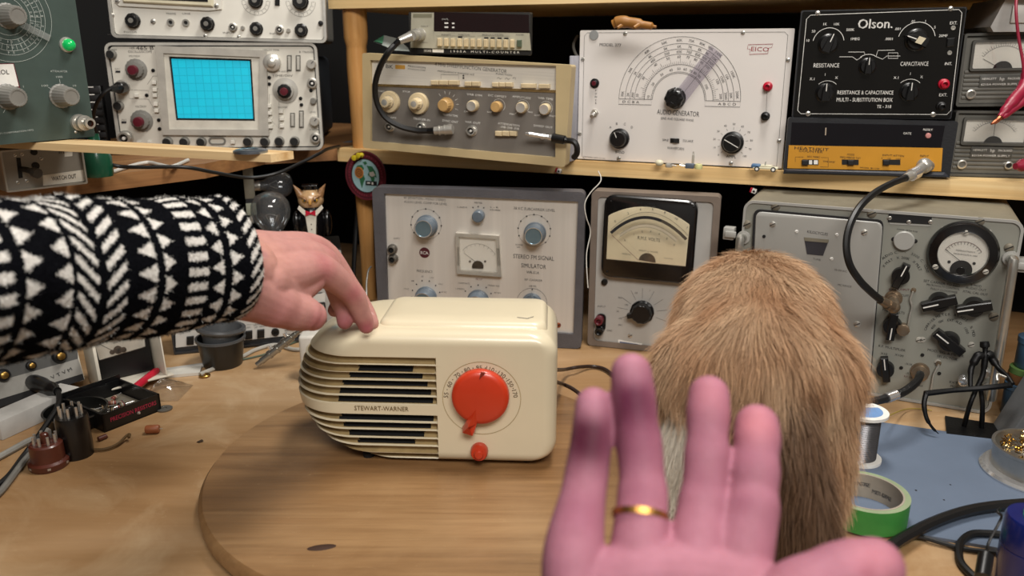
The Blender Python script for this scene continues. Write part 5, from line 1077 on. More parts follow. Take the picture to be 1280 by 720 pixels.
iso.bar(mb, [(308, 405.5), (315, 404.8)], .0004, MT['ink'], .0024); iso.bar(mb, [(335, 402.8), (348, 401.5)], .0004, MT['ink'], .0024)
iso.part(mb, 'front_panel')
for x, y in ((238, 425), (311, 418), (326, 416.5)):
    mb = MB(); iso.quad(mb, [(x-4.5, y-5), (x+4.5, y-6), (x+4.5, y+4), (x-4.5, y+5)], .002, .006, MT['blackp'], .001); iso.part(mb, 'rocker_switch')
iso.knob(344, 414, 4.6, [(1, 0), (1, .6), (.5, .7), (.45, .2)], MT['blackp'], name='jack', on=.002); iso.knob(365, 403, 6.8, BK, MT['blackp'], on=.002, flute=10)
ob = Inst('instrument_case', 'small pale grey instrument case with dark lid under the owl figurine', 'instrument', (369, 408), (434, 402), (369, 314), .001, 14, p0=G(432, 402, .001))
ob.case(pm('dark_lid_paint', '#23221f', .4), .09, r=.002)
mb = MB(); mb.prism(rrect(ob.W-.002, ob.H-.004, .002, 3, ob.W/2, ob.H/2-.001), .0002, .002, pm('pale_grey_panel', '#bdb9b3', .45), ob.face()); ob.text(mb, 'TEST', 407, 321, 3, MT['ink'], 8, on=.002); ob.part(mb, 'front_panel')
oz = (ob.M @ Vector((0, 0, ob.H))).z
# owl figurine
OWB = pm('glazed_brown_owl', '#96704c', .3, var=.45, scale=160, coat=.3); OWF = pm('glazed_tan_face', '#b8956c', .3, var=.2, scale=120, coat=.3); BLG = pm('glazed_black', '#0c0b0d', .2, coat=.5); SHI = pm('glazed_white', '#d9d4c6', .3, coat=.3)
c = P(392, 300, 1.27); owp = Vector((c.x, c.y, oz+.0005))
ow = empty('owl_figurine', 'glazed owl figurine in black tail coat, red bow tie and mortarboard', 'figurine', loc=owp, rz=rad(10))
mb = MB(); mb.lathe([(.0001, .012), (.016, .014), (.021, .022), (.0225, .035), (.021, .05), (.017, .062), (.012, .068)], BLG, None, 28); mb.obj('coat', ow)
mb = MB(); mb.ball((0, 0, .075), .0195, OWF, seg=24, rings=16, sc=(1.02, .95, .92))
for s in (-1, 1): mb.lathe([(.0075, 0), (.0045, .009), (.0004, .021)], OWB, Matrix.Translation((s*.0135, -.003, .082)) @ Matrix.Rotation(s*.55, 4, 'Y') @ Matrix.Rotation(.15, 4, 'X'), 10)
for s in (-1, 1): mb.tube([Vector((s*.016, -.0135, .0835)), Vector((s*.008, -.0185, .080)), Vector((s*.002, -.0195, .0745))], [.0018, .0026, .0016], OWB, 8, sm=4)
mb.tube([Vector((0, -.0185, .077)), Vector((0, -.0215, .073)), Vector((0, -.0198, .068))], [.0022, .0024, .0005], pm('beak_amber', '#b78a4a', .3), 8, sm=3); hd = mb.obj('head', ow)
mb = MB()
for s in (-1, 1): mb.ball((s*.0078, -.0165, .0765), .0042, pm('eye_yellow', '#c79a43', .2)); mb.ball((s*.0078, -.0199, .0765), .0021, BLG)
mb.obj('eyes', hd)
mb = MB(); mb.lathe([(.0105, .0), (.0105, .007)], BLG, Matrix.Translation((0, .002, .0895)), 20); mb.box(-.012, .012, -.010, .013, .0965, .0982, BLG, .0005); mb.tube([Vector((0, 0, .099)), Vector((.010, -.009, .0985)), Vector((.0125, -.0105, .094)), Vector((.0125, -.011, .088))], .0008, BLG, 6); mb.obj('mortarboard', ow)
mb = MB(); mb.prism([(-.0055, .018), (.0055, .018), (.009, .056), (-.009, .056)], .0, .003, SHI, Matrix(((1, 0, 0, 0), (0, 0, -1, -.0195), (0, 1, 0, 0), (0, 0, 0, 1))), .001)
for s in (-1, 1): mb.prism([(s*.001, .054), (s*.017, .069), (s*.0195, .064), (s*.009, .052)], .0, .004, SHI, Matrix(((1, 0, 0, 0), (0, 0, -1, -.0155), (0, 1, 0, 0), (0, 0, 0, 1))), .0008)
for k in range(3): mb.ball((0, -.0226, .024+k*.008), .0009, BLG, seg=8, rings=6)
mb.obj('shirt', ow)
mb = MB()
for s in (-1, 1): mb.prism([(0, -.0015), (s*.0075, -.0042), (s*.0075, .0042), (0, .0015)], 0, .003, MT['redp'], Matrix(((1, 0, 0, 0), (0, 0, -1, -.0225), (0, 1, 0, .0575), (0, 0, 0, 1))), .0006)
mb.ball((0, -.0245, .0575), .002, MT['redp']); mb.obj('bow_tie', ow)
mb = MB()
for s in (-1, 1): mb = MB(); mb.ball((s*.0235, .0, .037), .02, BLG, sc=(.35, .6, 1.05)); mb.obj('wing', ow)
mb = MB(); mb.lathe([(.016, .004), (.015, .01), (.013, .016)], OWB, None, 20); mb.obj('feathered_legs', ow)
mb = MB(); mb.box(-.026, .026, -.022, .020, 0, .006, pm('glazed_branch', '#5a4030', .35, var=.4, scale=150, coat=.3), .003)
for s in (-1, 1):
    for k in (-1, 0, 1): mb.tube([Vector((s*.010+k*.0045, -.010, .008)), Vector((s*.010+k*.006, -.019, .0085)), Vector((s*.010+k*.0065, -.024, .003))], [.0028, .003, .0012], OWF, 8, sm=3)
mb.obj('clawed_feet', ow)
# bulbs behind the hand
def bulb(name, label, c, R, rot, base_col, z0):
    e = empty(name, label, 'light bulb', mw=Matrix.Translation(c) @ Euler(rot).to_matrix().to_4x4())
    mb = MB(); mb.lathe([(R*.38, 0), (R*.42, R*.3), (R*.62, R*.62), (R*.9, R*1.05), (R, R*1.5), (R*.95, R*1.9), (R*.72, R*2.28), (R*.35, R*2.46), (.0004, R*2.5)], glass('bulb_glass', '#e9ecee', .05, .05), None, 28); mb.obj('glass_bulb', e)
    mb = MB(); mb.lathe([(R*.12, -R*1.0), (R*.3, -R*.9), (R*.38, -R*.7), (R*.4, -R*.55), (R*.37, -R*.45), (R*.4, -R*.35), (R*.37, -R*.25), (R*.4, -R*.1), (R*.38, .05*R)], MT['nickel'], None, 24); mb.obj('screw_base', e)
    mb = MB(); mb.lathe([(R*.15, 0), (R*.12, R*.5), (R*.07, R*.8)], glass('bulb_glass'), None, 12)
    for s in (-1, 1): mb.tube([Vector((s*R*.06, 0, R*.7)), Vector((s*R*.3, 0, R*1.25))], .0004, MT['nickel'], 5)
    mb.tube([Vector((-R*.3, 0, R*1.25)), Vector((-R*.1, 0, R*1.35)), Vector((R*.1, 0, R*1.3)), Vector((R*.3, 0, R*1.25))], .0003, MT['nickel'], 5); mb.obj('filament_mount', e)
    return e
c = P(343, 298, 1.25); bulb('light_bulb', 'clear round glass bulb with silver screw base beside the owl', c, .030, (rad(8), 0, 0), None, 0)
mb = MB(); mb.lathe([(.013, c.z-.245), (.013, c.z-.23)], MT['blackp'], None, 20); 
st = MB(); st.lathe([(.022, 0), (.022, .012), (.016, .02), (.0145, c.z-.03), (.0135, c.z-.028), (.0132, c.z-.012)], MT['blackp'], None, 24); so = st.obj('lamp_socket'); so.location = (c.x, c.y-.003, 0); tag(so, 'black lamp socket column holding the clear bulb, mostly behind the hand', 'lamp socket')
c2 = P(347, 232, 1.35); e = bulb('light_bulb', 'second clear bulb lying sideways in the dark above the round bulb', c2+Vector((-.03, 0, 0)), .022, (0, rad(88), rad(10)), None, 0)
# hanging metal bracket under the plank end
mb = MB(); ZN = pm('dull_zinc_strip', '#8f8b7d', .4, .6)
mb.box(-.008, .008, -.002, .002, -.055, 0, ZN, .0008); mb.box(-.008, .008, -.004, .004, -.082, -.062, pm('grey_green_plastic', '#8b8d7c', .5), .001); mb.box(-.0075, .0075, -.002, .002, -.062, -.055, MT['blackm']); mb.lathe([(.0022, -.095), (.004, -.088), (.003, -.082)], MT['nickel'], None, 12)
mb.box(-.009, .009, -.002, .012, -.004, -.001, ZN, .0006)
o = mb.obj('hanging_bracket'); c = P(309, 206, 1.29); o.location = (c.x, c.y, SZ-.021); o.rotation_euler = (0, 0, rad(15)); tag(o, 'dull metal strip with a small pendant hanging below the corner shelf', 'bracket')
# round patch pinned on the shelf front, over the lower post
pc = on_plane(458, 219.5, Wp(0, 1.1335, 0), E2); k = (pc-_C).dot(_F)/FPX
pt = empty('round_patch', 'round dark red embroidered patch with a world map, pinned to the shelf edge', 'patch', mw=frame_at(pc, E1, (0, 0, 1)))
Tf = Matrix(((1, 0, 0, 0), (0, 0, -1, 0), (0, 1, 0, 0), (0, 0, 0, 1)))
mb = MB(); ra = 27.5*k*1.06; rb_ = 30.5*k
def ell(f, n=48, ax=ra, bz=rb_): return [(ax*f*math.cos(2*PI*i/n), bz*f*math.sin(2*PI*i/n)) for i in range(n)]
PR = pm('dark_red_embroidery', '#5f1020', .85, bump=.5, bscale=2500); PD = pm('black_red_embroidery', '#26090f', .85, bump=.5, bscale=2500)
mb.prism(ell(1), 0, .0022, PD, Tf); mb.ring(ell(1), ell(.93), .0022, .0032, PR, Tf); mb.prism(ell(.90), .0022, .0025, PR, Tf); mb.ring(ell(.71), ell(.67), .0025, .003, PD, Tf)
mb.text('', .003, PR, Tf)
for i in range(44):
    a = 2*PI*i/44; r = .81
    if i % 9 == 7: continue
    mb.prism([(ra*r*math.cos(a)+dx, rb_*r*math.sin(a)+dz) for dx, dz in ((-.0008, -.0011), (.0008, -.0011), (.0006, .0011), (-.0006, .0011))], .0025, .0029, pm('rose_thread', '#8a3342', .85), Tf)
mb.obj('patch_cloth', pt)
mb = MB(); mb.prism(ell(.67), .0025, .0029, pm('pale_blue_thread', '#9fc3c9', .85), Tf)
GRT = pm('green_thread', '#2c6b45', .85); ORT = pm('orange_thread', '#c07a33', .85)
def bl(pts, m, h=.0033): mb.prism([(x*ra, z*rb_) for x, z in pts], .0029, h, m, Tf)
bl([(-.38, .40), (-.15, .45), (-.05, .3), (-.2, .1), (-.1, .05), (-.02, -.12), (-.12, -.3), (-.2, -.52), (-.27, -.3), (-.33, 0), (-.5, .2)], GRT)
bl([(.1, .42), (.35, .4), (.5, .2), (.55, -.05), (.45, .0), (.42, -.28), (.32, -.3), (.25, -.05), (.12, .05), (.2, .2)], GRT); bl([(-.1, .55), (.05, .6), (.12, .5), (0, .45)], GRT)
mb.prism([(-.3*ra+.0085*math.cos(a), .12*rb_+.0095*math.sin(a)) for a in [2*PI*i/20 for i in range(20)]], .0033, .0037, ORT, Tf)
for r in (.006, .003): mb.ring([(-.3*ra+r*math.cos(a), .12*rb_+r*1.1*math.sin(a)) for a in [2*PI*i/16 for i in range(16)]], [(-.3*ra+(r-.001)*math.cos(a), .12*rb_+(r-.001)*1.1*math.sin(a)) for a in [2*PI*i/16 for i in range(16)]], .0037, .004, PD, Tf)
bl([(.2, .15), (.4, .2), (.5, .05), (.35, -.02), (.22, .02)], pm('pale_thread', '#b9b2a8', .85), .0036); bl([(.0, -.2), (.55, -.2), (.55, -.38), (.0, -.38)], pm('black_thread', '#121214', .85), .0036); bl([(.08, -.25), (.22, -.25), (.22, -.31), (.08, -.31)], MT['white'], .0039); bl([(.3, -.24), (.38, -.24), (.38, -.34), (.3, -.34)], MT['white'], .0039)
mb.obj('map_centre', pt)
for i, (x, z) in enumerate(((448, 196.5), (453.5, 193.5))):
    q = on_plane(x, z, pc, E2); mb = MB(); Tq = axis_T(q-E2*.003, (-E2.x, -E2.y, .05)); mb.lathe([(.004, 0), (.004, .002), (.0022, .003), (.002, .008), (.0045, .0095), (.0045, .011), (.002, .0115)], pm('yellow_plastic', '#d6c02c', .3), Tq, 18)
    tag(mb.obj('push_pin'), ('yellow push pin at the top of the round patch, the lower left one', 'yellow push pin at the top of the round patch, the upper right one')[i], 'push pin', 'push pins on the patch')
# cords in the dark right of the owl
cord('cable', [P(448, 232, 1.42), P(447, 260, 1.41), P(444, 300, 1.40), P(442, 340, 1.39), P(440, 380, 1.385)], .004, MT['cable'], 'black cable running down beside the wooden post behind the owl', 'cable')
cord('bent_wire', [G(466, 402, .002), P(460, 385, 1.20), P(458, 360, 1.20), P(460, 340, 1.205), P(464, 333, 1.21)], .0014, pm('grey_wire', '#8a8a86', .4, .5), 'thin grey bent wire standing in front of the wooden post', 'wire')
# ---------------------------------------------------------------- bench-top meter at the left under the sleeve
vt = Inst('vacuum_tube_voltmeter', 'grey and white bench voltmeter lettered VTVM under the sleeve', 'voltmeter', (-30, 520), (106, 475), (-40, 430), .014, 48, anchor='br', lean=14, level=True)
vt.H = .085
VG = pm('dark_grey_panel', '#4c4c4a', .5); VW = pm('light_grey_panel', '#8e8c86', .5); VS = pm('cream_white_case', '#c9c3b4', .45)
mb = MB(); mb.prism(rrect(vt.W, vt.H, .002, 3, vt.W/2, vt.H/2), -.05, .0, VS, vt.face()); vt.part(mb, 'case')
mb = MB(); vt.quad(mb, [(-30, 443), (95, 400), (97, 448.5), (-30, 484)], .0002, .001, VG); vt.quad(mb, [(-30, 484), (97, 448.5), (103, 467), (-30, 508)], .0002, .0014, VW); vt.quad(mb, [(-30, 508), (103, 467), (105, 474.5), (-30, 519)], .0002, .001, MT['blackm'])
for c_, x, y in (('V', 66, 471), ('T', 73, 468), ('V', 80, 465), ('M', 87, 462)): vt.text(mb, c_, x, y, 4.5, MT['ink'], 5.2, 18, on=.0016)
vt.part(mb, 'front_panel')
for x, y, r in ((3, 469, 8), (38, 457, 6), (73, 445, 8.5)): vt.knob(x, y, r, [(1, 0), (1, .5), (.85, .7), (.6, .75), (.55, 1.3), (.4, 1.4), (.01, 1.4)], MT['blackp'], on=.001, mats={3: MT['brass'], 4: MT['brass'], 5: MT['brass']})
# white flanges and meter block to the right of the panel, standing on the bench
b0 = vt.M @ Vector((vt.W, 0, 0))
m1 = Inst('panel_meter', 'black framed panel meter standing in a white plastic tray behind the parts box', 'meter', (125, 478), (190, 446), (113, 424), .008, 40, anchor='bl', lean=8, level=True)
mb = MB(); mb.prism([(0, .0005), (m1.W, .0005), (m1.W, .058), (0, .058)], -.03, 0, MT['blackp'], m1.face(), .001); m1.part(mb, 'meter_case')
mb = MB(); m1.quad(mb, [(118, 428), (178, 407), (181, 433), (124, 450)], .0002, .001, pm('white_meter_card', '#cfcabd', .5)); m1.bar(mb, [(144, 440), (120, 428)], .0006, MT['ink'], .0016); m1.text(mb, 'VOLTS', 146, 427, 2.2, MT['ink'], 11, 15, on=.001)
for x, y, r in ((147, 437, 5), (140, 440, 3), (154, 437, 3.5)): m1.knob(x, y, r, [(1, 0), (.9, .5), (.01, .7)], MT['dark'], name='movement', on=.001)
m1.part(mb, 'meter_face')
mb = MB(); m1.quad(mb, [(118, 428), (178, 407), (181, 433), (124, 450)], .004, .0045, MT['glass']); m1.part(mb, 'meter_glass')
wf = m1.root
mb = MB(); mb.box(m1.W+.002, m1.W+.004, -.045, .03, -.003, .062, VS, .0008); mb.obj('side_panel', wf)
mb = MB(); mb.box(-.007, -.003, -.03, .03, -.003, .062, VS, .0008); mb.obj('side_panel', wf)
mb = MB(); mb.box(-.007, m1.W+.012, -.045, .02, -.0035, -.001, VS, .0008); mb.obj('tray_floor', wf)
mb = MB(); a = P(166, 464, 1.005); b = P(195, 449, 1.06); a.z = .012; b.z = .013
mb.tube([a, a+(b-a)*.08, a+(b-a)*.9, b], [.0035, .005, .005, .0035], MT['redp'], 12); tag(mb.obj('pen'), 'short red pen lying in the white tray beside the panel meter', 'pen')
# ---------------------------------------------------------------- small things on the bench
def thing_at(name, label, cat, px, py, z=0, rz=0, group=None):
    p = G(px, py, z); return empty(name, label, cat, loc=(p.x, p.y, z), rz=rad(rz), group=group)
CUPM = pm('black_cup_plastic', '#1b1a17', .35); CUPG = pm('grey_translucent_cup', '#4b4d4f', .3, coat=.2)
t = thing_at('plastic_cup', 'black plastic cup standing on the bench, the lower one of two nested cups', 'cup', 279, 455)
mb = MB(); mb.lathe([(.0255, 0), (.0262, .001), (.0315, .037), (.0335, .0375), (.0335, .041), (.0305, .041), (.025, .003), (.0001, .0025)], CUPM, None, 40, mats={3: CUPG, 4: CUPG}); mb.obj('cup_wall', t)
cl = t.location.copy()
t = empty('plastic_cup', 'translucent grey cup nested inside the black cup, its rim higher and tilted', 'cup', mw=Matrix.Translation((cl.x-.001, cl.y-.001, .020)) @ Euler((rad(-4), rad(5), 0)).to_matrix().to_4x4())
mb = MB(); mb.lathe([(.0205, 0), (.027, .030), (.0325, .0305), (.0335, .033), (.0325, .036), (.0275, .036), (.026, .03), (.021, .008), (.0001, .006)], CUPG, None, 40); mb.obj('cup_wall', t)
mb = MB()
for k in range(26): a = RNG.uniform(0, 2*PI); r = RNG.uniform(0, .016); mb.tube([(r*math.cos(a), r*math.sin(a), .0075), (r*math.cos(a)+RNG.uniform(-.006, .006), r*math.sin(a)+RNG.uniform(-.006, .006), .012)], .0006, MT['nickel'], 5)
o = mb.obj('metal_bits'); o.matrix_world = t.matrix_world.copy() if False else Matrix.Translation((cl.x-.001, cl.y-.001, .0202)); tag(o, 'tiny loose metal bits lying in the grey cup', 'metal bits', kind='stuff')
# silver adapter chain
a = G(321, 456, .006); b = P(379, 410, 1.10); d = b-a
prof = [(0, .10, .0042, MT['nickel']), (.10, .26, .0055, MT['chrome']), (.26, .30, .0072, MT['nickel']), (.30, .42, .0066, MT['chrome']), (.42, .46, .0078, MT['nickel']), (.46, .58, .0062, MT['chrome']), (.58, .63, .0082, MT['nickel']), (.63, .76, .0070, MT['chrome']), (.76, .84, .0048, MT['nickel']), (.84, 1, .0038, MT['nickel'])]
AS = pm('adapter_steel', '#a5a39c', .24, .9); prof = [(u, v, r, AS) for u, v, r, m in prof]
mb = MB()
for u, v, r, m in prof: mb.tube([a+d*u, a+d*v], [r*.85, r*.85], m, 16)
for u in (.36, .70): mb.tube([a+d*u-Vector((0, 0, .004)), a+d*u+Vector((-.006, 0, .009))], .003, MT['chrome'], 10)
mb.tube([a-d*.002, a+d*.01], [.003, .003], MT['dark'], 10)
tag(mb.obj('adapter_chain'), 'chain of silver coaxial adapters slanting up from the bench under the hand', 'adapter')
cord('cord', [G(250, 468, .003), G(300, 447, .003), G(320, 437, .003), G(345, 431, .003), G(372, 437, .003), G(410, 430, .003)], .003, pm('grey_white_cord', '#a8a59c', .5), 'grey-white cord lying behind the silver adapters', 'cord')
cord('cord', [G(300, 450, .002), G(330, 443, .002), G(352, 434, .002), G(400, 416, .002)], .0013, pm('green_grey_wire', '#4c5a4a', .5), 'thin dark green wire behind the silver adapters', 'wire')
cord('cord', [G(118, 497, .003), G(150, 481, .003), G(172, 470, .003), G(195, 465, .003), G(235, 459, .003), G(256, 456, .003)], .0034, pm('white_grey_cord', '#9c9a94', .5), 'white cord running from the parts box to the cups', 'cord')
def flatbox(name, label, cat, pts, h, mat, top=None, extra=None, z=0.0003):
    q = [G(*p, z) for p in pts]; mb = MB(); mb.prism([(p.x, p.y) for p in q], z, z+h, mat)
    if top: c = sum(q, Vector())/len(q); mb.prism([(c.x+(p.x-c.x)*.9, c.y+(p.y-c.y)*.85) for p in q], z+h, z+h+.0003, top)
    return tag(mb.obj(name), label, cat)
flatbox('label_strip', 'small white printed card strip left of the black cups', 'card', [(205, 473), (250, 469), (253, 459), (208, 463)], .004, pm('white_card', '#c4c1b8', .6))
t = MB(); t.tube([Vector((.0058*math.cos(2*PI*k/18), .0058*math.sin(2*PI*k/18), .002)) for k in range(19)], .0018, MT['brass'], 8, caps=False); o = t.obj('brass_ring'); p = G(256, 471); o.location = (p.x, p.y, 0); tag(o, 'tiny brass ring at the foot of the black cups', 'ring')
mb = MB(); mb.box(-.03, .035, 0, .026, 0, .062, pm('white_adapter_plastic', '#cfcbc2', .45), .004, seg=3); mb.box(-.010, -.005, -.0004, .001, .030, .0345, MT['dark'])
o = mb.obj('power_adapter'); p = G(399, 480, 0); o.location = (p.x+.004, p.y+.012, .0004); o.rotation_euler = (0, 0, rad(4)); tag(o, 'white plastic block with a small dark slot behind the left end of the radio', 'adapter')
# parts tray
q0, q1, q3 = G(131, 541), G(202, 513), G(160, 471); x = (q1-q0); L = x.length; yaw = math.atan2(x.y, x.x)
tr = empty('parts_tray', 'open black tray of loose components with red lettering on its front', 'tray', loc=(q0.x, q0.y, 0), rz=yaw)
Dp = .085; Hh = .022; mb = MB(); wl = .0025
for b_ in ((0, L, 0, wl), (0, L, Dp-wl, Dp), (0, wl, 0, Dp), (L-wl, L, 0, Dp)): mb.box(b_[0], b_[1], b_[2], b_[3], 0, Hh, MT['blackp'])
mb.box(0, L, 0, Dp, 0, .002, MT['blackp']); mb.text('PRECISION RESISTORS', .0055, pm('red_print', '#b02a48', .5), Matrix(((1, 0, 0, L*.52), (0, 0, -1, 0), (0, 1, 0, .013), (0, 0, 0, 1))), L*.8, .0004)
mb.lathe([(.002, 0), (.001, .002)], MT['nickel'], Matrix.Translation((L*.6, 0, .008)) @ Matrix.Rotation(PI/2, 4, 'X'), 8); mb.obj('tray_body', tr)
mb = MB(); mb.box(wl+.001, L-wl-.001, wl+.001, Dp-wl-.001, .002, .004, pm('drab_card', '#6d675a', .6)); mb.obj('card_floor', tr)
lid = MB(); lid.box(0, L*1.02, Dp+.001, Dp+.0025, 0, .027, MT['blackp']); lid.obj('raised_lid', tr)
TM = tr.matrix_basis.copy()
cmats = [pm('resistor_tan', '#8d7655', .5), pm('resistor_white', '#b3aea2', .5), pm('resistor_red', '#7c3a30', .5), pm('resistor_dark', '#2d2722', .5)]
def resistor(i, x, y, rz, z, L_=.010, r=.0026, lead=.016, lab=''):
    mb = MB(); mb.tube([(-L_/2-lead, 0, 0), (-L_/2, 0, 0)], .0005, MT['chrome'], 6); mb.tube([(L_/2, 0, 0), (L_/2+lead, 0, 0)], .0005, MT['chrome'], 6)
    mb.tube([(-L_/2, 0, 0), (-L_/2+.001, 0, 0), (L_/2-.001, 0, 0), (L_/2, 0, 0)], [r*.8, r, r, r*.8], cmats[i % 4], 10)
    for k in range(3): mb.tube([(-L_*.25+k*L_*.2, 0, 0), (-L_*.25+k*L_*.2+.0009, 0, 0)], r*1.03, cmats[(i+k+1) % 4], 10)
    o = mb.obj('resistor'); p = Matrix.Translation((q0.x, q0.y, 0)) @ Matrix.Rotation(yaw, 4, 'Z') @ Vector((x, y, z)); o.location = p; o.rotation_euler = (0, 0, yaw+rz); return tag(o, 'small resistor with bare wire leads lying in the black tray', 'resistor', 'resistors in the black tray')
for i in range(12): resistor(i, RNG.uniform(.022, L-.022), RNG.uniform(.025, Dp-.02), RNG.uniform(-1.2, 1.2), .0075+.0012*(i % 4), L_=RNG.uniform(.007, .011), lead=RNG.uniform(.006, .013))
# dish, cartons, sockets
mb = MB(); mb.lathe([(.028, 0), (.0325, .002), (.034, .016), (.0355, .018), (.033, .018), (.031, .004), (.0001, .003)], pm('dark_dish_plastic', '#141413', .3), None, 40, mats={2: MT['greyk']}); o = mb.obj('dish'); p = G(86, 534); o.location = (p.x+.004, p.y+.012, 0); tag(o, 'shallow round black dish behind the upright black tube plug', 'dish')
a = G(8, 551); b = G(94, 511); yw = math.atan2((b-a).y, (b-a).x); mb = MB(); CB = pm('white_carton', '#b7b5b0', .6)
mb.box(0, .105, 0, .032, 0, .023, CB, .0008); mb.text('6SN7', .006, MT['inkg'], Matrix(((0, 0, -1, 0), (-1, 0, 0, .016), (0, 1, 0, .013), (0, 0, 0, 1))), None, .0004)
o = mb.obj('carton'); o.location = (a.x-.004, a.y, .0003); o.rotation_euler = (0, 0, yw); tag(o, 'long white cardboard carton lying at the left edge behind the cable', 'carton')
BR = pm('brown_bakelite', '#56281c', .35, var=.2, coat=.3)
def pins(mb, n, r, z0, z1, a0=0, m=None):
    for k in range(n): a = a0+2*PI*k/n; mb.tube([(r*math.cos(a), r*math.sin(a), z0), (r*math.cos(a), r*math.sin(a), z1)], .0015, m or MT['nickel'], 8)
t = thing_at('tube_plug', 'reddish brown octal plug standing pins up on the bench, left of the black one', 'plug', 62, 582)
mb = MB(); mb.lathe([(.0185, 0), (.0195, .002), (.0195, .007), (.0165, .009), (.016, .026), (.0145, .0275), (.0001, .0275)], BR, None, 36); mb.lathe([(.0045, .027), (.004, .037), (.003, .038)], BR, None, 14)
for k in range(6): mb.box(-.0015, .0015, -.0004, .0004, -.001, .001, MT['nickel'], T=Matrix.Rotation(k*PI/3-1.57, 4, 'Z') @ Matrix.Translation((0, -.0196, .0045)))
mb.obj('body', t)
mb = MB(); pins(mb, 8, .0105, .027, .0365); mb.obj('pins', t)
t = thing_at('tube_plug', 'tall black octal plug standing pins up on the bench beside the brown one', 'plug', 97, 568)
mb = MB(); mb.lathe([(.0165, 0), (.0165, .044), (.0155, .047), (.0001, .047)], pm('black_bakelite', '#0d0b0b', .3, coat=.2), None, 36); mb.lathe([(.004, .047), (.0038, .056), (.003, .057)], MT['blackp'], None, 14); mb.obj('body', t)
mb = MB(); pins(mb, 8, .0105, .047, .058, .3); mb.obj('pins', t)
ORC = pm('orange_ceramic', '#9c5b38', .45)
mb = MB(); a = G(182, 537, .005); b = G(199, 536, .005); mb.tube([a, a+(b-a)*.08, a+(b-a)*.92, b], [.0042, .005, .005, .0042], ORC, 14); mb.tube([b, b+(b-a)*.25], .0005, MT['nickel'], 5); tag(mb.obj('capacitor'), 'small orange-brown cylindrical capacitor lying on the bare bench', 'capacitor')
mb = MB(); a = G(123, 549, .003); b = G(133, 545, .003); mb.tube([a, b], .0028, pm('red_brown_ceramic', '#5a2e22', .45), 10); tag(mb.obj('capacitor'), 'tiny dark red-brown component beside the tray corner', 'component')
cord('wire', [G(117, 562, .003), G(132, 561, .003), G(147, 555, .004), G(158, 545, .006), G(162, 543, .007), G(161, 547, .006)], .0016, pm('olive_brown_wire', '#5b4526', .5), 'short olive-brown wire with a curled end beside the black plug', 'wire')
mb = MB(); mb.lathe([(.003, .0004), (.009, .0004), (.0092, .002), (.003, .0022), (.0028, .001)], pm('dull_grey_washer', '#77756f', .4, .6), None, 22, cap0=False); o = mb.obj('washer'); p = G(206, 512); o.location = (p.x, p.y, 0); tag(o, 'dull grey washer lying at the right corner of the tray', 'washer')
mb = MB(); p = G(250, 553); mb.add([(p.x-.004, p.y, .0008), (p.x, p.y-.002, .001), (p.x+.004, p.y+.001, .0012), (p.x+.001, p.y+.004, .002)], [(0, 1, 2, 3)], pm('dark_flake', '#3a2a1a', .6)); tag(mb.obj('flake'), 'tiny dark flake lying on the bare bench left of the turntable', 'flake')
# clear bag
mb = MB(); n = 12; c = G(209, 492); vs = []; fs = []
for i in range(n):
    for j in range(n):
        u, v = i/(n-1)-.5, j/(n-1)-.5; e = (1-4*u*u)*(1-4*v*v); vs.append((c.x+u*.048, c.y+v*.05, .001+e*.014+max(0, e)**.5*RNG.uniform(0, .006)))
for i in range(n-1):
    for j in range(n-1): fs.append((i*n+j, i*n+j+1, (i+1)*n+j+1, (i+1)*n+j))
mb.add(vs, fs, glass('clear_bag_film', '#f0eee8', .06, .05), smooth=True); tag(mb.obj('plastic_bag'), 'crumpled clear plastic bag right of the black tray', 'bag')
# probe with twin cable at the left
mb = MB(); a = P(38, 476, .99); b = P(72, 489, .955); mb.tube([a, a+(b-a)*.3, a+(b-a)*.7, b], [.009, .010, .0085, .005], MT['blackp'], 14, sm=3); tag(mb.obj('probe_plug'), 'black plug on the front of the bench voltmeter at the left', 'plug')
cord('cable', [b, P(74, 497, .94), P(70, 512, .92), G(46, 548, .012), G(28, 572, .004), G(10, 596, .004), G(-10, 612, .004)], .0032, MT['cable'], 'black cable hanging from the plug and running off the left edge', 'cable')
cord('cable', [G(60, 537, .014), G(40, 563, .004), G(22, 587, .004), G(2, 613, .004), G(-12, 625, .004)], .0034, pm('grey_flat_cord', '#77756f', .45), 'grey cord running beside the black cable off the left edge', 'cable')
cord('cord', [G(-12, 577, .004), G(14, 563, .004), G(34, 552, .004), G(50, 546, .004)], .0036, pm('pale_grey_cord', '#8f8d86', .5), 'pale grey cord at the left edge in front of the carton', 'cord')
# ---------------------------------------------------------------- right side
SP = G(1073, 573, .0031)
t = empty('solder_spool', 'spool of grey solder wire with white flanges beside the cat', 'spool', loc=(SP.x, SP.y, .0031))
mb = MB(); mb.lathe([(.0225, 0), (.0225, .003), (.016, .0032)], MT['white'], None, 36); mb.obj('flange', t); mb = MB(); mb.lathe([(.016, .0525), (.0235, .0528), (.0235, .056), (.008, .0562), (.0078, .05)], MT['white'], None, 36); mb.lathe([(.0175, .056), (.0175, .0564)], pm('blue_label_print', '#6f94c4', .5), None, 30, mats=None); mb.prism(circ(.017, 16, 0, 0, 20, 160), .0564, .0567, MT['white']); mb.obj('flange', t)
mb = MB(); mb.lathe([(.0165+.0006*(k % 2), .003+k*.0008) for k in range(62)], pm('solder_wire', '#6b6a6c', .35, .7), None, 36); mb.obj('solder_wire', t)
cord('wire', [G(1106, 522, .03), G(1130, 512, .006), G(1150, 511, .002), G(1165, 513, .002)], .0007, pm('yellow_wire', '#a08a3a', .5), 'thin yellow wire lying on the bench beside the spool', 'wire')
tp = G(1078, 642, .0031); t = empty('tape_roll', 'roll of green masking tape lying flat beside the cat', 'tape roll', loc=(tp.x, tp.y, .0031))
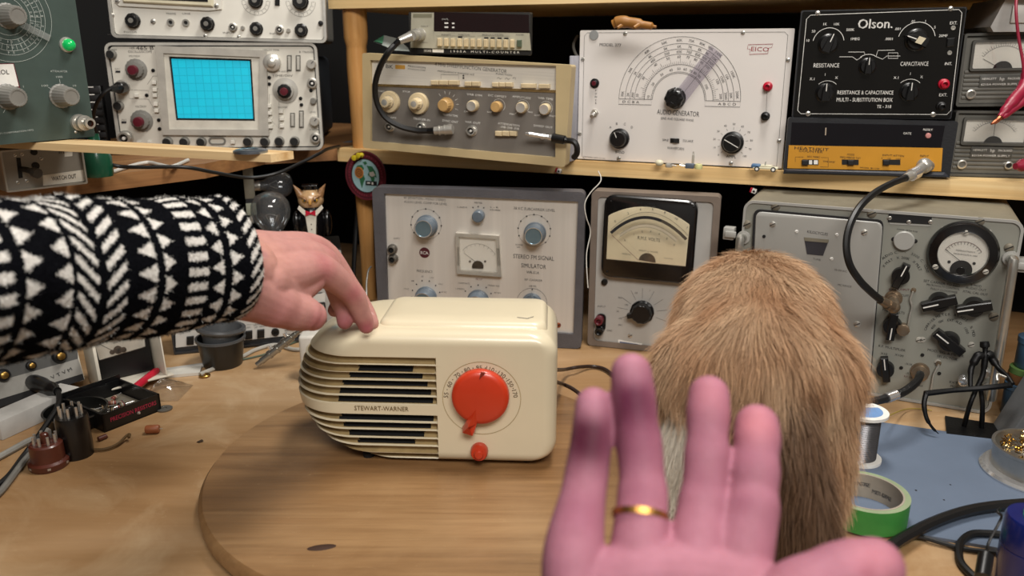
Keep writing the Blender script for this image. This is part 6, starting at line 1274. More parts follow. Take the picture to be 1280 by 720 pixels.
GTP = pm('green_tape', '#3f8a3f', .5); TSD = pm('tape_side_pale_green', '#8c9a78', .6); CRD = pm('cardboard_core', '#9d9384', .7)
mb = MB(); mb.lathe([(.0335, 0), (.0385, 0), (.0385, .024), (.0335, .024)], GTP, None, 56, cap0=False, mats={2: TSD, 0: TSD}); mb.f.pop(); mb.m.pop(); mb.s.pop(); mb.obj('tape', t)
mb = MB(); mb.lathe([(.0335, 0), (.0335, .0243), (.0318, .0243), (.0318, 0)], CRD, None, 56, cap0=False); mb.f.pop(); mb.m.pop(); mb.s.pop()
for k, st in enumerate(('MULTI-SURFACE', 'MASKING TAPE', 'PREMIUM GRADE', 'MADE IN USA')):
    for i, ch in enumerate(st):
        a = rad(20+k*38+i*2.6*-1+30)
        mb.text(ch, .0042, MT['inkg'], Matrix.Rotation(a, 4, 'Z') @ Matrix.Translation((.0316, 0, .012+(.005 if k % 2 else 0)-.003)) @ Matrix(((0, 0, -1, 0), (-1, 0, 0, 0), (0, 1, 0, 0), (0, 0, 0, 1))), None, .0002)
mb.obj('cardboard_core', t)
# nail sculpture
NB = pm('black_iron', '#0f0f10', .45, .5, bump=.2)
Q = [G(1181, 521, .002), G(1244, 531, .002), G(1252, 551, .002), G(1183, 543, .002)]; ctr = sum(Q, Vector())/4
t = empty('nail_sculpture', 'black iron stick-figure sculpture made of nails holding a long bar on a square base', 'sculpture', loc=(ctr.x, ctr.y, 0))
L_ = lambda p: Vector(p)-Vector((ctr.x, ctr.y, 0))
mb = MB(); mb.prism([(L_(p).x, L_(p).y) for p in Q], .0003, .0035, NB); mb.obj('base_plate', t)
Dd = (Vector((ctr.x, ctr.y, .03))-_C).dot(_F)
def S(px, py, dd=0): return L_(P(px, py, Dd+dd))
mb = MB(); fa, fb = L_(G(1205, 533, .003)), L_(G(1227, 535, .003))
mb.tube([fa, S(1212, 507), S(1220, 487), S(1228, 470), S(1231, 450), S(1231.5, 436)], [.0028, .0026, .0027, .0030, .0036, .0028], NB, 10, sm=5); mb.tube([fb, S(1228, 508), S(1226, 488), S(1224, 480)], [.0028, .0026, .0026, .0028], NB, 10, sm=4)
mb.tube([S(1231.5, 436), S(1231, 432), S(1230.5, 427)], [.003, .0052, .0048], NB, 12, sm=3)
mb.tube([S(1231, 449), S(1224, 444), S(1219, 450), S(1214, 461), S(1213, 474, -.004), S(1213, 487, -.008)], [.003, .0048, .0045, .0032, .0026, .0024], NB, 10, sm=5)
mb.tube([S(1231, 449), S(1237, 443), S(1241, 450), S(1249, 461, -.008), S(1259, 470, -.022), S(1266, 480, -.032)], [.003, .0048, .0045, .003, .0026, .0024], NB, 10, sm=5); mb.obj('nail_figure', t)
mb = MB(); mb.tube([S(1156, 492, -.010), S(1190, 488, -.010), S(1230, 485, -.016), S(1265, 481, -.032)], [.0034, .0030, .0032, .0036], NB, 6, sm=2); mb.tube([S(1158, 491, -.01), S(1155, 505, -.012), S(1158, 522, -.014), S(1165, 534, -.015), S(1173, 542, -.016)], [.0030, .0028, .0024, .0016, .0006], NB, 8, sm=5); mb.obj('held_bar', t)
mb = MB(); mb.tube([S(1247, 476, -.022), S(1247, 468, -.018), S(1258, 472, -.026)], .0014, MT['nickel'], 8, sm=4); mb.obj('wire_loop', t)
# stacked jars
BLJ = pm('blue_jar_plastic', '#3f5d78', .35, coat=.2)
def jar(label, px, py, z, r, h, m, cat='jar', name='jar', lip=True):
    p = G(px, py, .001); mb = MB(); mb.lathe([(r*.96, 0), (r, .001), (r, h*.78), (r*1.05, h*.8), (r*1.05, h*.97), (r*.9, h)] if lip else [(r, 0), (r, h), (r*.6, h)], m, None, 32); o = mb.obj(name); o.location = (p.x, p.y, z); return tag(o, label, cat)
jar('lower blue lidded jar standing on the bench, bottom of the stack behind the sculpture', 1270, 516, .001, .017, .040, BLJ)
jar('orange-brown roll between the blue jars at the right edge', 1271, 516, .0415, .0172, .011, pm('orange_brown_tape', '#7d5430', .5), 'tape roll', 'tape_roll', False)
jar('green roll under the upper blue jar at the right edge', 1272, 516, .0530, .0172, .007, pm('green_roll_tape', '#5c7d43', .5), 'tape roll', 'tape_roll', False)
jar('upper blue lidded jar on top of the stack at the right edge', 1279, 516, .0605, .019, .038, BLJ)
# slanted grey station
p = G(1256, 556, .001); mb = MB(); SG_ = pm('grey_station_plastic', '#5f6163', .45)
prof = [(0, 0), (.12, 0), (.12, .088), (.030, .088)]
mb.prism(prof, -.05, 0, SG_, Matrix(((1, 0, 0, 0), (0, 0, -1, 0), (0, 1, 0, 0), (0, 0, 0, 1))), .001)
mb.prism([(.018, .022), (.11, .022), (.11, .07), (.034, .07)], 0, .002, pm('dark_window_panel', '#26282a', .2), Matrix(((1, 0, 0, 0), (0, 0, -1, 0), (0, 1, 0, 0), (0, 0, 0, 1))))
mb.text('ON', .005, MT['white'], Matrix(((1, 0, 0, .030), (0, 0, -1, 0), (0, 1, 0, .032), (0, 0, 0, 1))), None, .0024)
o = mb.obj('soldering_station'); o.location = (p.x, p.y, .001); o.rotation_euler = (0, 0, rad(-16)); tag(o, 'grey slant-fronted soldering station cut by the right edge', 'soldering station')
# tip cleaner
p = G(1296, 592, .0031); t = empty('tip_cleaner', 'round silver tip cleaner tin full of brass curls at the right edge', 'tip cleaner', loc=(p.x, p.y, .0031))
mb = MB(); mb.lathe([(.052, 0), (.0525, .002), (.050, .0045), (.043, .005)], MT['chrome'], None, 56); mb.lathe([(.042, .0045), (.043, .026), (.0445, .027), (.0445, .0295), (.0415, .0295), (.040, .012), (.0001, .011)], pm('satin_tin', '#b2b0aa', .28, .9), None, 56); mb.obj('tin', t)
mb = MB(); BW = pm('brass_curl', '#a67c34', .25, 1); BW2 = pm('pale_brass_curl', '#cbb079', .25, 1)
for i in range(150):
    r = .037*math.sqrt(RNG.uniform()); a = RNG.uniform(0, 2*PI); c = Vector((r*math.cos(a), r*math.sin(a), .017+.016*(1-(r/.04)**2)*RNG.uniform(.4, 1)+.004)); k = RNG.uniform(.0018, .0036); u = Vector(RNG.normal(size=3)).normalized(); v = u.orthogonal().normalized(); w_ = u.cross(v)
    pts = [c+(v*math.cos(s)+w_*math.sin(s))*k+u*s*.0006 for s in np.linspace(0, 7, 12)]; vs = []
    for q in pts: vs += [q, q+u*.0012]
    mb.add(vs, [(2*j, 2*j+1, 2*j+3, 2*j+2) for j in range(11)], BW if i % 3 else BW2, smooth=True)
o = mb.obj('brass_curls', t); o['kind'] = 'stuff'
# cables and bottle bottom right
cord('cable', [P(1070, 690, .62), G(1100, 690, .016), G(1127, 674, .012), G(1160, 656, .010), G(1200, 641, .010), G(1240, 633, .010), G(1300, 628, .010)], .0052, MT['cable'], 'thick black cable sweeping across the front of the blue mat', 'cable')
cord('cable', [G(1130, 672, .005), G(1150, 671, .005), G(1175, 678, .004), G(1205, 686, .003), G(1250, 691, .003), G(1300, 694, .003)], .0022, MT['cable'], 'thin black cable along the front edge of the blue mat', 'cable')
cord('cable', [G(1300, 668, .006), G(1262, 669, .006), G(1236, 667, .006), G(1214, 668, .006), G(1200, 680, .005), G(1200, 700, .004), G(1212, 716, .004), G(1235, 735, .004)], .0034, MT['cable'], 'looped black cord on the bench left of the dark blue bottle', 'cable')
p = G(1277, 745, .001); bt = empty('spray_bottle', 'dark blue cylinder with a bright green cap, cut by the bottom right corner', 'bottle', loc=(p.x, p.y, .001))
DBL = pm('dark_blue_plastic', '#0f1d5c', .25, coat=.4)
mb = MB(); mb.lathe([(.0215, 0), (.0222, .002), (.0222, .045), (.0216, .0455), (.0222, .046), (.0222, .069), (.0208, .072), (.0001, .072)], DBL, None, 44); mb.obj('body', bt)
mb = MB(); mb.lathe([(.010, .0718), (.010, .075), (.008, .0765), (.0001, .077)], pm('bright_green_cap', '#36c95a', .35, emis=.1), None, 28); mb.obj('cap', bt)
mb = MB(); a = P(1233, 692, .60); b = P(1228, 722, .585); mb.tube([a, a+(b-a)*.1, b], [.003, .0055, .0055], MT['blackp'], 12); tag(mb.obj('cable_capsule'), 'small black capsule on a thin cord left of the dark blue bottle', 'capsule')
cord('cord', [P(1233, 693, .60), P(1236, 678, .60), P(1248, 655, .605), P(1252, 645, .605), P(1247, 640, .605), P(1250, 636, .61)], .001, MT['cable'], 'thin black cord rising from the capsule beside the dark blue bottle', 'cord')
# ---------------------------------------------------------------- cream radio
IV = pm('ivory_plastic', '#d9cdb0', .32, var=.03, scale=12, coat=.3); IVD = pm('ivory_groove_shade', '#9a845a', .6, var=.2, scale=60)  # IVD: shade of the louvre grooves painted in as a darker ivory
ra = Inst('radio', 'cream plastic table radio with wrap-around louvres and big orange-red tuning knob on the turntable', 'radio', (440, 577), (691, 583), (440, 424), TZ+.004, -3, level=True)
X1 = ra.uv(696, 500, -.012)[0]; X0 = ra.uv(379, 488, -.055)[0]; Hr = ra.uv(590, 412, -.012)[1]; DEP = .116
XE = ra.uv(545, 510)[0]
gy = [452, 462, 471.5, 481.3, 491, 501, 523.5, 533.5, 543, 553, 562.5, 571.5]
gz = [ra.uv(505, y)[1] for y in gy]
slots = {1: (447, 515), 2: (435, 527), 3: (427, 533), 4: (423, 538), 5: (421, 541), 6: (424, 541), 7: (428, 537), 8: (435, 530), 9: (447, 518)}
HW = .0034; GD = .0065
# rows
zs = set(np.linspace(0, .014, 10)) | set(np.linspace(.014, Hr-.02, 24)) | set(np.linspace(Hr-.02, Hr, 14))
for g in gz:
    for o in (-HW*1.25, -HW*.95, -HW*.5, 0, HW*.5, HW*.95, HW*1.25, HW*1.6): zs.add(g+o)
zs = sorted(z for z in zs if 0 <= z <= Hr); zs = [z for i, z in enumerate(zs) if i == 0 or z-zs[i-1] > .00015]
def rnd(z, r):   # inset of a rounded horizontal edge
    d = 0
    if z < r: d = r-math.sqrt(max(0, r*r-(r-z)**2))
    if z > Hr-r: d = max(d, r-math.sqrt(max(0, r*r-(z-Hr+r)**2)))
    return d
NF, NC, NS, NB_ = 60, 14, 16, 6
verts = []; info = []
for z in zs:
    s = 2*z/Hr-1
    xl = X0+.074*(1-math.sqrt(max(0, 1-abs(s)**2.05*.985))); xr = X1-rnd(z, .024); yf = rnd(z, .013); yb = DEP-rnd(z, .012)
    rl = min(.05, (xr-xl)*.3); rr = .014
    pts = []
    # start mid back going right, along right, front, left, back
    for k in range(NB_): pts.append((xl+(xr-xl)*(.5+.5*k/NB_)-.01*k/NB_, yb, 0, 1))
    for k in range(4): a = PI/2-PI/2*k/3; pts.append((xr-.01+.01*math.cos(a), yb-.01+.01*math.sin(a), 0, 0))
    for k in range(6): pts.append((xr, yb-.01-(yb-.01-yf-rr)*(k+1)/7, 1, 0))
    for k in range(NC): a = -PI/2*k/(NC-1); pts.append((xr-rr+rr*math.cos(a), yf+rr+rr*math.sin(a), 0, -1))
    xs = list(np.linspace(xr-rr, XE+.0012, 22)[1:])+list(np.linspace(XE-.0002, xl+rl, NF))
    for x in xs: pts.append((x, yf, 0, -1))
    for k in range(1, 26): a = -PI/2-PI/2*k/25; pts.append((xl+rl+rl*math.cos(a), yf+rl+rl*math.sin(a)*1.0, math.cos(a), math.sin(a)))
    yl = yf+rl
    for k in range(1, NS): pts.append((xl, yl+(yb-.035-yl)*k/NS, -1, 0))
    for k in range(5): a = PI-PI/2*k/4; pts.append((xl+.035+.035*math.cos(a), yb-.035+.035*math.sin(a), 0, 0))
    for k in range(NB_): pts.append((xl+.035+((xl+xr)/2-xl-.035)*k/NB_, yb, 0, 1))
    row = []
    for x, y, nx, ny in pts:
        dsp = 0; gi = -1
        if x < XE and (nx or ny) and y < DEP-.03:
            for i, g in enumerate(gz):
                t = abs(z-g)/HW
                if t < 1.25:
                    q = 1 if t < .5 else max(0, (1.25-t)/.75)
                    q *= 1 if y < .06 else max(0, 1-(y-.06)/.03)
                    if i == 0: q *= .8
                    if GD*q > dsp: dsp = GD*q; gi = i
        row.append((x-nx*dsp, y-ny*dsp, z, gi, dsp))
    verts.append(row)
n = len(verts[0]); mb = MB(); fs = []; mi = []
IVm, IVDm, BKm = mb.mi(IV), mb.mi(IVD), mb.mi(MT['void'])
sx = {i: (ra.uv(a, gy[i])[0], ra.uv(b, gy[i])[0]) for i, (a, b) in slots.items()}
for r in range(len(verts)-1):
    for k in range(n):
        j = (k+1) % n; c = [verts[r][k], verts[r][j], verts[r+1][j], verts[r+1][k]]
        fs.append((r*n+k, r*n+j, (r+1)*n+j, (r+1)*n+k))
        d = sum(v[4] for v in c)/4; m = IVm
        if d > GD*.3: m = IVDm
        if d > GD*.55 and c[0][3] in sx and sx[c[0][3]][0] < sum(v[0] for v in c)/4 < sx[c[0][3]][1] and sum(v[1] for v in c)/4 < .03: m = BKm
        mi.append(m)
fs.append(tuple(range(n-1, -1, -1))); mi.append(IVm); fs.append(tuple((len(verts)-1)*n+k for k in range(n))); mi.append(IVm)
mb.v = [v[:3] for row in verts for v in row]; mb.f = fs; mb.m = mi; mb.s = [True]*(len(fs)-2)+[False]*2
tx, tz = ra.uv(477, 510); mb.text('STEWART-WARNER', .0050, pm('gold_brown_ink', '#5e4a20', .5), ra.fl(tx, tz), .0535, .0009)
GRV = pm('ivory_groove', '#a8946c', .5)
cx, cz = ra.uv(601, 499); k = ra.mpp(601, 499)
ra.arc(mb, 602, 498, 45*k, 0, 360, .0006, GRV, .0004, 64)
for lab, a in zip(('55', '60', '70', '80', '95', '110', '130', '150', '170'), (172, 152, 131, 112, 92, 74, 53, 33, 13)):
    mb.text(lab, .0046, pm('brown_dial_ink', '#54432c', .6), ra.fl(cx+40.5*k*math.cos(rad(a)), cz+40.5*k*math.sin(rad(a))-.001, a-90), None, .0004)
    if lab != '170': b_ = a-10; mb.prism(circ(.0005, 6, cx+40.5*k*math.cos(rad(b_)), cz+40.5*k*math.sin(rad(b_))-.001), .0002, .0005, pm('brown_dial_ink', '#54432c', .6), ra.face())
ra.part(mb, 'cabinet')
# raised top and outline bead
mb = MB(); xa = ra.uv(484, 400, -.06)[0]; nn = 10; rows = []
pol = rrect(X1-.012-xa, DEP-.030, .012, 6, (xa+X1-.012)/2, (DEP-.030)/2+.019)
for inset, z in ((-.003, Hr-.012), (-.0015, Hr-.002), (0, Hr+.0015), (.002, Hr+.0038), (.005, Hr+.0048), (.02, Hr+.0056)):
    cx2, cy2 = (xa+X1-.012)/2, (DEP-.030)/2+.019; sxx = (X1-.012-xa)/2; syy = (DEP-.030)/2
    rows.append([(cx2+(p[0]-cx2)*(1-inset/sxx), cy2+(p[1]-cy2)*(1-inset/syy), z) for p in pol])
m_ = len(pol); vs = [v for r in rows for v in r]; fs = [(r*m_+i, r*m_+(i+1) % m_, (r+1)*m_+(i+1) % m_, (r+1)*m_+i) for r in range(len(rows)-1) for i in range(m_)]+[tuple((len(rows)-1)*m_+i for i in range(m_))]
mb.add(vs, fs, IV, None, True)
# hairline crack mark on the top right
zc = Hr+.0058; mb.tube([Vector((X1-.040, .034, zc)), Vector((X1-.03, .031, zc)), Vector((X1-.024, .037, zc))], .0003, pm('scratch', '#6c6a6a', .6), 4)
ra.part(mb, 'raised_top')
mb = MB()
for x in (X0+.075, X1-.03):
    for y in (.02, DEP-.02): mb.lathe([(.006, -.0039), (.006, .001)], MT['blackm'], Matrix.Translation((x, y, 0)), 14)
ra.part(mb, 'feet')
# tuning knob with pointer fin
OR = pm('orange_red_knob', '#c2371a', .35, var=.04, coat=.2)
px, pz = ra.uv(600, 498, .010); kk = ra.mpp(600, 498); R = 33*kk; mb = MB(); Tk = ra.fl(px, pz, 0, .0004)
mb.lathe([(R*.97, 0), (R, .002), (R*.99, .008), (R*.95, .0098), (R*.8, .0112), (R*.4, .0122), (.0002, .0125)], OR, Tk, 56); kn = ra.part(mb, 'tuning_knob', 'big round orange-red tuning knob')
fa = math.atan2(-(545-505), (585-598)); mb = MB(); Tn = ra.fl(px, pz, math.degrees(math.atan2(-42, -14)), .0)
mb.add([(R*.33, 0, .012), (R*.95, -.0052, .0108), (R*1.38, -.0068, .003), (R*1.38, .0068, .003), (R*.95, .0052, .0108), (R*1.02, -.002, .0185), (R*1.42, -.005, .0115), (R*1.42, .005, .0115)],
       [(0, 1, 5), (0, 5, 4), (1, 2, 6, 5), (5, 6, 7, 4)[::-1], (4, 7, 3)[::-1], (2, 3, 7, 6), (0, 4, 3, 2, 1), (5, 6, 7)], OR, Tn); ra.part(mb, 'pointer_fin', parent=kn)
mb = MB(); mb.prism([(-.0004, R*.72), (.0012, R*.99), (.0055, R*.97)], .0096, .0118, pm('dark_red_notch', '#7c2413', .5), Tk); ra.part(mb, 'index_notch', parent=kn)
px, pz = ra.uv(599, 565, .005); r = 10.3*kk; mb = MB(); mb.lathe([(r*.95, 0), (r, .0015), (r*.97, .007), (r*.85, .009), (r*.55, .0095), (r*.52, .0115), (r*.42, .0125), (.0002, .0128)], OR, ra.fl(px, pz, 0, .0002), 32, flute=16, famp=.015); ra.part(mb, 'volume_knob', 'small orange-red volume knob')
# power cord of the radio
BRC = pm('brown_power_cord', '#2b1a12', .45)
mb = MB(); mb.tube([P(690, 462, .84), G(705, 462, .02), G(722, 459, .010), G(740, 458, .004), G(755, 461, .004), G(768, 469, .004), G(785, 474, .004), G(810, 470, .004)], .0024, BRC, 8, sm=8); o = mb.obj('power_cord', ra.root); o.matrix_parent_inverse = ra.M.inverted()
mb = MB(); mb.tube([P(690, 476, .83), G(703, 480, .033), G(714, 485, .030), G(724, 492, .0275), G(731, 499, .0255)], .0024, BRC, 8, sm=8); o = mb.obj('power_cord', ra.root); o.matrix_parent_inverse = ra.M.inverted()

# ---------------------------------------------------------------- hands, sleeve and cat
from mathutils import noise as mnoise
def attr_mat(name, rough=.55, sss=0.0, sheen=0, bump=0, bscale=300, var=0, spec=.4):
    t = NT(name); a = t.n('ShaderNodeVertexColor'); a.layer_name = 'Col'
    src = a.outputs[0]
    if var:
        f = t.ramp(t.noise(t.coord(), 90, 4, .6), [(.3, (1-var, 1-var*1.2, 1-var*1.2, 1)), (.7, (1, 1, 1, 1))])
        mx = t.n('ShaderNodeMix', data_type='RGBA', blend_type='MULTIPLY'); mx.inputs[0].default_value = 1
        t.l(src, mx.inputs[6]); t.l(f, mx.inputs[7]); src = mx.outputs[2]
    t.l(src, t.b.inputs['Base Color']); t.b.inputs['Roughness'].default_value = rough; t.b.inputs['Specular IOR Level'].default_value = spec
    if sss:
        t.b.inputs['Subsurface Weight'].default_value = sss; t.b.inputs['Subsurface Radius'].default_value = (.006, .002, .001); t.b.inputs['Subsurface Scale'].default_value = 1
    if sheen: t.b.inputs['Sheen Weight'].default_value = sheen; t.b.inputs['Sheen Roughness'].default_value = .5
    if bump: t.bump(t.noise(t.coord(), bscale, 3), bump, .0006)
    return t.m
def blob_mesh(name, chains, voxel, iters, mat, colfn=None):
    mb = MB()
    for ch in chains:
        pts = [Vector(p[0]) for p in ch]; rs = [p[1] for p in ch]
        q = []; rr = []
        if len(pts) > 2:
            k = 6; sp_ = smooth_path(pts, k)
            for i in range(len(sp_)):
                f = i/k; a = min(int(f), len(rs)-2); u = f-a; u = u*u*(3-2*u); q.append(sp_[i]); rr.append(rs[a]*(1-u)+rs[a+1]*u)
        else: q, rr = pts, rs
        if len(q) > 1: mb.tube(q, rr, mat, 20)
        for p, r in ((q[0], rr[0]), (q[-1], rr[-1])): mb.ball(p, r, mat, seg=18, rings=12)
    o = mb.obj(name+'_src')
    m = o.modifiers.new('r', 'REMESH'); m.mode = 'VOXEL'; m.voxel_size = voxel; m.use_smooth_shade = True
    m = o.modifiers.new('s', 'SMOOTH'); m.factor = .5; m.iterations = iters
    dg = bpy.context.evaluated_depsgraph_get(); dg.update()
    me = bpy.data.meshes.new_from_object(o.evaluated_get(dg)); bpy.data.objects.remove(o)
    me.name = name; me.materials.clear(); me.materials.append(mat)
    n = len(me.vertices); co = np.empty(n*3); me.vertices.foreach_get('co', co); co = co.reshape(-1, 3)
    me.polygons.foreach_set('use_smooth', np.ones(len(me.polygons), dtype=bool))
    if colfn is not None:
        ca = me.color_attributes.new('Col', 'FLOAT_COLOR', 'POINT'); ca.data.foreach_set('color', colfn(co).astype(np.float32).ravel())
    return me, co
SKIN = attr_mat('skin', .62, .10, var=.14, bump=.3, bscale=600, spec=.25)
def L3(h): return np.array(lin(h)[:3])
def skincol(base, spots):
    """spots: (centre, radius, colour, weight)"""
    b = L3(base)
    def f(co):
        c = np.tile(b, (len(co), 1))
        for p, r, col, w in spots:
            d = np.linalg.norm(co-np.array(p), axis=1); k = np.clip(1-d/r, 0, 1); k = k*k*(3-2*k)*w; c = c*(1-k[:, None])+L3(col)*k[:, None]
        return np.c_[c, np.ones(len(c))]
    return f
# --- left hand pressing on the radio
ix = [(305, 350, .630, .0245), (358, 343, .668, .0185), (399, 337, .700, .0145), (438, 366, .733, .0108), (451, 391, .748, .0093), (458, 407, .757, .0078)]
md = [(303, 334, .640, .0225), (360, 322, .685, .0165), (405, 326, .722, .0125), (424, 372, .748, .0100), (430, 390, .752, .0086), (431, 402, .750, .0075)]
rg = [(302, 321, .650, .0215), (358, 311, .70, .0155), (402, 314, .742, .0120), (440, 362, .772, .0095), (457, 388, .778, .0082), (465, 404, .776, .0068)]
pk_ = [(300, 314, .660, .0190), (352, 309, .71, .0140), (395, 313, .760, .0105), (420, 350, .785, .0085), (424, 372, .785, .0075), (418, 388, .775, .0066)]
th = [(305, 362, .628, .0245), (340, 378, .648, .0200), (364, 388, .662, .0165), (381, 392, .672, .0150), (390, 395, .678, .0128)]
wb = [(330, 352, .640, .020), (368, 362, .676, .0135), (392, 352, .692, .010)]
fo = [(225, 338, .585, .030), (262, 340, .606, .0305), (300, 340, .632, .0300)]
def CH(l): return [(P(a, b, c), r) for a, b, c, r in l]
chains = [CH(c) for c in (ix, md, rg, pk_, th, wb, fo)]
spots = [(P(400, 335, .69), .022, '#b5626a', .65), (P(405, 315, .72), .02, '#b5626a', .5), (P(440, 366, .725), .016, '#b8626c', .6), (P(458, 409, .75), .014, '#b5566a', .7), (P(392, 400, .67), .018, '#b8606e', .6), (P(431, 402, .745), .02, '#8d3f4e', .7), (P(330, 300, .63), .045, '#d79f8d', .6), (P(345, 395, .64), .03, '#c27a7c', .5)]
spots += [(P(330+i*6, 318-i*2.0, .62), .006, '#a5707c', .35) for i in range(6)]
me, co = blob_mesh('person', chains, .0013, 5, SKIN, skincol('#be8a82', spots))
arm = bpy.data.objects.new('person', me); COL.objects.link(arm)
tag(arm, 'left arm in black and white patterned fleece sleeve, fingers pressing the radio top', 'person')
# nails
NAIL = pm('fingernail', '#d3a09a', .25, coat=.3)
def nail(parent, p, nrm, along, w, l):
    mb = MB(); z = Vector(nrm).normalized(); x = Vector(along).normalized(); x = (x-z*x.dot(z)).normalized(); y = z.cross(x); vs = []; fs = []
    for i in range(7):
        for j in range(7):
            u, v = i/6*2-1, j/6*2-1; s = math.sqrt(max(0, 1-max(0, abs(u)**3)*.5)); vs.append(Vector(p)+x*u*l+y*v*w*s+z*(-.45*w*v*v+.0004))
    for i in range(6):
        for j in range(6): fs.append((i*7+j, (i+1)*7+j, (i+1)*7+j+1, i*7+j+1))
    mb.add(vs, fs, NAIL, None, True); return mb.obj('fingernail', parent)
tipd = (P(458, 407, .757)-P(451, 391, .748)).normalized()
def surf_nail(parent, co, tip, dorsal, along, w, l):
    d = Vector(dorsal).normalized(); k = np.linalg.norm(co-np.array(tip), axis=1) < .010
    q = co[k]; b = q[np.argmax(q @ np.array(d))]; nail(parent, Vector(b)+d*.0002, d, along, w, l)
surf_nail(arm, co, P(455, 400, .754), (.45, .35, .82), tipd, .0048, .0055)
# --- sleeve
def fleece(): 
    m = attr_mat('fleece', .95, 0, sheen=.0, bump=.8, bscale=900, var=.12, spec=.05); return m
FLE = fleece()
def sleeve(name, ax, rv, rh, ns, na, colf, parent, wr=.002, cuff=True):
    """tube of cloth round the axis points; rv, rh half height and half depth"""
    p = smooth_path([Vector(a) for a in ax], 12); seg = [0]
    for i in range(1, len(p)): seg.append(seg[-1]+(p[i]-p[i-1]).length)
    Ltot = seg[-1]; vs = np.zeros((ns, na, 3)); S = np.zeros((ns, na)); A = np.zeros((ns, na))
    ang = np.arange(na)/na*2*PI
    for i in range(ns):
        s = Ltot*i/(ns-1); k = max(j for j in range(len(seg)) if seg[j] <= s+1e-9); k = min(k, len(p)-2); u = (s-seg[k])/max(1e-9, seg[k+1]-seg[k])
        c = p[k].lerp(p[k+1], u); t = (p[min(k+2, len(p)-1)]-p[max(k-1, 0)]).normalized()
        up = Vector((0, 0, 1)); up = (up-t*up.dot(t)).normalized(); sd = t.cross(up)
        sh = 1.0
        if cuff and s < .012: sh = .86+.14*math.sqrt(max(0, 1-((.012-s)/.012)**2))
        wv = 1+.018*np.sin(3*ang+s*60)+.014*np.sin(2*ang-s*95+1)+.012*np.sin(s*150+np.sin(ang*2)*2)
        f = i/(ns-1); a_, b_ = rv[0]*(1-f)+rv[1]*f, rh[0]*(1-f)+rh[1]*f
        ct = np.cos(ang)*a_*wv*sh; st = np.sin(ang)*b_*wv*sh
        vs[i] = np.array(c)+ct[:, None]*np.array(up)+st[:, None]*np.array(sd); S[i] = s; A[i] = ang
    nv = ns*na; V = vs.reshape(-1, 3)+RNG.normal(0, .00022, (nv, 3))
    inner = vs[0]*.9+vs[0].mean(0)*.1; inner2 = inner+(vs[8]-vs[0])*1.0
    V = np.r_[V, inner, inner2]
    I = np.arange(ns-1)[:, None]*na+np.arange(na)[None, :]; J = np.arange(ns-1)[:, None]*na+(np.arange(na)[None, :]+1) % na
    F = np.stack([I, J, J+na, I+na], -1).reshape(-1, 4)
    r0 = np.arange(na); r1 = (r0+1) % na
    F = np.r_[F, np.stack([r1, r0, nv+r0, nv+r1], -1), np.stack([nv+r1, nv+r0, nv+na+r0, nv+na+r1], -1)]
    m = bpy.data.meshes.new(name); m.from_pydata(V.tolist(), [], F.tolist()+[list(range((ns-1)*na, ns*na))[::-1]]); m.materials.append(FLE)
    m.polygons.foreach_set('use_smooth', np.ones(len(m.polygons), dtype=bool))
    C = colf(S, A).reshape(-1, 3); C = np.r_[C, np.tile(L3('#0a0b0e'), (2*na, 1))]
    ca = m.color_attributes.new('Col', 'FLOAT_COLOR', 'POINT'); ca.data.foreach_set('color', np.c_[C, np.ones(len(C))].astype(np.float32).ravel())
    o = bpy.data.objects.new(name, m); COL.objects.link(o); o.parent = parent; return o, V[:nv], C[:nv]
AX = [P(291, 324, .628), P(230, 330, .596), P(150, 337, .553), P(75, 343, .515), P(0, 350, .478), P(-110, 362, .43), P(-260, 380, .37)]
_pp = smooth_path(AX, 12); _sl = [0]
for i in range(1, len(_pp)): _sl.append(_sl[-1]+(_pp[i]-_pp[i-1]).length)
_px = [640+FPX*((q-_C).x/((q-_C).dot(_F))) for q in _pp]
def s_px(x): return float(np.interp(-x, [-v for v in _px], _sl))
WHT, BLKc = L3('#dcd9d2'), L3('#0b0c10')
def pattern(S, A):
    S = S+RNG.normal(0, .0006, S.shape); A = A+RNG.normal(0, .010, A.shape)
    th_ = A/(2*PI); W = np.zeros(S.shape, bool)
    # A grows from the top towards the camera side
    def band(x1, x0): a, b = s_px(x1), s_px(x0); return (S >= a) & (S < b), (S-a)/(b-a)   # x1 right edge, x0 left edge
    fr = lambda v: v-np.floor(v)
    def diag(x1, x0, n, slope, off=0, duty=.47):
        m, u = band(x1, x0); nonlocal W; W = W | (m & (u > .06) & (u < .94) & (fr(th_*n+slope*(u)+off) < duty))
    def bars(x1, x0, n, off=0):
        m, u = band(x1, x0); nonlocal W; W = W | (m & (u > .05) & (u < .95) & (fr(th_*n+off+.06*np.sin(u*3)) < .5))
    def tri(x1, x0, n, left, off=0):
        m, u = band(x1, x0); nonlocal W; k = u if left else 1-u; v = np.abs(fr(th_*n+off)-.5)*2; W = W | (m & (v < (1-k)*.84-.03))
    diag(294, 270, 27, 1.35)
    tri(262, 246, 21, False); tri(234, 217, 21, True, .45)
    bars(213, 184, 28)
    tri(168, 151, 21, False); tri(139, 114, 21, True, .45)
    diag(103, 70, 27, 1.2); diag(61, 26, 27, -1.6)
    tri(20, -4, 20, True); tri(-16, -40, 20, False, .4); bars(-56, -90, 26); diag(-96, -130, 26, 1.3); diag(-140, -174, 26, -1.4); tri(-185, -210, 20, True); tri(-222, -246, 20, False)
    return np.where(W[..., None], WHT, BLKc)
slv, sv, scol = sleeve('fleece_sleeve', AX, (.0485, .050), (.046, .048), 520, 420, pattern, arm)
slv['label'] = 'fluffy black and white patterned fleece sleeve'
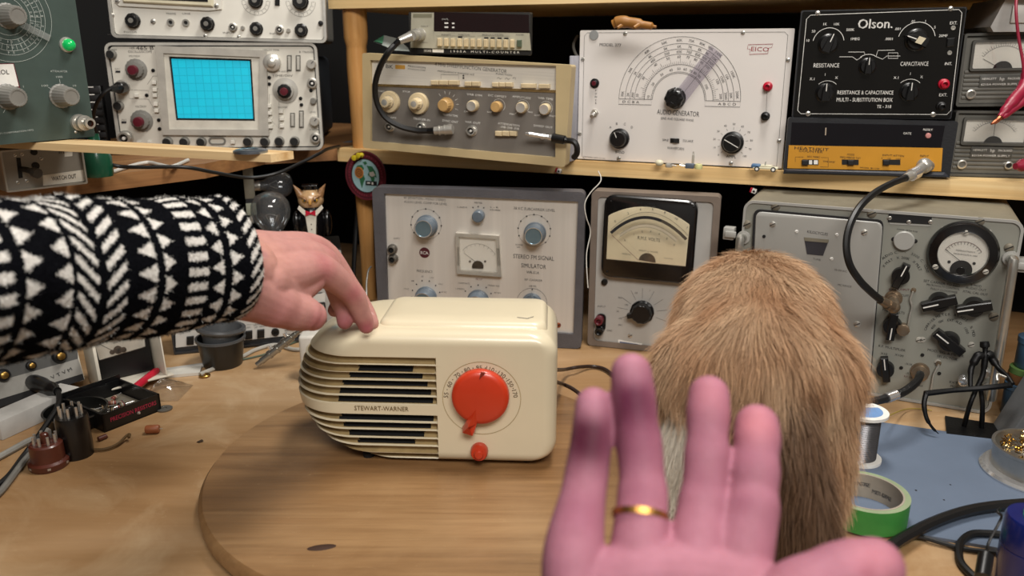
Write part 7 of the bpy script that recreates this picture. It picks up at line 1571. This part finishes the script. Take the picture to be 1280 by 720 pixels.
# --- fuzz on the sleeve (fibres, same cloth)
def ribbons(name, root, tip_dirs, length, width, cols, mat, parent, segs=2, droop=None, tipcol=None):
    n = len(root); L_ = np.asarray(length)[:, None]
    d = tip_dirs/np.linalg.norm(tip_dirs, axis=1)[:, None]
    rv = RNG.normal(size=(n, 3)); sdv = np.cross(d, rv); sdv /= np.linalg.norm(sdv, axis=1)[:, None]
    V = []; C = []
    for k in range(segs+1):
        t = k/segs; c = root+d*L_*t
        if droop is not None: c = c+droop*L_*t*t
        w = (width*(1-.8*t))[:, None]*.5
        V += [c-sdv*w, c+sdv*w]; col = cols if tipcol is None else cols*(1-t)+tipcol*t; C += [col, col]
    V = np.stack(V, 1); C = np.stack(C, 1); V[..., 2] = np.maximum(V[..., 2], .0004); m = 2*(segs+1); b = np.arange(n)[:, None]*m
    F = np.concatenate([np.stack([b[:, 0]+2*k, b[:, 0]+2*k+1, b[:, 0]+2*k+3, b[:, 0]+2*k+2], -1) for k in range(segs)], 0)
    me = bpy.data.meshes.new(name); V = V.reshape(-1, 3); me.vertices.add(len(V)); me.vertices.foreach_set('co', V.ravel())
    me.loops.add(F.size); me.loops.foreach_set('vertex_index', F.ravel().astype(np.int32)); me.polygons.add(len(F))
    me.polygons.foreach_set('loop_start', np.arange(0, F.size, 4, dtype=np.int32)); me.polygons.foreach_set('loop_total', np.full(len(F), 4, dtype=np.int32))
    me.update(calc_edges=True); me.polygons.foreach_set('use_smooth', np.ones(len(F), dtype=bool)); me.materials.append(mat)
    C = C.reshape(-1, 3); ca = me.color_attributes.new('Col', 'FLOAT_COLOR', 'POINT'); ca.data.foreach_set('color', np.c_[C, np.ones(len(C))].astype(np.float32).ravel())
    o = bpy.data.objects.new(name, me); COL.objects.link(o); o.parent = parent; return o
FIB = attr_mat('fleece_fibre', .9, spec=.05)
cen = np.array([_pp[int(i)] for i in np.clip(np.searchsorted(_sl, np.linspace(0, _sl[-1], 520)), 0, len(_pp)-1)])
sel = RNG.choice(520*420, 42000, replace=False)
sel = sel[(sel//420) < 400]
rt = sv[sel]; nr = rt-cen[sel//420]; nr /= np.linalg.norm(nr, axis=1)[:, None]
fz_ = ribbons('fleece_fuzz', rt-nr*.0002, nr+RNG.normal(0, .7, nr.shape), RNG.uniform(.0012, .0028, len(rt)), np.full(len(rt), .00035), scol[sel]*.95, FIB, slv, 1)
fz_['kind'] = 'stuff'

# --- open right hand close to the lens, palm toward the camera
pinky = [(752, 960, .305, .0190), (728, 800, .318, .0150), (716, 705, .328, .0130), (731, 607, .345, .0098), (739, 550, .355, .0092), (742, 507, .362, .0085)]
ring_ = [(790, 980, .303, .0200), (794, 800, .318, .0155), (798, 705, .328, .0122), (803, 625, .340, .0110), (802, 592, .345, .0099), (799, 555, .350, .0102), (796, 527, .354, .0094), (792, 495, .359, .0100), (789, 467, .363, .0095)]
midl = [(830, 990, .302, .0200), (856, 810, .318, .0155), (870, 705, .328, .0125), (878, 635, .339, .0108), (881, 602, .343, .0095), (883, 570, .347, .0099), (884, 545, .350, .0091), (885, 518, .354, .0098), (886, 495, .358, .0093)]
indx = [(872, 980, .302, .0200), (905, 820, .318, .0160), (924, 705, .328, .0132), (939, 640, .335, .0116), (942, 612, .339, .0102), (944, 590, .342, .0105), (945, 570, .346, .0097), (946, 550, .350, .0103), (946, 533, .354, .0099)]
thmb = [(880, 950, .302, .0230), (945, 830, .306, .0240), (1000, 762, .308, .0180), (1045, 730, .310, .0148), (1072, 717, .312, .0138), (1092, 710, .313, .0118)]
palm = [(735, 735, .326, .013), (800, 722, .325, .0145), (870, 722, .325, .0145), (930, 732, .322, .0145)]
palm2 = [(770, 830, .316, .018), (850, 840, .316, .018), (930, 830, .314, .020)]
wri = [(820, 930, .304, .024), (838, 1060, .296, .027), (860, 1300, .275, .031), (885, 1600, .25, .034)]
wr2 = [(860, 930, .304, .024), (872, 1060, .296, .026), (890, 1300, .275, .031)]
chains = [CH(c) for c in (pinky, ring_, midl, indx, thmb, palm, palm2, wri, wr2)]
def dp(px, py, d, out=.010): return P(px, py, d-out)
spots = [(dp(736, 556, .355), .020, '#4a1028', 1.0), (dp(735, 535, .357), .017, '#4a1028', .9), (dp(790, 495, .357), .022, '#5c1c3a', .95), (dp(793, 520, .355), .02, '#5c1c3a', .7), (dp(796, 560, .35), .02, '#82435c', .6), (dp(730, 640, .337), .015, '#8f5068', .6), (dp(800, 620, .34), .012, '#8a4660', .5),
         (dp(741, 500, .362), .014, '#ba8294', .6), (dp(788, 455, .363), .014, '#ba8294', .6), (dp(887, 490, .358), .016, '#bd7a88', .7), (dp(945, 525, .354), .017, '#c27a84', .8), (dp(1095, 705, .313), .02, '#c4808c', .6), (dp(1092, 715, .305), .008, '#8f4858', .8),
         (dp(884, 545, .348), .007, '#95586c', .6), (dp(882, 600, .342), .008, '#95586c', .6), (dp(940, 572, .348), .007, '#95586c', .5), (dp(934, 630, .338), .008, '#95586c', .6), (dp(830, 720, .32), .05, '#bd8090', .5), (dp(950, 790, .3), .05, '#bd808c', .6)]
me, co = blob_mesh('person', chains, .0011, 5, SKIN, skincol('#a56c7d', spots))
hand = bpy.data.objects.new('person', me); COL.objects.link(hand)
tag(hand, 'open right hand with a gold ring, palm to the camera, blurred close to the lens', 'person')
rc_ = P(800, 645, .3365); rd = (P(803, 607, .343)-P(798, 705, .328)).normalized(); mb = MB()
Tq = axis_T(rc_, rd); mb.ring(circ(.0118, 40), circ(.0108, 40), -.0013, .0013, pm('worn_gold', '#b98a4a', .38, 1), Tq); o = mb.obj('gold_ring', hand, 'gold finger ring')
AX2 = [P(853, 1150, .288), P(862, 1300, .275), P(885, 1600, .25), P(900, 1800, .235)]
def plain(S, A): return np.tile(BLKc, (*S.shape, 1))
sleeve('fleece_sleeve', AX2, (.044, .047), (.044, .047), 24, 48, plain, hand)

# --- cat seen from behind
cat_base = G(950, 715)
CAT = attr_mat('cat_skin', .8)
def Lg(l): return [(P(a, b, c), r) for a, b, c, r in l]
trunk = [(944, 472, .625, .061), (942, 413, .690, .063), (938, 398, .775, .056), (934, 398, .88, .052)]
belly = [(948, 530, .64, .050), (944, 480, .74, .050), (938, 450, .86, .048)]
th_l = [(902, 470, .63, .050), (880, 545, .625, .032), (858, 605, .63, .021)]
th_r = [(988, 470, .63, .050), (1000, 545, .625, .037), (1012, 610, .63, .026)]
lg_l = [(P(858, 605, .63), .021), (P(850, 655, .635), .014), (G(848, 712, .0125), .012), (G(848, 722, .0095), .0085)]
lg_r = [(P(1012, 610, .63), .024), (P(1014, 660, .635), .015), (G(1010, 712, .0135), .013), (G(1010, 724, .0095), .0085)]
chest = P(934, 398, .88)
fl = [[(chest+Vector((s*.03, 0, -.02)), .026), (Vector((chest.x+s*.036, chest.y+.004, .07)), .014), (Vector((chest.x+s*.037, chest.y-.002, .02)), .0115), (Vector((chest.x+s*.037, chest.y+.012, .0115)), .0105)] for s in (-1, 1)]
neck = [(chest, .046), (chest+Vector((-.01, .045, -.005)), .036), (chest+Vector((-.02, .082, -.035)), .036), (chest+Vector((-.024, .100, -.050)), .026), (chest+Vector((-.026, .110, -.060)), .017)]
tail = [(968, 490, .59, .024), (985, 545, .570, .019), (1000, 610, .565, .017), (1012, 670, .57, .016), (1026, 730, .58, .015), (1042, 760, .595, .012)]
chains = [Lg(trunk), Lg(belly), Lg(th_l), Lg(th_r), lg_l, lg_r, *fl, neck, Lg(tail)]
ears = []
hc = chest+Vector((-.02, .082, -.035))
for s in (-1, 1): ears.append([(hc+Vector((s*.018, -.004, .026)), .011), (hc+Vector((s*.024, -.002, .050)), .003)])
chains += ears
tl_pts = np.array([P(a, b, c) for a, b, c, r in tail]); tl_pts = np.array([list(v) for v in smooth_path([Vector(p) for p in tl_pts], 6)])
knee = np.array([list(p) for p in (P(838, 560, .615), P(843, 590, .62), P(850, 620, .63), P(850, 655, .635), G(848, 712, .01))])
Gi, Gd, Gl, TD, WH = L3('#b68b67'), L3('#936b4c'), L3('#ccac8a'), L3('#5c4230'), L3('#e6dccb')
def mindist(co, pts): return np.min(np.linalg.norm(co[:, None, :]-pts[None, :, :], axis=2), axis=1)
def catcol(co):
    n = np.array([mnoise.noise(Vector(p)*38) for p in co]); n2 = np.array([mnoise.noise(Vector((p[0]*120, p[1]*60, p[2]*35))) for p in co])
    k = np.clip(.5+n*.9, 0, 1)[:, None]; c = Gi*(1-k)+Gl*k; k = np.clip(n2*1.1, 0, 1)[:, None]*.6; c = c*(1-k)+Gd*k
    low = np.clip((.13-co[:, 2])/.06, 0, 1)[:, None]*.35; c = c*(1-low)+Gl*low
    d = mindist(co, tl_pts[6:]); k = np.clip((.034-d)/.012, 0, 1)[:, None]*.85; c = c*(1-k)+TD*k
    d = mindist(co, knee); k = np.clip((.040-d)/.014, 0, 1)[:, None]; c = c*(1-k)+WH*k
    sp = np.linalg.norm(co-np.array(P(1000, 490, .575)), axis=1); k = np.clip(1-sp/.022, 0, 1)[:, None]*.7; c = c*(1-k)+TD*k
    return c
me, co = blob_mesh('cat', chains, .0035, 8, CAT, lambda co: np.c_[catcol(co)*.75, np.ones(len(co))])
cat = bpy.data.objects.new('cat', me); COL.objects.link(cat); cat.location.z = .0014
tag(cat, 'fluffy ginger cat seen from behind, standing on the bench with head lowered', 'cat')
# fur strands
me.calc_loop_triangles(); nt = len(me.loop_triangles); tri_ = np.empty(nt*3, dtype=np.int32); me.loop_triangles.foreach_get('vertices', tri_); tri_ = tri_.reshape(-1, 3)
vn = np.empty(len(me.vertices)*3); me.vertices.foreach_get('normal', vn); vn = vn.reshape(-1, 3)
a, b, c = co[tri_[:, 0]], co[tri_[:, 1]], co[tri_[:, 2]]; ar = np.linalg.norm(np.cross(b-a, c-a), axis=1)
NFUR = 210000
ti = RNG.choice(nt, NFUR, p=ar/ar.sum()); u = RNG.uniform(size=NFUR); v = RNG.uniform(size=NFUR); fl_ = u+v > 1; u[fl_] = 1-u[fl_]; v[fl_] = 1-v[fl_]
rt = a[ti]+(b-a)[ti]*u[:, None]+(c-a)[ti]*v[:, None]; nr = vn[tri_[ti, 0]]
xc = P(948, 432, .69)[0]
fd = np.c_[(rt[:, 0]-xc)*5, np.full(NFUR, -.55), np.full(NFUR, -1.0)]
cl_ = np.array([mnoise.noise_vector(Vector(p)*55) for p in rt]); fd = fd+cl_*.75
tang = fd-nr*np.sum(fd*nr, axis=1)[:, None]; tang /= (np.linalg.norm(tang, axis=1)[:, None]+1e-6)
dt = mindist(rt, tl_pts[4:]); isl = np.clip((.085-rt[:, 2])/.03, 0, 1)*(dt > .03)
ln = RNG.uniform(.013, .026, NFUR)*(1-.62*isl); ln[dt < .03] *= 1.15
hd_ = rt[:, 1] > chest.y+.05; ln[hd_] *= .5
dirs = tang*.9+nr*RNG.uniform(.25, .6, NFUR)[:, None]+RNG.normal(0, .13, (NFUR, 3))
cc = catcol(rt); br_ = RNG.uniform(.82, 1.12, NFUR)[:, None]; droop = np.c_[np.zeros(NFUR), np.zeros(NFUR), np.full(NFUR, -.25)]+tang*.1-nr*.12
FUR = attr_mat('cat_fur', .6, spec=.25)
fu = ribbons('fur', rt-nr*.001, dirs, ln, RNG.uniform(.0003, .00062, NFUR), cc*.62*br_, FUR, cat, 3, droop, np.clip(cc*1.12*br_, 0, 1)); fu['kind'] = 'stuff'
